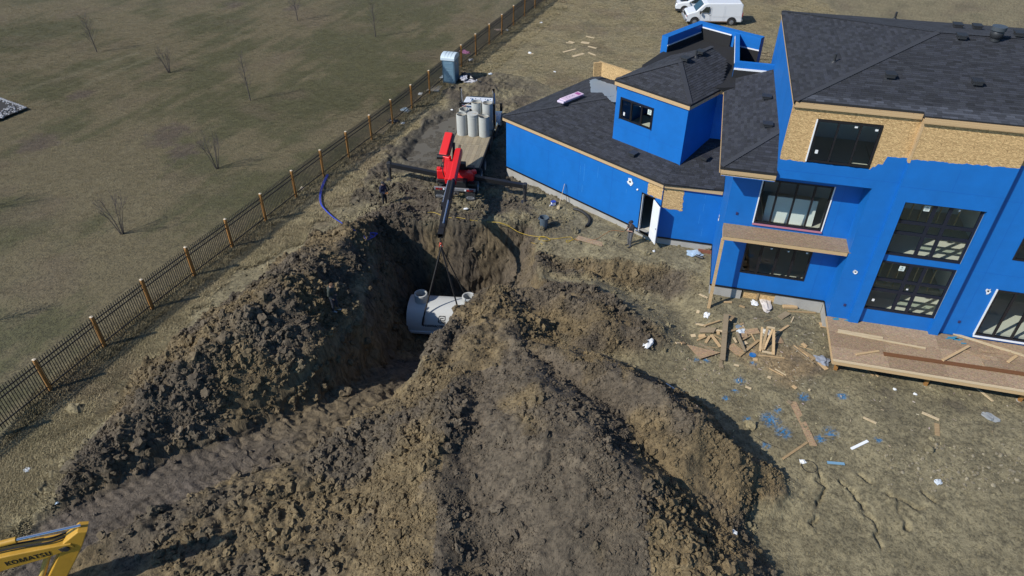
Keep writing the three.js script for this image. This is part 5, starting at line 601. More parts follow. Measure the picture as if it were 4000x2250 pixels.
// ---------- fence ----------
{
  const f = thing('picket_fence', 'black metal picket fence on brown timber posts along the lawn', 'fence'), bay = 3.012, k0 = -3, k1 = 22, at = (k) => [FENCE0[0] + FDIR[0] * bay * k, FENCE0[1] + FDIR[1] * bay * k];
  const pm = std([0.013, 0.013, 0.015], 0.5), post = (() => { const g = metreUV(merge([rbox(0.13, 2.05, 0.13, 0, 0.96, 0, 0.012)]), 1); return g; })(), cap = (() => { const g = new THREE.ConeGeometry(0.1, 0.06, 4); g.rotateY(Math.PI / 4); return g; })(), pk = new THREE.BoxGeometry(0.028, 1.84, 0.028), capM = std([0.66, 0.55, 0.4], 0.7), rest = []; let n = 0; const ang = Math.atan2(FDIR[0], FDIR[1]);
  for (let k = k0; k <= k1; k++) { const [x, z] = at(k), y = H(x, z); const p = mesh('post', post, MT.postWood, f); p.position.set(x, y, z); p.rotation.set(rr(-0.012, 0.012), ang, 0.02 + rr(-0.012, 0.012)); const c = mesh('post_cap', cap, capM, p); c.position.y = 2.015;
    if (k === k1) break; const [x1, z1] = at(k + 1), y1 = H(x1, z1);
    for (const h of [1.66, 1.42, 0.34]) mesh('rail', beam(V(x, y + h, z), V(x1, y1 + h, z1), 0.036, 0.05), pm, f);
    for (let i = 1; i < 24; i++) { const t = i / 24, px = mix(x, x1, t), pz = mix(z, z1, t), py = mix(y, y1, t) + 0.98; if (k >= -1 && n < 300) { const q = mesh('picket', pk, pm, f); q.position.set(px, py, pz); q.rotation.y = ang; n++; } else rest.push(put(pk.clone(), px, py, pz, ang)); } }
  const m = mesh('picket_run', rest, pm, f); m.userData.kind = 'stuff';
}
// ---------- bare saplings on the lawn ----------
const bark = std([0.075, 0.062, 0.055], 0.9), twigM = std([0.1, 0.082, 0.08], 0.9);
function sapling(px, py, h, kind, lb) {
  const p = D(px, py, 0), t = thing('sapling', lb, 'tree', [p.x, H(p.x, p.z), p.z], rr(0, 6), 'bare young trees on the lawn'), tr = [], tw = [];
  const grow = (a, d, l, r, lev) => { const b = a.clone().addScaledVector(d, l); (lev < 2 ? tr : tw).push(rod(a, b, r, r * 0.62, lev < 2 ? 6 : 3)); if (lev >= 4 || r < 0.003) return; const n = lev === 0 ? 0 : lev < 3 ? 3 : 2; for (let i = 0; i < n; i++) { const q = a.clone().lerp(b, rr(0.4, 1)); const e = d.clone().add(V(rr(-0.8, 0.8), rr(0, 0.5), rr(-0.8, 0.8))).normalize(); grow(q, e, l * rr(0.45, 0.7), r * 0.5, lev + 1); } if (lev) grow(b, d.clone().add(V(rr(-0.25, 0.25), 0.1, rr(-0.25, 0.25))).normalize(), l * 0.7, r * 0.62, lev + 1); };
  if (kind === 'clump') for (let i = 0; i < 6; i++) { const a = i * 1.05, d = V(Math.cos(a) * 0.33, 1, Math.sin(a) * 0.33).normalize(); tr.push(rod(V(Math.cos(a) * 0.05, -0.1, Math.sin(a) * 0.05), V(0, 0.05, 0).addScaledVector(d, h * 0.3), 0.03, 0.02, 5)); grow(V(0, 0.05, 0).addScaledVector(d, h * 0.3), d, h * 0.26, 0.02, 1); }
  else { const top = V(rr(-0.12, 0.12), h * 0.95, rr(-0.12, 0.12)); tr.push(rod(V(0, -0.1, 0), top, 0.045, 0.01, 7)); const nb = kind === 'whip' ? 20 : 26; for (let i = 0; i < nb; i++) { const y = mix(0.22, 0.97, i / nb), a = i * 2.4, d = V(Math.cos(a), 1.25, Math.sin(a)).normalize(); grow(V(top.x * y, top.y * y, top.z * y), d, h * (kind === 'whip' ? 0.13 : 0.2) * (1.15 - y * 0.7), 0.012, 2); } }
  mesh('trunk', tr, bark, t); const c = mesh('crown', tw, twigM, t); c.userData.kind = 'stuff'; delete c.userData.kind; return t;
}
sapling(477, 912, 2.9, 'clump', 'bare many-stemmed sapling nearest the fence, lowest on the lawn'); sapling(848, 657, 2.9, 'clump', 'bare spreading sapling in the middle of the lawn'); sapling(978, 390, 4.1, 'whip', 'tall thin bare sapling right of the lawn centre'); sapling(378, 200, 3.4, 'tree', 'bushy bare sapling in the upper left of the lawn'); sapling(660, 281, 2.4, 'clump', 'small split bare sapling below the bushy one'); sapling(1163, 78, 3.4, 'tree', 'bare sapling cut by the top edge of the picture'); sapling(1467, 144, 3.9, 'whip', 'slender bare sapling nearest the far fence'); sapling(-60, 815, 3.2, 'clump', 'bare sapling just outside the left edge'); sapling(-95, 1275, 3, 'tree', 'bare sapling outside the left edge, nearer the camera');
{ // stone bed at the left edge of the lawn
  const w = [[-260, 300], [0, 387], [106, 426], [0, 468], [-220, 560]].map(([x, y]) => D(x, y, 0)), t = thing('stone_bed', 'planting bed of pale grey stones with a dark edge at the left of the lawn', 'bed'); const g = slab(w.map((q) => [q.x, -q.z]), 0.06); g.rotateX(-Math.PI / 2); g.translate(0, 0.03, 0); mesh('bed_edge', g, std([0.03, 0.028, 0.026], 0.9), t);
  const rk = new THREE.IcosahedronGeometry(0.09, 0), L = []; for (let i = 0; i < 2600; i++) { let u = rnd(), v = rnd(); if (u + v > 1) { u = 1 - u; v = 1 - v; } const [a, b, c] = i % 2 ? [w[0], w[2], w[1]] : [w[0], w[2], w[4]]; L.push([a.x + (b.x - a.x) * u + (c.x - a.x) * v, a.z + (b.z - a.z) * u + (c.z - a.z) * v]); }
  const inn = L.filter(([x, z]) => { const q = D(22, 430, 0), s = D(-200, 430, 0); return Math.hypot((x - s.x) / (q.x - s.x), (z - s.z) / 2.2) > 1; }), im = new THREE.InstancedMesh(rk, std([1, 1, 1], 0.85), inn.length); inn.forEach(([x, z], i) => { im.setMatrixAt(i, M4().makeRotationFromEuler(new THREE.Euler(rnd() * 6, rnd() * 6, rnd() * 6)).scale(V(rr(0.6, 1.3), rr(0.5, 0.9), rr(0.6, 1.3))).setPosition(x, 0.09, z)); const k = rr(0.14, 0.42); im.setColorAt(i, lin(k, k, k * 1.03)); }); im.name = 'bed_stones'; im.userData.kind = 'stuff'; im.castShadow = im.receiveShadow = true; t.add(im); }

// ---------- portable toilet ----------
{ const b = D(1781, 322, 0), t = thing('portable_toilet', 'blue-grey portable toilet with pale ribbed roof by the fence', 'toilet', [b.x - 0.42, H(b.x, b.z), b.z - 0.55], -14 * R), m = MT.toilet, dk = std([0.08, 0.14, 0.19], 0.5);
  mesh('cabin', rbox(1.06, 1.95, 1.12, 0, 1.07, 0, 0.03), m, t); mesh('skid', merge([box(1.1, 0.1, 0.12, 0, 0.05, 0.45), box(1.1, 0.1, 0.12, 0, 0.05, -0.45)]), dk, t);
  const dr = mesh('door', rbox(0.88, 1.78, 0.04, 0, 1.06, 0.565, 0.015), std([0.13, 0.22, 0.29], 0.45), t); for (const [y, h, w] of [[1.82, 0.07, 0.76], [1.72, 0.05, 0.66], [1.32, 0.04, 0.62], [1.1, 0.04, 0.6], [0.75, 0.04, 0.56], [0.45, 0.04, 0.6]]) mesh('door_rib', rbox(w, h, 0.03, 0, y, 0.59, 0.012), std([0.16, 0.26, 0.33], 0.45), dr);
  for (const s of [-1, 1]) mesh('corner_post', rbox(0.07, 1.95, 0.06, s * 0.5, 1.07, 0.565, 0.015), dk, t);
  const arc = []; for (let i = 0; i <= 14; i++) { const a = i / 14 * Math.PI; arc.push([-Math.cos(a) * 0.64, Math.pow(Math.sin(a), 0.75) * 0.34]); } const rg = slab([...arc, [0.64, -0.05], [-0.64, -0.05]], 1.2, [], 0.03); rg.rotateY(Math.PI / 2); mesh('roof', put(rg, -0.6, 2.05, 0), MT.toiletRoof, t);
  const rm = std([0.36, 0.44, 0.48], 0.5); for (const x of [-0.28, -0.02, 0.24]) mesh('roof_rib', tube(arc.slice(1, 14).map(([z, y]) => V(x, 2.06 + y + 0.02, -z)), 0.025, 24, 6), rm, t);
  mesh('vent_stack', cyl(0.05, 0.05, 0.25, -0.48, 2.1, 0.3, 10), MT.darkPlastic, t); mesh('sticker', box(0.004, 0.2, 0.16, 0.534, 1.62, 0.1), std([0.5, 0.42, 0.36], 0.6), t);
  const q = D(1832, 318, 0), s = thing('tarp_heap', 'black and white tarpaulin slumped against the right of the toilet', 'tarp', [q.x, H(q.x, q.z), q.z]); const g = crumple(0.62, 0.75, 4, 3); g.scale(1, 1, 0.8); mesh('black_tarp', put(g, -0.1, 0.12, -0.35), filmBlack, s); const g2 = crumple(0.42, 0.35, 9, 3); g2.scale(1.5, 1, 0.7); mesh('white_fold', put(g2, 0.28, 0.1, 0.12), std([0.42, 0.41, 0.43], 0.6), s); mesh('white_fold', put(crumple(0.3, 0.8, 31, 3), -0.4, 0.3, -0.02), std([0.42, 0.42, 0.46], 0.6), s); }

// ---------- flatbed truck with a loader crane ----------
const TG = -0.36, TX = -3.57, TZ = -38.63;
const truck = thing('flatbed_truck', 'white flatbed truck backed to the pit with a red loader crane on its tail', 'truck', [TX, TG, TZ], -8 * R), tp = (n, g, m, p = truck) => mesh(n, g, m, p);
const toT = (p) => { const a = 8 * R, x = p.x - TX, z = p.z - TZ; return V(x * Math.cos(a) + z * Math.sin(a), p.y - TG, -x * Math.sin(a) + z * Math.cos(a)); };
const DY = 1.56, mudded = std([0.06, 0.055, 0.05], 0.8), dkSteel = std([0.025, 0.025, 0.027], 0.55);
tp('chassis', merge([box(0.1, 0.28, 11.2, -0.42, 0.95, -5.9), box(0.1, 0.28, 11.2, 0.42, 0.95, -5.9)]), dkSteel);
const wheelTyre = (w) => { const g = lathe([[0.28, -w / 2], [0.46, -w / 2], [0.51, -w / 2 + 0.05], [0.52, 0], [0.51, w / 2 - 0.05], [0.46, w / 2], [0.28, w / 2], [0.28, -w / 2]], 28); g.rotateZ(Math.PI / 2); return g; };
const ty1 = wheelTyre(0.56), ty2 = wheelTyre(0.3), rim1 = (() => { const g = lathe([[0.0, 0.03], [0.09, 0.06], [0.1, 0.0], [0.2, -0.02], [0.28, 0.04], [0.3, 0.05], [0.3, -0.05]], 24); g.rotateZ(-Math.PI / 2); return g; })();
for (const [z, dual] of [[-1.35, 1], [-2.72, 1], [-4.1, 1], [-10.95, 0]]) for (const s of [-1, 1]) { const w = tp('wheel', dual ? ty1 : ty2, MT.rubber); w.position.set(s * (dual ? 0.95 : 1.05), 0.52, z); const r = tp('rim', rim1, std([0.4, 0.4, 0.41], 0.35, { metalness: 0.8 }), w); r.position.x = s * (dual ? 0.24 : 0.14); if (s < 0) r.rotation.y = Math.PI; }
// rear fenders, bumper with lamps, mud flaps with an oval emblem
for (const s of [-1, 1]) tp('fender', merge([rbox(0.66, 0.05, 1.0, s * 0.98, 1.2, -1.15, 0.02), rbox(0.66, 0.3, 0.05, s * 0.98, 1.06, -0.62, 0.02, 0, 0.3)]), mudded);
const bump = tp('bumper', rbox(2.62, 0.2, 0.12, 0, 0.98, -0.02, 0.02), std([0.28, 0.28, 0.29], 0.5, { metalness: 0.6 })); for (const s of [-1, 1]) { for (const k of [0, 1]) tp('tail_lamp', rbox(0.2, 0.13, 0.05, s * (0.86 + k * 0.24), 0.98, 0.06, 0.02), std([0.22, 0.012, 0.012], 0.25), bump); tp('reverse_lamp', put(new THREE.CylinderGeometry(0.05, 0.05, 0.04, 16), s * 0.68, 0.98, 0.06, 0, Math.PI / 2), MT.white, bump); }
const flapT = canvasTex(256, 256, (c) => { c.fillStyle = '#2b2c2e'; c.fillRect(0, 0, 256, 256); c.strokeStyle = '#b9babb'; c.lineWidth = 7; c.beginPath(); c.ellipse(128, 150, 100, 42, 0, 0, 7); c.stroke(); c.fillStyle = '#c9cacb'; c.font = 'italic bold 44px serif'; c.textAlign = 'center'; c.fillText('Peterbilt', 128, 165); });
for (const s of [-1, 1]) tp('mud_flap', merge([(() => { const g = new THREE.BoxGeometry(0.62, 0.66, 0.02); return put(g, s * 0.98, 0.52, 0.04, 0, 0.06); })()]), std([0.75, 0.75, 0.75], 0.75, { map: flapT }));
tp('hitch', merge([rbox(0.5, 0.3, 0.2, 0, 0.72, -0.1, 0.03), rod(V(0, 0.7, 0), V(0, 0.7, 0.16), 0.08, 0.06, 12)]), mudded);
// bed: planks in two lengths
const plankM = [0, 1, 2, 3].map((i) => std([[0.44, 0.43, 0.4], [0.4, 0.39, 0.37], [0.47, 0.455, 0.42], [0.37, 0.365, 0.345]][i], 0.85, { map: woodMapT }));
for (let i = 0; i < 9; i++) for (const [z0, z1] of [[-1.92, -5.02], [-5.06, -8.1]]) { const x = -1.2 + 0.267 * (i + 0.5); tp('bed_plank', metreUV(box(0.26, 0.045, z0 - z1, x, DY - 0.0225 - 0.002 * ((i * 7) % 3), (z0 + z1) / 2), 1, i * 0.3, z0), plankM[(i * 5 + (z0 < -3 ? 1 : 0)) % 4]); }
tp('bed_frame', merge([box(0.06, 0.16, 6.24, -1.235, DY - 0.07, -5.0), box(0.06, 0.16, 6.24, 1.235, DY - 0.07, -5.0), box(2.53, 0.2, 0.08, 0, DY - 0.1, -1.87), box(2.4, 0.04, 6.1, 0, DY - 0.075, -5.0)]), dkSteel);
for (const z of [-2.6, -4.0, -5.4, -6.8]) tp('cross_member', box(2.3, 0.12, 0.1, 0, DY - 0.2, z), dkSteel);
tp('stain', box(0.16, 0.004, 1.1, -0.55, DY + 0.003, -4.35, 0.12), std([0.09, 0.06, 0.045], 0.8));
// headboard
const hb = tp('headboard', merge([box(2.5, 0.12, 0.1, 0, DY + 1.5, -8.2), box(0.12, 1.55, 0.1, -1.2, DY + 0.75, -8.2), box(0.12, 1.55, 0.1, 1.2, DY + 0.75, -8.2), box(2.5, 0.1, 0.08, 0, DY + 1.05, -8.2), box(2.3, 0.9, 0.04, 0, DY + 0.5, -8.22)]), MT.black); for (const x of [-1.0, -0.9, -0.8]) tp('warning_tab', box(0.05, 0.16, 0.02, x, DY + 1.3, -8.14), std([0.3, 0.03, 0.02], 0.6), hb);
// cab
{ const cab = slab([[0, 0], [0, 1.5], [0.15, 1.66], [1.35, 1.62], [1.78, 0.95], [1.8, 0]], 2.06, [], 0.08); cab.rotateY(Math.PI / 2); tp('cab', put(cab, -1.03, 1.15, -8.45), MT.whitePaint);
  const hood = slab([[0, 0], [0, 0.85], [1.75, 0.62], [1.95, 0.45], [1.95, -0.1], [0, -0.1]], 1.5, [], 0.1); hood.rotateY(Math.PI / 2); tp('hood', put(hood, -0.75, 1.15, -10.2), MT.whitePaint);
  tp('windscreen', put(new THREE.BoxGeometry(1.75, 0.72, 0.03), 0, 2.45, -10.03, 0, -0.57), MT.autoGlass); tp('rear_window', box(1.3, 0.4, 0.02, 0, 2.25, -8.42), MT.autoGlass); for (const s of [-1, 1]) { tp('side_window', box(0.02, 0.5, 0.8, s * 1.035, 2.3, -9.25), MT.autoGlass); tp('door', rbox(0.02, 1.5, 0.98, s * 1.034, 1.9, -9.25, 0.005), MT.whitePaint);
    const fd = []; for (let i = 0; i <= 10; i++) { const a = i / 10 * Math.PI; fd.push([-Math.cos(a) * 0.68, Math.sin(a) * 0.68]); } const fs2 = slab([...fd, ...fd.slice().reverse().map(([x, y]) => [x * 0.88, y * 0.86])], 0.5); fs2.rotateY(Math.PI / 2); tp('front_fender', put(fs2, s > 0 ? 0.78 : -1.28, 0.62, -10.95), MT.whitePaint);
    tp('exhaust_stack', merge([cyl(0.085, 0.085, 1.9, s * 1.16, 2.0, -8.42, 16, true), rod(V(s * 1.16, 3.88, -8.42), V(s * 1.16, 4.12, -8.3), 0.087, 0.09, 16, true)]), std([0.5, 0.51, 0.53], 0.2, { metalness: 1, side: THREE.DoubleSide })); tp('stack_guard', cyl(0.13, 0.13, 1.1, s * 1.16, 1.2, -8.42, 16), MT.chrome);
    tp('mirror', merge([rod(V(s * 1.05, 2.5, -9.8), V(s * 1.42, 2.5, -9.75), 0.015), rod(V(s * 1.05, 1.9, -9.8), V(s * 1.42, 1.95, -9.75), 0.015), rbox(0.2, 0.62, 0.07, s * 1.45, 2.25, -9.75, 0.03)]), MT.black); tp('fuel_tank', put(new THREE.CylinderGeometry(0.3, 0.3, 1.2, 20), s * 0.95, 0.9, -9.0, 0, Math.PI / 2), MT.chrome); tp('step', box(0.3, 0.06, 1.6, s * 1.1, 0.55, -9.2), dkSteel); }
  for (let i = 0; i < 5; i++) tp('roof_lamp', rbox(0.1, 0.08, 0.16, -0.7 + i * 0.35, 2.83, -9.55, 0.03), MT.chrome); for (const s of [-1, 1]) tp('air_horn', rod(V(s * 0.55, 2.87, -8.8), V(s * 0.55, 2.87, -9.4), 0.04, 0.07, 12), MT.chrome); tp('roof_beacon', rbox(0.3, 0.1, 0.14, 0.05, 2.86, -8.7, 0.03), std([0.3, 0.12, 0.1], 0.4));
  tp('grille', box(1.3, 0.9, 0.06, 0, 1.3, -12.2), MT.chrome); tp('front_bumper', rbox(2.3, 0.35, 0.15, 0, 0.6, -12.3, 0.05), MT.chrome); tp('tool_box', rbox(0.4, 0.5, 1.3, 1.05, 0.95, -6.6, 0.03), dkSteel); tp('tool_box', rbox(0.4, 0.5, 1.3, -1.05, 0.95, -6.6, 0.03), dkSteel); }
// crane
const cr = (x, y, z) => toT(V(x, y, z));
tp('crane_base', merge([rbox(1.5, 0.5, 0.62, 0.05, 1.45, -0.95, 0.05), rbox(0.55, 0.6, 0.5, -0.98, 1.55, -0.9, 0.06, 0.1), rbox(0.5, 0.55, 0.5, 0.85, 1.52, -0.9, 0.06, -0.1), rbox(0.28, 0.2, 0.3, 1.08, 1.78, -0.95, 0.05, 0.4), rbox(0.26, 0.22, 0.24, -1.15, 1.85, -0.9, 0.05)]), MT.red);
tp('crane_frame', merge([rbox(0.9, 0.5, 0.7, 0.25, 1.2, -0.5, 0.03), box(2.4, 0.06, 1.3, 0, 1.18, -1.1), rbox(0.5, 0.7, 0.4, 0.2, 1.75, -1.45, 0.04), rbox(0.45, 0.5, 0.35, 0.75, 1.6, -1.5, 0.04)]), MT.black);
tp('outrigger_beam', merge([beam(V(-1.0, 1.35, -1.02), V(-4.75, 1.35, -1.9), 0.26, 0.26), beam(V(-3.6, 1.35, -1.63), V(-4.78, 1.35, -1.91), 0.22, 0.2)].slice(0, 1)), MT.black); tp('outrigger_beam', beam(V(1.0, 1.35, -1.0), V(4.42, 1.35, -0.35), 0.26, 0.26), MT.black);
for (const [x, z, gy] of [[-4.7, -1.86, -0.16], [4.36, -0.37, -0.24]]) { const g0 = gy - TG; tp('outrigger_leg', merge([cyl(0.085, 0.085, 1.25 - g0 - 0.1, x, g0 + 0.12, z, 14), cyl(0.12, 0.12, 0.7, x, 0.85, z, 14), rbox(0.26, 0.34, 0.26, x, 1.36, z, 0.03)]), dkSteel); tp('outrigger_rod', merge([cyl(0.05, 0.05, 0.6, x, g0 + 0.1, z, 12)]), MT.chrome); tp('outrigger_foot', cyl(0.3, 0.26, 0.1, x, g0 + 0.02, z, 18), dkSteel); }
{ const p = V(-4.7, -0.16 - TG, -1.86); tp('foot_board', box(0.9, 0.06, 0.8, p.x, p.y - 0.01, p.z, 0.3), MT.pineGrey); }
const tipW = V(-3.87, 1.6, -31.95), rearW = V(-3.29, 2.6, -39.85), tip = cr(tipW.x, tipW.y, tipW.z), rear = cr(rearW.x, rearW.y, rearW.z), bd = tip.clone().sub(rear).normalize(), along3 = (t) => rear.clone().lerp(tip, t);
const hexBeam = (a, b, w, h, m, n, par) => { const s = slab([[-w / 2, -h * 0.25], [-w * 0.3, -h / 2], [w * 0.3, -h / 2], [w / 2, -h * 0.25], [w / 2, h * 0.25], [w * 0.28, h / 2], [-w * 0.28, h / 2], [-w / 2, h * 0.25]], a.distanceTo(b)); s.translate(0, 0, -a.distanceTo(b) / 2); return tp(n, along(s, a, b), m, par); };
const ob = hexBeam(along3(0), along3(0.4), 0.46, 0.5, MT.red, 'outer_boom'); void ob;
const plate = slab([[0, -0.2], [0.5, -0.95], [1.35, -0.85], [2.5, -0.2], [1.5, 0.15], [0.2, 0.2]], 0.42, [], 0.02);
{ const a = along3(0.16).add(V(-0.3, -0.05, 0)), b = along3(0.38).add(V(-0.3, -0.05, 0)); tp('boom_plate', rbeam(a, b, 0.3, 0.42, 0.04), MT.red); tp('boom_plate', rbeam(along3(0.1).add(V(-0.62, -0.1, 0)), along3(0.3).add(V(-0.35, -0.1, 0)), 0.34, 0.5, 0.04), MT.red); void plate; }
tp('boom_stage', beam(along3(0.38), along3(0.86), 0.36, 0.38), MT.black); tp('boom_stage', beam(along3(0.84), along3(0.93), 0.32, 0.34), MT.black);
{ const w = 0.15, a = along3(0.9), b = along3(1.0), sh = slab([[-w, -w], [w, -w], [w, w], [-w, w]], a.distanceTo(b), [[[-w * 0.8, -w * 0.8], [-w * 0.8, w * 0.8], [w * 0.8, w * 0.8], [w * 0.8, -w * 0.8]]]); sh.translate(0, 0, -a.distanceTo(b) / 2); tp('boom_stage', along(sh, a, b), MT.black); }
tp('boom_cylinder', merge([rod(along3(0.4).add(V(-0.22, 0.12, 0)), along3(0.66).add(V(-0.24, 0.12, 0)), 0.045)]), MT.chrome); tp('boom_cylinder', rod(along3(0.62).add(V(0.06, 0.2, 0)), along3(0.9).add(V(0.05, 0.19, 0)), 0.05), MT.chrome); tp('hose_box', rbeam(along3(0.62).add(V(-0.26, -0.02, 0)), along3(0.7).add(V(-0.26, -0.02, 0)), 0.16, 0.3, 0.02), MT.black); tp('cylinder_barrel', rod(along3(0.4).add(V(0.08, 0.22, 0)), along3(0.64).add(V(0.08, 0.21, 0)), 0.08), MT.black);
{ const a = cr(-4.2, 2.55, -39.25), b = cr(-3.86, 3.42, -40.55); const mb = tp('main_boom', rbeam(a, b, 0.5, 0.5, 0.05), MT.red); tp('main_boom_side', beam(a.clone().add(V(0.28, -0.06, 0)), b.clone().add(V(0.27, -0.06, 0)), 0.03, 0.4), std([0.12, 0.09, 0.07], 0.7), mb); tp('knuckle_pin', rod(a.clone().add(V(-0.36, 0.05, 0.12)), a.clone().add(V(0.36, 0.05, 0.12)), 0.15, 0.15, 18), MT.black); tp('column', merge([cyl(0.34, 0.3, 1.3, a.x + 0.25, 1.2, a.z - 0.25, 20)]), MT.red); tp('lift_cylinder', rod(V(a.x + 0.45, 1.6, a.z - 0.5), b.clone().add(V(0.3, -0.4, 0.3)), 0.1, 0.08, 14), MT.black); tp('link', rbeam(a.clone().add(V(0.02, -0.05, 0.1)), along3(0.12).add(V(-0.4, 0.0, 0)), 0.3, 0.44, 0.05), MT.red); tp('hydraulic_hose', tube([a.clone().add(V(0.1, 0.1, 0.2)), a.clone().add(V(0.12, -0.15, 0.6)), a.clone().add(V(0.1, -0.5, 0.8)), a.clone().add(V(0.15, -1.0, 0.7))], 0.035, 30, 6), MT.blackRough); }
// hook, slings and tank
{ const hk = thing('crane_hook', 'orange swivel hook hanging from the black boom tip', 'hook', [tipW.x, tipW.y, tipW.z]); const om = std([0.45, 0.06, 0.03], 0.5); mesh('shackle', merge([rod(V(0, -0.1, 0), V(0, -0.32, 0), 0.035), rbox(0.1, 0.16, 0.08, 0, -0.36, 0, 0.03)]), MT.blackRough, hk); mesh('swivel', put(new THREE.SphereGeometry(0.085, 14, 10), 0, -0.48, 0), om, hk); mesh('hook', put(new THREE.TorusGeometry(0.09, 0.03, 8, 20, 4.6), 0, -0.64, 0, 0, 0, -0.6), om, hk); }
const tk = thing('septic_tank', 'pale grey concrete septic tank with two round risers hanging in the pit', 'tank', [-3.88, -2.92, -31.87], -5.2 * R);
const tprof = [[1.2, -1.5], [1.2, -1.36], [1.14, -1.33], ...new THREE.SplineCurve([[1.14, -1.33], [1.14, -1.05], [1.09, -0.75], [0.96, -0.44], [0.74, -0.18], [0.42, -0.04], [0.12, 0]].map(([a, b]) => new THREE.Vector2(a, b))).getPoints(26).slice(1).map((v) => [v.x, v.y])]; const fullP = [...tprof, ...tprof.slice().reverse().map(([z, y]) => [-z, y])];
{ const g = slab(fullP.map(([z, y]) => [z, y]), 4.2); g.rotateY(-Math.PI / 2); g.translate(2.1, 0, 0); mesh('tank_shell', g, std([0.46, 0.47, 0.455], 0.8), tk);
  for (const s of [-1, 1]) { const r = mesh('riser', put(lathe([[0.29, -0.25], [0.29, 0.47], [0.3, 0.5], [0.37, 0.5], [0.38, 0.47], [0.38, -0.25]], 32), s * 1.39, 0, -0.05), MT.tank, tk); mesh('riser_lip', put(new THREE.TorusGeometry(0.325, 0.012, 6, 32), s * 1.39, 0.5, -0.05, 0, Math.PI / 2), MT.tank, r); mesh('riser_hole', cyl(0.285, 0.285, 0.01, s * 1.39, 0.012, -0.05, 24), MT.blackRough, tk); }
  // lettering on the curved front
  const tx = canvasTex(1024, 384, (c) => { c.fillStyle = '#000'; c.fillRect(0, 0, 1024, 384); c.fillStyle = '#fff'; c.font = 'bold 96px sans-serif'; c.textAlign = 'left'; c.save(); c.translate(24, 330); c.scale(0.72, 0.85); c.fillText('PEMBINACONCRETE', 0, 0); c.strokeStyle = '#fff'; c.lineWidth = 5; c.strokeText('PEMBINACONCRETE', 0, 0); c.restore();
    c.lineWidth = 20; c.strokeStyle = '#fff'; c.beginPath(); c.moveTo(395, 205); c.lineTo(395, 95); c.quadraticCurveTo(395, 60, 430, 60); c.lineTo(540, 60); c.lineTo(540, 120); c.quadraticCurveTo(540, 150, 510, 150); c.lineTo(435, 150); c.lineTo(435, 100); c.lineTo(505, 100); c.stroke(); c.beginPath(); c.moveTo(385, 160); c.quadraticCurveTo(385, 210, 430, 210); c.lineTo(540, 210); c.lineTo(540, 180); c.lineTo(440, 180); c.stroke(); c.fillStyle = '#000'; c.fillRect(460, 45, 10, 30); c.fillRect(460, 195, 10, 30); }, false);
  const n = 24, pos = [], uv = [], ix = [], y0 = -1.12, y1 = -0.2, zAt = (y) => { for (let i = 0; i + 1 < tprof.length; i++) if (y >= tprof[i][1] && y <= tprof[i + 1][1]) { const t = (y - tprof[i][1]) / (tprof[i + 1][1] - tprof[i][1]); return mix(tprof[i][0], tprof[i + 1][0], t); } return 0.5; }; const Lx = [-1.2, 1.35];
  for (let i = 0; i <= n; i++) for (const k of [0, 1]) { const y = mix(y0, y1, i / n); pos.push(Lx[k], y + 0.003, zAt(y) + 0.006); uv.push(k, i / n); } for (let i = 0; i < n; i++) { const a = 2 * i; ix.push(a, a + 1, a + 2, a + 2, a + 1, a + 3); } const lg = new THREE.BufferGeometry(); lg.setAttribute('position', new THREE.Float32BufferAttribute(pos, 3)); lg.setAttribute('uv', new THREE.Float32BufferAttribute(uv, 2)); lg.setIndex(ix); lg.computeVertexNormals(); mesh('stencil_lettering', lg, new THREE.MeshStandardMaterial({ color: lin(0.03, 0.03, 0.032), roughness: 0.8, alphaMap: tx, transparent: true }), tk);
  for (const [x, z] of [[-1.16, 1], [1.16, 1], [-1.16, -1], [1.16, -1]]) mesh('lifting_lug', rbox(0.1, 0.12, 0.08, x, -0.86, z * 1.12, 0.02), MT.blackRough, tk);
  const hookW = V(tipW.x, tipW.y - 0.72, tipW.z), ca = Math.cos(5.2 * R), sa = Math.sin(5.2 * R), sl = thing('sling', 'black four-leg lifting sling from the crane hook to the tank', 'sling'); for (const [x, z] of [[-1.16, 1.17], [1.16, 1.17], [-1.16, -1.17], [1.16, -1.17]]) { const e = V(-3.88 + x * ca - z * sa, -2.92 - 0.8, -31.87 + x * sa + z * ca), mid = V(-3.88 + x * 0.93 * ca - z * 0.9 * sa, -2.92 - 0.36, -31.87 + x * 0.93 * sa + z * 0.9 * ca); mesh('sling_leg', merge([beam(hookW, mid, 0.075, 0.05), beam(mid, e, 0.1, 0.05)]), MT.blackRough, sl); } mesh('master_link', put(new THREE.TorusGeometry(0.09, 0.02, 8, 20), hookW.x, hookW.y, hookW.z), MT.steel, sl); }
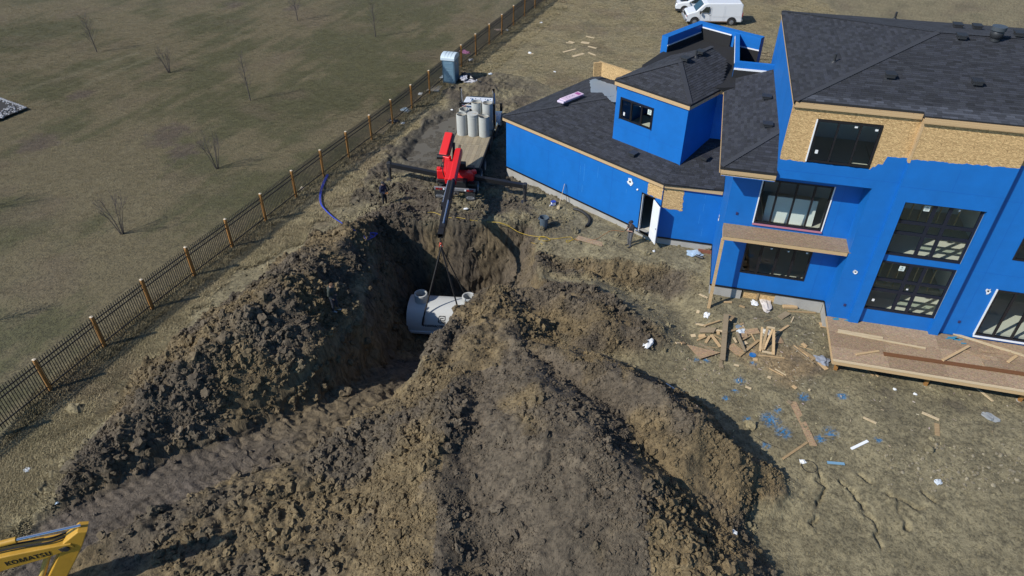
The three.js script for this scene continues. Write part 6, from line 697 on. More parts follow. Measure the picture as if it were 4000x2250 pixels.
// concrete risers standing on the truck bed
const riserG = lathe([[0.3, 0], [0.37, 0], [0.37, 1.45], [0.3, 1.45], [0.3, 0]], 32), inT = (p) => { const a = -8 * R, x = p.x * Math.cos(a) + p.z * Math.sin(a), z = -p.x * Math.sin(a) + p.z * Math.cos(a); return [TX + x, TG + p.y, TZ + z]; };
{ const spots = [[-0.77, -6.55, 1, 'concrete riser at the left end of the front row on the truck'], [0.0, -6.52, 1, 'concrete riser with a lid in the middle of the front row on the truck'], [0.77, -6.5, 0.97, 'concrete riser at the right end of the front row on the truck'], [-0.72, -7.32, 1.02, 'concrete riser behind the left one on the truck'], [0.06, -7.75, 1.28, 'taller concrete riser in the back row beside the headboard'], [0.84, -7.62, 1.3, 'tallest concrete riser at the right of the back row']];
  for (const [i, [x, z, h, lb]] of spots.entries()) { const t = thing('concrete_riser', lb, 'concrete pipe', inT(V(x, DY, z)), -8 * R); const m = mesh('riser_wall', riserG, MT.pipe, t); m.scale.y = h; if (i === 1) { mesh('lid', cyl(0.385, 0.385, 0.09, 0, 1.46, 0, 32), MT.pipe, t); mesh('band', cyl(0.382, 0.382, 0.05, 0, 1.28, 0, 32), MT.pipe, t); } else mesh('riser_base', cyl(0.295, 0.295, 0.03, 0, 0.005, 0, 20), MT.blackRough, t); }
  const st = thing('ratchet_strap', 'tan webbing straps tying the concrete risers to the truck bed', 'strap', inT(V(0, 0, 0)), -8 * R), sm = std([0.42, 0.36, 0.26], 0.8); const sp = (pts) => { const g = []; for (let i = 0; i + 1 < pts.length; i++) g.push(beam(V(...pts[i]), V(...pts[i + 1]), 0.05, 0.012)); mesh('strap', g, sm, st); };
  sp([[-1.24, DY - 0.1, -6.6], [-1.14, DY + 1.47, -6.55], [-0.6, DY + 1.47, -6.42], [0.2, DY + 1.57, -6.5], [0.9, DY + 1.44, -6.35], [1.15, DY + 1.42, -6.5], [1.24, DY - 0.1, -6.55]]); sp([[-1.24, DY - 0.1, -7.3], [-1.1, DY + 1.5, -7.25], [-0.3, DY + 1.88, -7.6], [1.1, DY + 1.9, -7.5], [1.24, DY - 0.1, -7.4]]); }
console.log('truck done');

// ---------- parked vehicles ----------
const tyreV = (() => { const g = lathe([[0.2, -0.11], [0.31, -0.11], [0.35, -0.07], [0.36, 0], [0.35, 0.07], [0.31, 0.11], [0.2, 0.11]], 26); g.rotateX(Math.PI / 2); return g; })(), rimV = (() => { const g = lathe([[0, 0.03], [0.06, 0.04], [0.08, 0.01], [0.16, 0], [0.21, 0.03], [0.22, -0.02]], 20); g.rotateX(Math.PI / 2); return g; })();
function vehicle(t, prof, w, paint, axles, { r = 1, lower } = {}) {
  const b = slab(prof, w, [], 0.09); b.translate(0, 0, -w / 2 + 0.09); const body = mesh('body', b, paint, t); if (lower) mesh('lower_cladding', put(slab(lower, w + 0.03, [], 0.04), 0, 0, -w / 2 + 0.025), MT.darkPlastic, t);
  for (const x of axles) for (const s of [-1, 1]) { const y = 0.36 * r; mesh('wheel_arch', put(new THREE.CylinderGeometry(0.46 * r, 0.46 * r, 0.12, 28), x, y + 0.04, s * (w / 2 - 0.01), 0, Math.PI / 2), MT.blackRough, body); const k = mesh('wheel', tyreV, MT.rubber, t); k.position.set(x, y, s * (w / 2 - 0.03)); k.scale.setScalar(r); const m = mesh('rim', rimV, std([0.36, 0.36, 0.37], 0.4, { metalness: 0.7 }), k); m.position.z = s * 0.09; if (s < 0) m.rotation.y = Math.PI; } return body;
}
const quad = (a, b, c, d) => { const g = new THREE.BufferGeometry(); g.setAttribute('position', new THREE.Float32BufferAttribute([...a, ...b, ...c, ...a, ...c, ...d], 3)); g.computeVertexNormals(); return norm(g); };
{ const t = thing('cargo_van', 'older white cargo van with rusty sills parked behind the house', 'van', [20.15, H(20.1, -73.4), -73.35], Math.PI - 0.04);
  const prof = [[2.62, 0.42], [2.68, 0.85], [2.5, 1.05], [1.72, 1.28], [1.02, 1.98], [0.7, 2.06], [-2.5, 2.1], [-2.66, 1.95], [-2.72, 0.42]], b = vehicle(t, prof, 2.0, MT.whitePaint, [1.85, -1.8]);
  mesh('windscreen', quad([1.74, 1.3, 0.82], [1.74, 1.3, -0.82], [1.09, 2.0, -0.78], [1.09, 2.0, 0.78]).translate(0.075, 0.05, 0), MT.autoGlass, t);
  for (const s of [-1, 1]) { const z = s * 1.094; mesh('side_window', quad([1.4, 1.28, z], [0.52, 1.28, z], [0.52, 1.83, z], [0.93, 1.83, z]), MT.autoGlass, t); mesh('door', merge([box(0.015, 1.45, 0.006, 0.42, 1.18, s * 1.091), box(0.015, 1.0, 0.006, 1.5, 0.92, s * 1.091), box(1.08, 0.015, 0.006, 0.96, 0.48, s * 1.091)]), std([0.2, 0.2, 0.2], 0.6), t); mesh('door_handle', box(0.12, 0.05, 0.02, 0.55, 1.12, s * 1.098), MT.black, t); mesh('mirror', merge([rbox(0.12, 0.28, 0.2, 1.42, 1.32, s * 1.22, 0.03)]), MT.black, t); mesh('panel_seam', merge([box(0.012, 1.5, 0.006, -0.9, 1.2, s * 1.091), box(2.9, 0.012, 0.006, -1.2, 0.95, s * 1.091)]), std([0.36, 0.36, 0.37], 0.6), t); mesh('rust_sill', box(2.7, 0.09, 0.008, 0.0, 0.42, s * 1.092), std([0.2, 0.13, 0.09], 0.9), t); mesh('headlamp', rbox(0.06, 0.2, 0.3, 2.72, 0.93, s * 0.78, 0.03), MT.chrome, t); mesh('indicator', rbox(0.06, 0.18, 0.1, 2.7, 0.93, s * 1.0, 0.03), std([0.5, 0.1, 0.04], 0.4), t); mesh('tail_lamp', box(0.05, 0.4, 0.1, -2.8, 1.1, s * 0.98), std([0.25, 0.015, 0.015], 0.4), t); }
  mesh('grille', box(0.05, 0.24, 1.15, 2.76, 0.93, 0), MT.black, t); mesh('bumper', rbox(0.2, 0.2, 2.1, 2.78, 0.56, 0, 0.06), std([0.2, 0.2, 0.2], 0.5), t); mesh('bumper', rbox(0.16, 0.18, 2.0, -2.82, 0.52, 0, 0.05), std([0.2, 0.2, 0.2], 0.5), t); void b; }
{ const t = thing('parked_suv', 'white sport utility car with dark hood cover parked beyond the van', 'car', [19.5, H(19.4, -76.7), -76.75], Math.PI - 0.2);
  const prof = [[2.2, 0.4], [2.28, 0.7], [2.15, 0.92], [1.15, 1.12], [0.45, 1.6], [0.0, 1.68], [-1.7, 1.64], [-2.15, 1.15], [-2.25, 0.7], [-2.2, 0.4]]; vehicle(t, prof, 1.7, MT.whitePaint, [1.38, -1.35], { r: 0.95, lower: [[2.24, 0.26], [2.3, 0.44], [-2.24, 0.44], [-2.2, 0.26]] });
  mesh('windscreen', quad([1.16, 1.14, 0.7], [1.16, 1.14, -0.7], [0.5, 1.62, -0.62], [0.5, 1.62, 0.62]).translate(0.07, 0.06, 0), MT.autoGlass, t); for (const s of [-1, 1]) { const z = s * 0.945; mesh('side_window', quad([0.95, 1.16, z], [-1.6, 1.16, z], [-1.35, 1.55, z], [0.4, 1.55, z]), MT.autoGlass, t); mesh('mirror', rbox(0.12, 0.14, 0.22, 1.0, 1.2, s * 1.03, 0.04), MT.whitePaint, t); mesh('headlamp', rbox(0.3, 0.14, 0.34, 2.14, 0.86, s * 0.62, 0.05, s * 0.4), MT.chrome, t); mesh('fog_lamp', rbox(0.08, 0.1, 0.26, 2.33, 0.55, s * 0.62, 0.03), std([0.25, 0.26, 0.28], 0.3), t); mesh('door', merge([box(0.012, 0.7, 0.006, 0.95, 0.82, s * 0.942), box(0.012, 0.7, 0.006, -0.2, 0.82, s * 0.942)]), std([0.2, 0.2, 0.2], 0.6), t); }
  mesh('grille', rbox(0.06, 0.3, 0.62, 2.33, 0.76, 0, 0.04), MT.black, t); const hc = slab([[0.2, 0], [0.75, 0], [1.0, 0.3], [0.9, 0.65], [0.3, 0.7], [0.0, 0.35]], 0.03); mesh('hood_cover', put(hc, 1.15, 1.22, 0.2, 0.2, -Math.PI / 2 + 0.02), MT.blackRough, t); }

// ---------- excavator, of which the boom and stick reach into view ----------
{ const P1 = D(-80, 2165, 3.1), K = D(268, 2098, 2.9), ex = thing('excavator', 'yellow tracked excavator reaching in at the lower left corner', 'excavator', [0, 0, 0]), Y = MT.yellow;
  const side = P1.clone().sub(K).setY(0).normalize(), nrm = V(-side.z, 0, side.x); // along the boom, away from its tip
  const at = (d, y, o = 0) => V(K.x + side.x * d + nrm.x * o, y, K.z + side.z * d + nrm.z * o), plane2 = (pts, w, bev = 0.03) => { const s = slab(pts, w, [], bev); s.translate(0, 0, -w / 2 + bev); const m = M4().makeBasis(side, V(0, 1, 0), side.clone().cross(V(0, 1, 0))); m.setPosition(K.x, 0, K.z); return s.applyMatrix4(m); };
  const boom = mesh('boom', plane2([[-0.1, 2.66], [0.2, 2.58], [0.8, 2.46], [1.8, 2.4], [3.2, 2.2], [4.6, 1.6], [6.2, 1.1], [6.4, 1.35], [5.0, 2.4], [3.4, 2.98], [1.6, 2.96], [0.5, 2.88], [-0.05, 2.82]], 0.5), Y, ex);
  mesh('stick', plane2([[-0.62, 3.18], [-0.42, 3.24], [0.12, 2.86], [0.42, 2.35], [1.6, 0.6], [1.9, 0.05], [1.65, -0.05], [1.2, 0.4], [0.02, 2.1], [-0.3, 2.6]], 0.42), Y, ex);
  mesh('stick_cylinder', merge([rod(at(3.2, 3.3), at(1.3, 3.36), 0.1, 0.1, 16)]), Y, ex); mesh('cylinder_rod', rod(at(1.3, 3.36), at(-0.5, 3.32), 0.05, 0.05, 12), MT.chrome, ex); mesh('boom_bracket', plane2([[2.9, 2.95], [3.6, 2.95], [3.3, 3.42], [3.1, 3.42]], 0.34), Y, ex); mesh('bucket_cylinder', rod(at(0.75, 2.4, 0), at(1.35, 1.3, 0), 0.1, 0.1, 14), std([0.5, 0.33, 0.08], 0.5), ex); mesh('cylinder_rod', rod(at(1.35, 1.3, 0), at(1.95, 0.45, 0), 0.05), MT.black, ex);
  for (const o of [-0.1, 0.05]) mesh('hose', tube([at(4.5, 2.75, o), at(3.0, 3.16, o), at(1.4, 3.12, o), at(0.4, 3.0, o), at(-0.05, 2.8, o + 0.24), at(0.0, 2.3, o + 0.28), at(0.5, 1.7, o + 0.26), at(1.1, 1.0, o + 0.25)], 0.03, 60, 6), MT.blackRough, ex); mesh('pivot_pin', rod(at(0.1, 2.7, -0.3), at(0.1, 2.7, 0.3), 0.1, 0.1, 16), MT.blackRough, ex); mesh('grease_stain', plane2([[0.0, 2.6], [0.26, 2.58], [0.32, 2.74], [0.1, 2.8]], 0.515, 0.002), std([0.05, 0.04, 0.03], 0.8), ex);
  const bt = slab([[1.5, -0.1], [2.1, -0.2], [2.5, -0.5], [2.4, -0.75], [1.7, -0.55]].map(([x, y]) => [x, y + 0.35]), 1.1); bt.translate(0, 0, -0.55); const mm = M4().makeBasis(side, V(0, 1, 0), side.clone().cross(V(0, 1, 0))); mm.setPosition(K.x, 0, K.z); mesh('bucket', bt.applyMatrix4(mm), std([0.1, 0.09, 0.08], 0.7), ex);
  const font = await new FontLoader().loadAsync('fonts/droid/droid_sans_bold.typeface.json'), tg = new TextGeometry('KOMATSU', { font, size: 0.2, depth: 0.006, curveSegments: 3 }); tg.computeBoundingBox(); tg.translate(-tg.boundingBox.max.x / 2, 0, 0); // reads from the side that faces the camera
  const face = nrm.clone().multiplyScalar(nrm.z > 0 ? 1 : -1), X = side.clone().negate(); tg.applyMatrix4(M4().makeBasis(X, V(0, 1, 0), X.clone().cross(V(0, 1, 0))).setPosition(at(1.2, 2.56).addScaledVector(X.clone().cross(V(0, 1, 0)), 0.252))); mesh('maker_name', tg, MT.black, ex); void face; void boom;
  const B = at(7.6, 0); for (const s of [-1, 1]) { const a = at(5.9, 0.5, s * 1.15), b = at(9.6, 0.5, s * 1.15); mesh('track', rbeam(a, b, 0.6, 0.95, 0.4), MT.blackRough, ex); } mesh('undercarriage', rbeam(at(6.6, 0.6), at(8.9, 0.6), 2.0, 0.5, 0.1), mudded, ex); mesh('upper_body', rbeam(at(6.1, 1.6), at(9.6, 1.6), 2.6, 1.1, 0.15), Y, ex); mesh('cab', rbeam(at(6.2, 2.5, -0.85), at(7.9, 2.5, -0.85), 0.95, 1.5, 0.12), Y, ex); mesh('cab_window', beam(at(6.3, 2.65, -0.85), at(7.8, 2.65, -0.85), 0.97, 0.8), MT.autoGlass, ex); void B; }

// ---------- people ----------
function figure(name, label, pos, turn, bones, colours, extra) { // bones: [ax, ay, az, ra, bx, by, bz, rb, colour index]
  const N = 92, S = 1.0, mc = new MarchingCubes(N, MT.white, false, false, 200000); mc.isolation = 0; const f = mc.field, c0 = V(0, 0.92, 0), half = N / 2;
  const dist = (x, y, z, b) => { const dx = b[4] - b[0], dy = b[5] - b[1], dz = b[6] - b[2], px = x - b[0], py = y - b[1], pz = z - b[2], l = dx * dx + dy * dy + dz * dz, t = l > 0 ? clamp((px * dx + py * dy + pz * dz) / l) : 0; return Math.hypot(px - dx * t, py - dy * t, pz - dz * t) - (b[3] + (b[7] - b[3]) * t); };
  for (let k = 0; k < N; k++) for (let j = 0; j < N; j++) for (let i = 0; i < N; i++) { const x = c0.x + (i - half) / half * S, y = c0.y + (j - half) / half * S, z = c0.z + (k - half) / half * S; let v = 9; if (Math.abs(x) < 0.55 && Math.abs(z) < 0.6) for (const b of bones) { const d = dist(x, y, z, b); const h = clamp(0.5 + 0.5 * (v - d) / 0.035); v = v + (d - v) * h - 0.035 * h * (1 - h); } f[i + j * N + k * N * N] = -v; }
  mc.update(); const n = mc.count, pa = new Float32Array(n * 3), ca = new Float32Array(n * 3); for (let i = 0; i < n; i++) { const x = mc.positionArray[3 * i] * S + c0.x, y = mc.positionArray[3 * i + 1] * S + c0.y, z = mc.positionArray[3 * i + 2] * S + c0.z; pa.set([x, y, z], 3 * i); let bd = 9, bc = 0; for (const b of bones) { const d = dist(x, y, z, b); if (d < bd) { bd = d; bc = b[8]; } } ca.set(colours[bc], 3 * i); }
  let g = new THREE.BufferGeometry(); g.setAttribute('position', new THREE.BufferAttribute(pa, 3)); g.setAttribute('color', new THREE.BufferAttribute(ca, 3)); g = mergeVertices(g, 1e-4); g.computeVertexNormals(); g = g.toNonIndexed(); g.setAttribute('uv', new THREE.BufferAttribute(new Float32Array(g.attributes.position.count * 2), 2));
  const fing = []; for (const b of bones.filter((q) => q[9])) { const h = V(b[4], b[5], b[6]), d = V(b[4] - b[0], b[5] - b[1], b[6] - b[2]).normalize(), s = d.clone().cross(V(0, 1, 0.01)).normalize(), c = b[9] === 2 ? V(0, 0.6, 0.5) : V(0, -0.4, 0.3); for (let i = 0; i < 4; i++) { const a = h.clone().addScaledVector(s, (i - 1.5) * 0.019), m = a.clone().addScaledVector(d, 0.04 - Math.abs(i - 1.3) * 0.004), e = m.clone().addScaledVector(d.clone().add(c).normalize(), 0.035); fing.push(rod(a, m, 0.0095, 0.009, 6), rod(m, e, 0.009, 0.007, 6)); } const a = h.clone().addScaledVector(s, 0.038).addScaledVector(d, -0.03); fing.push(rod(a, a.clone().addScaledVector(s, 0.02).addScaledVector(d, 0.04), 0.011, 0.009, 6)); }
  const all = [g]; for (const q of fing) { const e = norm(q), cc = new Float32Array(e.attributes.position.count * 3); for (let i = 0; i < e.attributes.position.count; i++) cc.set(colours[extra.hand ?? 0], 3 * i); e.setAttribute('color', new THREE.BufferAttribute(cc, 3)); all.push(e); }
  const t = thing('person', label, 'person', pos, turn); mesh('body', mergeGeometries(all), new THREE.MeshStandardMaterial({ vertexColors: true, roughness: 0.85 }), t); for (const [nm, ge, m] of extra.parts ?? []) mesh(nm, ge, m, t); return t;
}
const SKIN = [0.36, 0.21, 0.15];
const legs = (c, sh, sp = 0.1, fwd = 0.02) => [[-0.09, 0.9, 0, 0.1, -sp, 0.5, 0.02, 0.068, c], [-sp, 0.5, 0.02, 0.068, -sp - 0.01, 0.1, -0.02, 0.05, c], [0.09, 0.9, 0, 0.1, sp, 0.5, fwd + 0.03, 0.068, c], [sp, 0.5, fwd + 0.03, 0.068, sp + 0.01, 0.1, fwd, 0.05, c], [-sp - 0.01, 0.055, -0.04, 0.05, -sp - 0.02, 0.04, 0.15, 0.042, sh], [sp + 0.01, 0.055, fwd - 0.02, 0.05, sp + 0.03, 0.04, fwd + 0.17, 0.042, sh], [-0.07, 0.93, 0, 0.11, 0.07, 0.93, 0, 0.11, c]];
const torso = (c, w = 0.13) => [[0, 1.0, 0, 0.125, 0, 1.2, 0.0, 0.135, c], [-0.1, 1.3, 0, w, 0.1, 1.3, 0, w, c], [-0.13, 1.42, -0.01, 0.08, 0.13, 1.42, -0.01, 0.08, c]];
const headB = (fw, dn = 0) => [[0, 1.45, 0.0, 0.055, 0, 1.55, 0.02 + fw * 0.4, 0.052, 0], [0, 1.62 - dn, 0.02 + fw, 0.09, 0, 1.68 - dn, 0.01 + fw, 0.092, 0], [0, 1.585 - dn, 0.06 + fw, 0.05, 0, 1.59 - dn, 0.05 + fw, 0.055, 0], [0, 1.62 - dn, 0.115 + fw, 0.014, 0, 1.605 - dn, 0.125 + fw, 0.016, 0], [-0.09, 1.63 - dn, 0.01 + fw, 0.02, -0.092, 1.6 - dn, 0.01 + fw, 0.016, 0], [0.09, 1.63 - dn, 0.01 + fw, 0.02, 0.092, 1.6 - dn, 0.01 + fw, 0.016, 0]];
const face = (fw, dn) => [['eye', merge([-1, 1].map((s) => put(new THREE.SphereGeometry(0.011, 8, 6), s * 0.035, 1.645 - dn, 0.1 + fw))), MT.black], ['mouth', rbox(0.045, 0.008, 0.01, 0, 1.568 - dn, 0.108 + fw, 0.003), std([0.25, 0.08, 0.07], 0.7)]];
const hairCap = (fw, dn, m, peak) => { const g = new THREE.SphereGeometry(0.113, 18, 10, 0, Math.PI * 2, 0, 1.6); g.scale(1, 0.95, 1.08); put(g, 0, 1.665 - dn, 0.005 + fw, 0, peak ? 0.1 : -0.25); return peak ? [['cap', g, m], ['cap_peak', put(rbox(0.15, 0.012, 0.1, 0, 0, 0, 0.006), 0, 1.675 - dn, 0.13 + fw, 0, 0.25), m]] : [['hair', g, m]]; };
const onG2 = (p) => [p.x, H(p.x, p.z) - 0.01, p.z];
{ // by the door: black shirt, grey trousers, looking at something held in both hands
  const p = ground(2458, 958, 0); figure('person', 'person in black shirt, grey trousers and dark cap looking down beside the garage door', onG2(p), -62 * R, [...legs(2, 3, 0.11), ...torso(1), ...headB(0.05, 0.03), [-0.19, 1.41, 0, 0.062, -0.25, 1.15, 0.05, 0.05, 1], [0.19, 1.41, 0, 0.062, 0.25, 1.15, 0.05, 0.05, 1], [-0.25, 1.13, 0.05, 0.042, -0.09, 1.16, 0.27, 0.034, 0], [0.25, 1.13, 0.05, 0.042, 0.07, 1.17, 0.28, 0.034, 0], [-0.09, 1.16, 0.27, 0.032, -0.04, 1.18, 0.31, 0.03, 0, 2], [0.07, 1.17, 0.28, 0.032, 0.03, 1.19, 0.32, 0.03, 0, 2], [0, 1.42, 0.09, 0.03, 0.02, 1.25, 0.12, 0.02, 4]], [SKIN, [0.012, 0.012, 0.014], [0.1, 0.1, 0.105], [0.03, 0.03, 0.032], [0.09, 0.06, 0.05]], { hand: 0, parts: [...face(0.05, 0.03), ...hairCap(0.05, 0.03, std([0.012, 0.014, 0.025], 0.8), true), ['phone', rbox(0.08, 0.012, 0.15, 0, 1.215, 0.36, 0.006, 0, 0.5), MT.black]] }); }
{ const p = ground(1512, 870, 0.3); figure('person', 'person in navy jacket and black trousers with orange gloves standing at the pit rim', onG2(p), 62 * R, [...legs(2, 3, 0.1, 0.04), ...torso(1, 0.14), [0, 0.98, 0, 0.135, 0, 1.06, 0, 0.135, 5], ...headB(0.04, 0.03), [-0.19, 1.41, 0, 0.07, -0.26, 1.15, 0.0, 0.058, 1], [0.19, 1.41, 0, 0.07, 0.25, 1.14, 0.04, 0.058, 1], [-0.26, 1.15, 0, 0.055, -0.14, 1.03, 0.2, 0.045, 1], [0.25, 1.14, 0.04, 0.055, 0.12, 1.02, 0.22, 0.045, 1], [-0.14, 1.03, 0.2, 0.042, -0.07, 1.0, 0.26, 0.04, 4, 1], [0.12, 1.02, 0.22, 0.042, 0.06, 0.98, 0.27, 0.04, 4, 1]], [SKIN, [0.02, 0.021, 0.045], [0.014, 0.014, 0.016], [0.2, 0.18, 0.15], [0.42, 0.17, 0.05], [0.12, 0.12, 0.15]], { hand: 4, parts: [...face(0.04, 0.03), ...hairCap(0.04, 0.03, std([0.015, 0.015, 0.02], 0.8), true)] }); }
{ const p = ground(1306, 1206, 1.2); figure('person', 'person in dark green hooded jacket and dark jeans standing on the spoil pile', onG2(p), 80 * R, [...legs(2, 3, 0.09, 0.1), ...torso(1, 0.14), [0, 0.95, -0.02, 0.13, 0, 0.98, -0.02, 0.13, 4], [-0.06, 1.44, -0.09, 0.07, 0.06, 1.44, -0.09, 0.07, 1], ...headB(0.08, 0.04), [-0.19, 1.41, 0, 0.075, -0.24, 1.14, -0.04, 0.06, 1], [0.19, 1.41, 0, 0.075, 0.24, 1.14, -0.04, 0.06, 1], [-0.24, 1.14, -0.04, 0.058, -0.2, 0.96, 0.1, 0.045, 1], [0.24, 1.14, -0.04, 0.058, 0.2, 0.96, 0.1, 0.045, 1], [-0.2, 0.95, 0.1, 0.038, -0.18, 0.9, 0.14, 0.036, 0, 1], [0.2, 0.95, 0.1, 0.038, 0.18, 0.9, 0.14, 0.036, 0, 1]], [SKIN, [0.035, 0.042, 0.034], [0.018, 0.022, 0.034], [0.25, 0.25, 0.26], [0.6, 0.6, 0.6]], { hand: 0, parts: [...face(0.08, 0.04), ...hairCap(0.08, 0.04, std([0.1, 0.055, 0.03], 0.9), false)] }); }
console.log('people done');

// ---------- clods, stones and dry grass ----------
function lump(s, d = 1) { const g = new THREE.IcosahedronGeometry(1, d), p = g.attributes.position; for (let i = 0; i < p.count; i++) { const v = V(p.getX(i), p.getY(i), p.getZ(i)).normalize(), k = 1 + 0.75 * nz(v.x * 1.3 + s, v.y * 1.3, v.z * 1.3) + 0.35 * nz(v.x * 3.1 + s, v.y * 3.1 + s, v.z * 3.1); p.setXYZ(i, v.x * k, v.y * k * 0.8, v.z * k); } g.computeVertexNormals(); return g; }
const lumps = [lump(3), lump(17), lump(29), lump(41), lump(53, 2), lump(67, 2)], clodMat = std([1, 1, 1], 0.95, { map: soilMap });
{ const L = lumps.map(() => []); let n = 0;
  const add = (x, z, s, q) => { const c = groundColor(x, z, q), k = rr(0.75, 1.2), i = s > 0.085 ? 4 + Math.floor(rnd() * 2) : Math.floor(rnd() * 4); L[i].push([x, q[0] + s * 0.1, z, s, c.map((v) => v * k)]); n++; };
  for (let t = 0; t < 260000 && n < 72000; t++) { const x = rr(-19, 11), z = rr(-42, -10.8), q = heightFull(x, z), den = Math.max(q[1] * 0.95, q[2] * 0.35, q[4] * 0.45, q[3] * 0.04) * (0.25 + 1.1 * ss(-0.15, 0.25, nz(x * 0.55, z * 0.55, 91))); const fine = ss(-3.4, -1.4, x + fbm(x * 0.5, z * 0.5, 3, 55) * 3) * ss(-27, -24, z); if (rnd() > den * (1 - fine * (0.72 - 0.5 * ss(0.02, 0.2, nz(x * 0.5, z * 0.5, 91))))) continue; if ((q[2] > 0.5 && rnd() < 0.6) || rnd() < q[6] * 0.92) continue; const u = rnd(), s = fine > 0.4 ? (u < 0.95 ? rr(0.018, 0.045) : rr(0.045, 0.13)) : u < 0.9 ? rr(0.02, 0.05) : u < 0.985 ? rr(0.05, 0.1) : rr(0.1, 0.19); add(x, z, s, q); }
  const band = (px, py, rx, rz, m, s0, s1, h0 = 0.5) => { const p = ground(px, py, h0); for (let i = 0; i < m; i++) { const a = rnd() * 6.283, r = Math.sqrt(rnd()), x = p.x + Math.cos(a) * r * rx, z = p.z + Math.sin(a) * r * rz; const q = heightFull(x, z); if (q[6] > 0.35) continue; add(x, z, mix(s0, s1, rnd() ** 3), q); } };
  band(2650, 2080, 1.5, 2.4, 700, 0.04, 0.17); band(2560, 1700, 1.4, 1.2, 160, 0.04, 0.15); band(2200, 1600, 1.6, 1.0, 220, 0.04, 0.14, 2); band(2860, 1850, 1.0, 2.4, 420, 0.04, 0.13, -0.3); band(900, 1500, 4.2, 3.6, 800, 0.04, 0.24, 1); band(1180, 1150, 2.6, 4, 450, 0.04, 0.22, 1.4); band(1500, 830, 1.8, 1.4, 600, 0.06, 0.22); band(1500, 1720, 3.2, 3.2, 900, 0.05, 0.2); band(480, 1850, 3.4, 2.6, 380, 0.05, 0.22); band(1000, 2080, 4, 2.2, 500, 0.05, 0.2);
  for (let i = 0; i < 260; i++) { const p = D(rr(3450, 4000), rr(1740, 1920), -0.42), q = heightFull(p.x, p.z); const s = mix(0.02, 0.09, rnd() ** 3); L[i % 4].push([p.x, q[0] + s * 0.2, p.z, s, ((k) => [0.28 * k, 0.24 * k, 0.165 * k])(rr(0.7, 1.2))]); }
  for (let i = 0; i < 2600; i++) { const x = rr(4, 24), z = rr(-27, -11), q = heightFull(x, z); if (q[3] > 0.5) add(x, z, rr(0.015, 0.045), q); }
  L.forEach((l, v) => { const im = new THREE.InstancedMesh(lumps[v], clodMat, l.length); im.name = v ? 'soil_clods_00' + v : 'soil_clods'; l.forEach(([x, y, z, s, c], i) => { im.setMatrixAt(i, M4().makeRotationFromEuler(new THREE.Euler(rnd() * 6, rnd() * 6, rnd() * 6)).scale(V(s * rr(0.8, 1.3), s * rr(0.7, 1), s * rr(0.8, 1.2))).setPosition(x, y, z)); im.setColorAt(i, lin(...c)); }); im.castShadow = im.receiveShadow = true; im.userData.kind = 'stuff'; tag(im, 'loose soil clods covering the spoil piles and churned ground', 'soil', 'soil clods'); scene.add(im); }); console.log('clods', n); }
{ // single boulders and chunks that stand out
  for (const [px, py, s, lb, h] of [[298, 1600, 0.28, 'lone grey soil chunk on the grass strip by the fence', 0], [280, 1828, 0.26, 'dark soil chunk at the edge of the lower left grass', 0], [545, 1735, 0.32, 'pale sandy clump with white frost on the left spoil toe', 0.3], [1345, 1540, 0.3, 'blocky clay lump on the trench edge', -1], [2530, 1900, 0.2, 'large clod on the flank of the centre mound', 1], [2850, 2225, 0.26, 'rounded clod at the bottom right of the centre mound', -0.3], [3630, 1758, 0.17, 'tan stone on the right of the yard', -0.4], [3640, 1717, 0.1, 'small pale stone above the tan stone', -0.4], [1945, 1985, 0.2, 'tan lump on the near slope of the centre mound', 1.4], [2930, 1660, 0.2, 'dark clod beside the blue paint splash', -0.4]]) { const p = ground(px, py, h), g = lump(px * 0.37, 2); g.scale(s * 1.2, s * 0.9, s); g.rotateY(px); g.translate(p.x, p.y + s * 0.3, p.z); const q = heightFull(p.x, p.z), c = groundColor(p.x, p.z, q); solo('soil_chunk', g, std(c.map((v) => v * 1.05), 0.95, { map: soilMap }), lb, 'soil chunk'); }
}
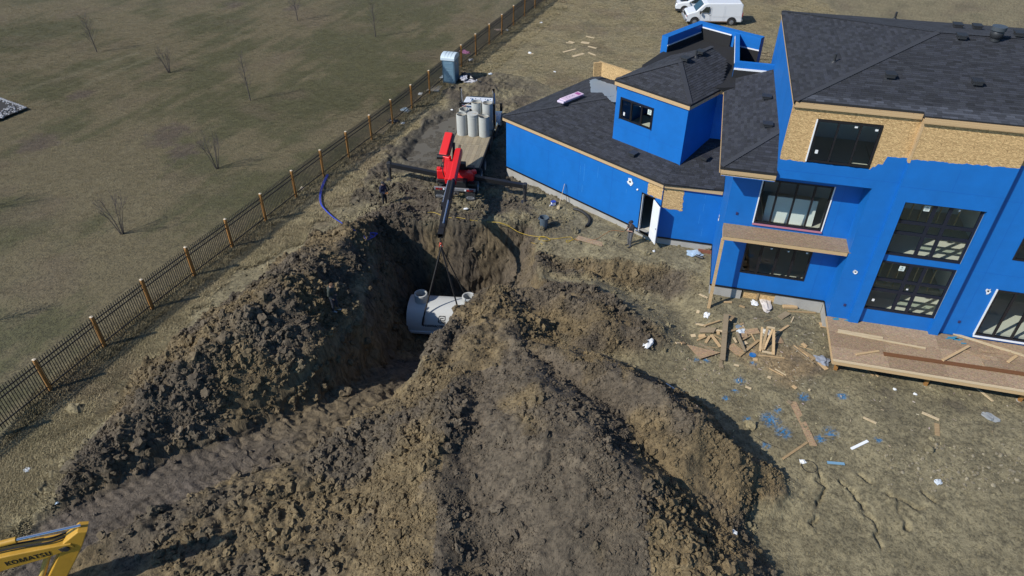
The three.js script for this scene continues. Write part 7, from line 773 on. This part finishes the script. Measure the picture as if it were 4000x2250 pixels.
{ const blade = () => { const a = []; for (let i = 0; i < 7; i++) { const t = i * 0.9, r = rr(0.02, 0.07), x = Math.cos(t) * r, z = Math.sin(t) * r, lx = Math.cos(t) * rr(0.05, 0.16), lz = Math.sin(t) * rr(0.05, 0.16), h = rr(0.5, 1), w = 0.016; a.push(x - w * Math.sin(t), 0, z + w * Math.cos(t), x + w * Math.sin(t), 0, z - w * Math.cos(t), x + lx, h, z + lz); } const g = new THREE.BufferGeometry(); g.setAttribute('position', new THREE.Float32BufferAttribute(a, 3)); g.computeVertexNormals(); return g; };
  const G = [blade(), blade(), blade()], gm = std([1, 1, 1], 0.95, { side: THREE.DoubleSide }), L = G.map(() => []); let n = 0;
  for (let t = 0; t < 700000 && n < 95000; t++) { const far = rnd() < 0.62, z = far ? rr(-84, -36) : rr(-36, -10), x = far ? rr(-22, 34) : rr(-21, -12), fs = fenceSide(x, z); if (fs < -0.5) continue; const q = heightFull(x, z); const den = (1 - q[3]) * (0.3 + 0.9 * ss(-0.2, 0.2, nz(x * 0.5, z * 0.5, 44))) + ss(0.9, 0.1, Math.abs(fs)) * 0.4; if (q[3] > 0.85 || rnd() > den || (z < -46 && fs > 3 && rnd() < 0.35)) continue; const c = groundColor(x, z, q), k = rr(1.0, 1.6), str = rr(0, 0.35); L[n % 3].push([x, q[0] - 0.01, z, rr(0.07, 0.17) * (Math.abs(fs) < 0.7 ? 1.5 : 1) * (z < -46 && fs > 3 ? 0.55 : 1), c.map((v, i) => mix(v, [0.24, 0.19, 0.1][i], str) * k)]); n++; }
  L.forEach((l, v) => { const im = new THREE.InstancedMesh(G[v], gm, l.length); im.name = v ? 'dry_grass_00' + v : 'dry_grass'; l.forEach(([x, y, z, s, c], i) => { im.setMatrixAt(i, M4().makeRotationY(rnd() * 6.28).scale(V(rr(1, 1.8), s, rr(1, 1.8))).setPosition(x, y, z)); im.setColorAt(i, lin(...c)); }); im.castShadow = im.receiveShadow = true; im.userData.kind = 'stuff'; tag(im, 'dry unmown grass between the fence and the building site', 'grass', 'dry grass'); scene.add(im); }); console.log('grass', n); }
{ // short lawn beyond the fence
  const a = []; for (let i = 0; i < 6; i++) { const t = i * 1.05, r = rr(0.03, 0.12), x = Math.cos(t) * r, z = Math.sin(t) * r, w = 0.025; a.push(x - w * Math.sin(t), 0, z + w * Math.cos(t), x + w * Math.sin(t), 0, z - w * Math.cos(t), x + Math.cos(t) * 0.08, rr(0.6, 1), z + Math.sin(t) * 0.08); } const g = new THREE.BufferGeometry(); g.setAttribute('position', new THREE.Float32BufferAttribute(a, 3)); g.computeVertexNormals();
  const L = []; for (let t = 0; t < 400000 && L.length < 90000; t++) { const z = -22 - 66 * Math.sqrt(rnd()) * rr(0.5, 1), x = rr(-62, -2), fs = fenceSide(x, z); if (fs > -0.3) continue; if (x < z * 0.85 - 2) continue; const q = heightFull(x, z), c = groundColor(x, z, q), k = rr(0.72, 1.3); L.push([x, q[0] - 0.005, z, rr(0.025, 0.06), c.map((v) => v * k)]); }
  const im = new THREE.InstancedMesh(g, std([1, 1, 1], 0.95, { side: THREE.DoubleSide }), L.length); L.forEach(([x, y, z, s, c], i) => { im.setMatrixAt(i, M4().makeRotationY(rnd() * 6.28).scale(V(rr(0.8, 1.5), s, rr(0.8, 1.5))).setPosition(x, y, z)); im.setColorAt(i, lin(...c)); }); im.name = 'lawn_grass'; im.castShadow = im.receiveShadow = true; im.userData.kind = 'stuff'; tag(im, 'short patchy spring lawn beyond the picket fence', 'grass'); scene.add(im); console.log('lawn', L.length); }
{ const sp = [], im = new THREE.InstancedMesh(new THREE.BoxGeometry(1, 1, 1), std([1, 1, 1], 0.8), 300); for (let i = 0; i < 300; i++) { const u = rnd() < 0.6, p = u ? D(...zB(rr(0, 2500), rr(150, 1280)), -0.35) : D(rr(2680, 4000), rr(1400, 1800), -0.4), y = H(p.x, p.z); im.setMatrixAt(i, M4().makeRotationY(rnd() * 6.3).scale(V(rr(0.03, 0.16), rr(0.008, 0.02), rr(0.012, 0.04))).setPosition(p.x, y + 0.012, p.z)); const k = rr(0.2, 0.5); im.setColorAt(i, lin(k, k * rr(0.75, 0.92), k * rr(0.45, 0.75))); sp.push(p); } im.name = 'wood_chips'; im.userData.kind = 'stuff'; im.castShadow = im.receiveShadow = true; tag(im, 'small wood chips and splinters strewn over the yard', 'wood chips'); scene.add(im); }
renderer.render(scene, camera);
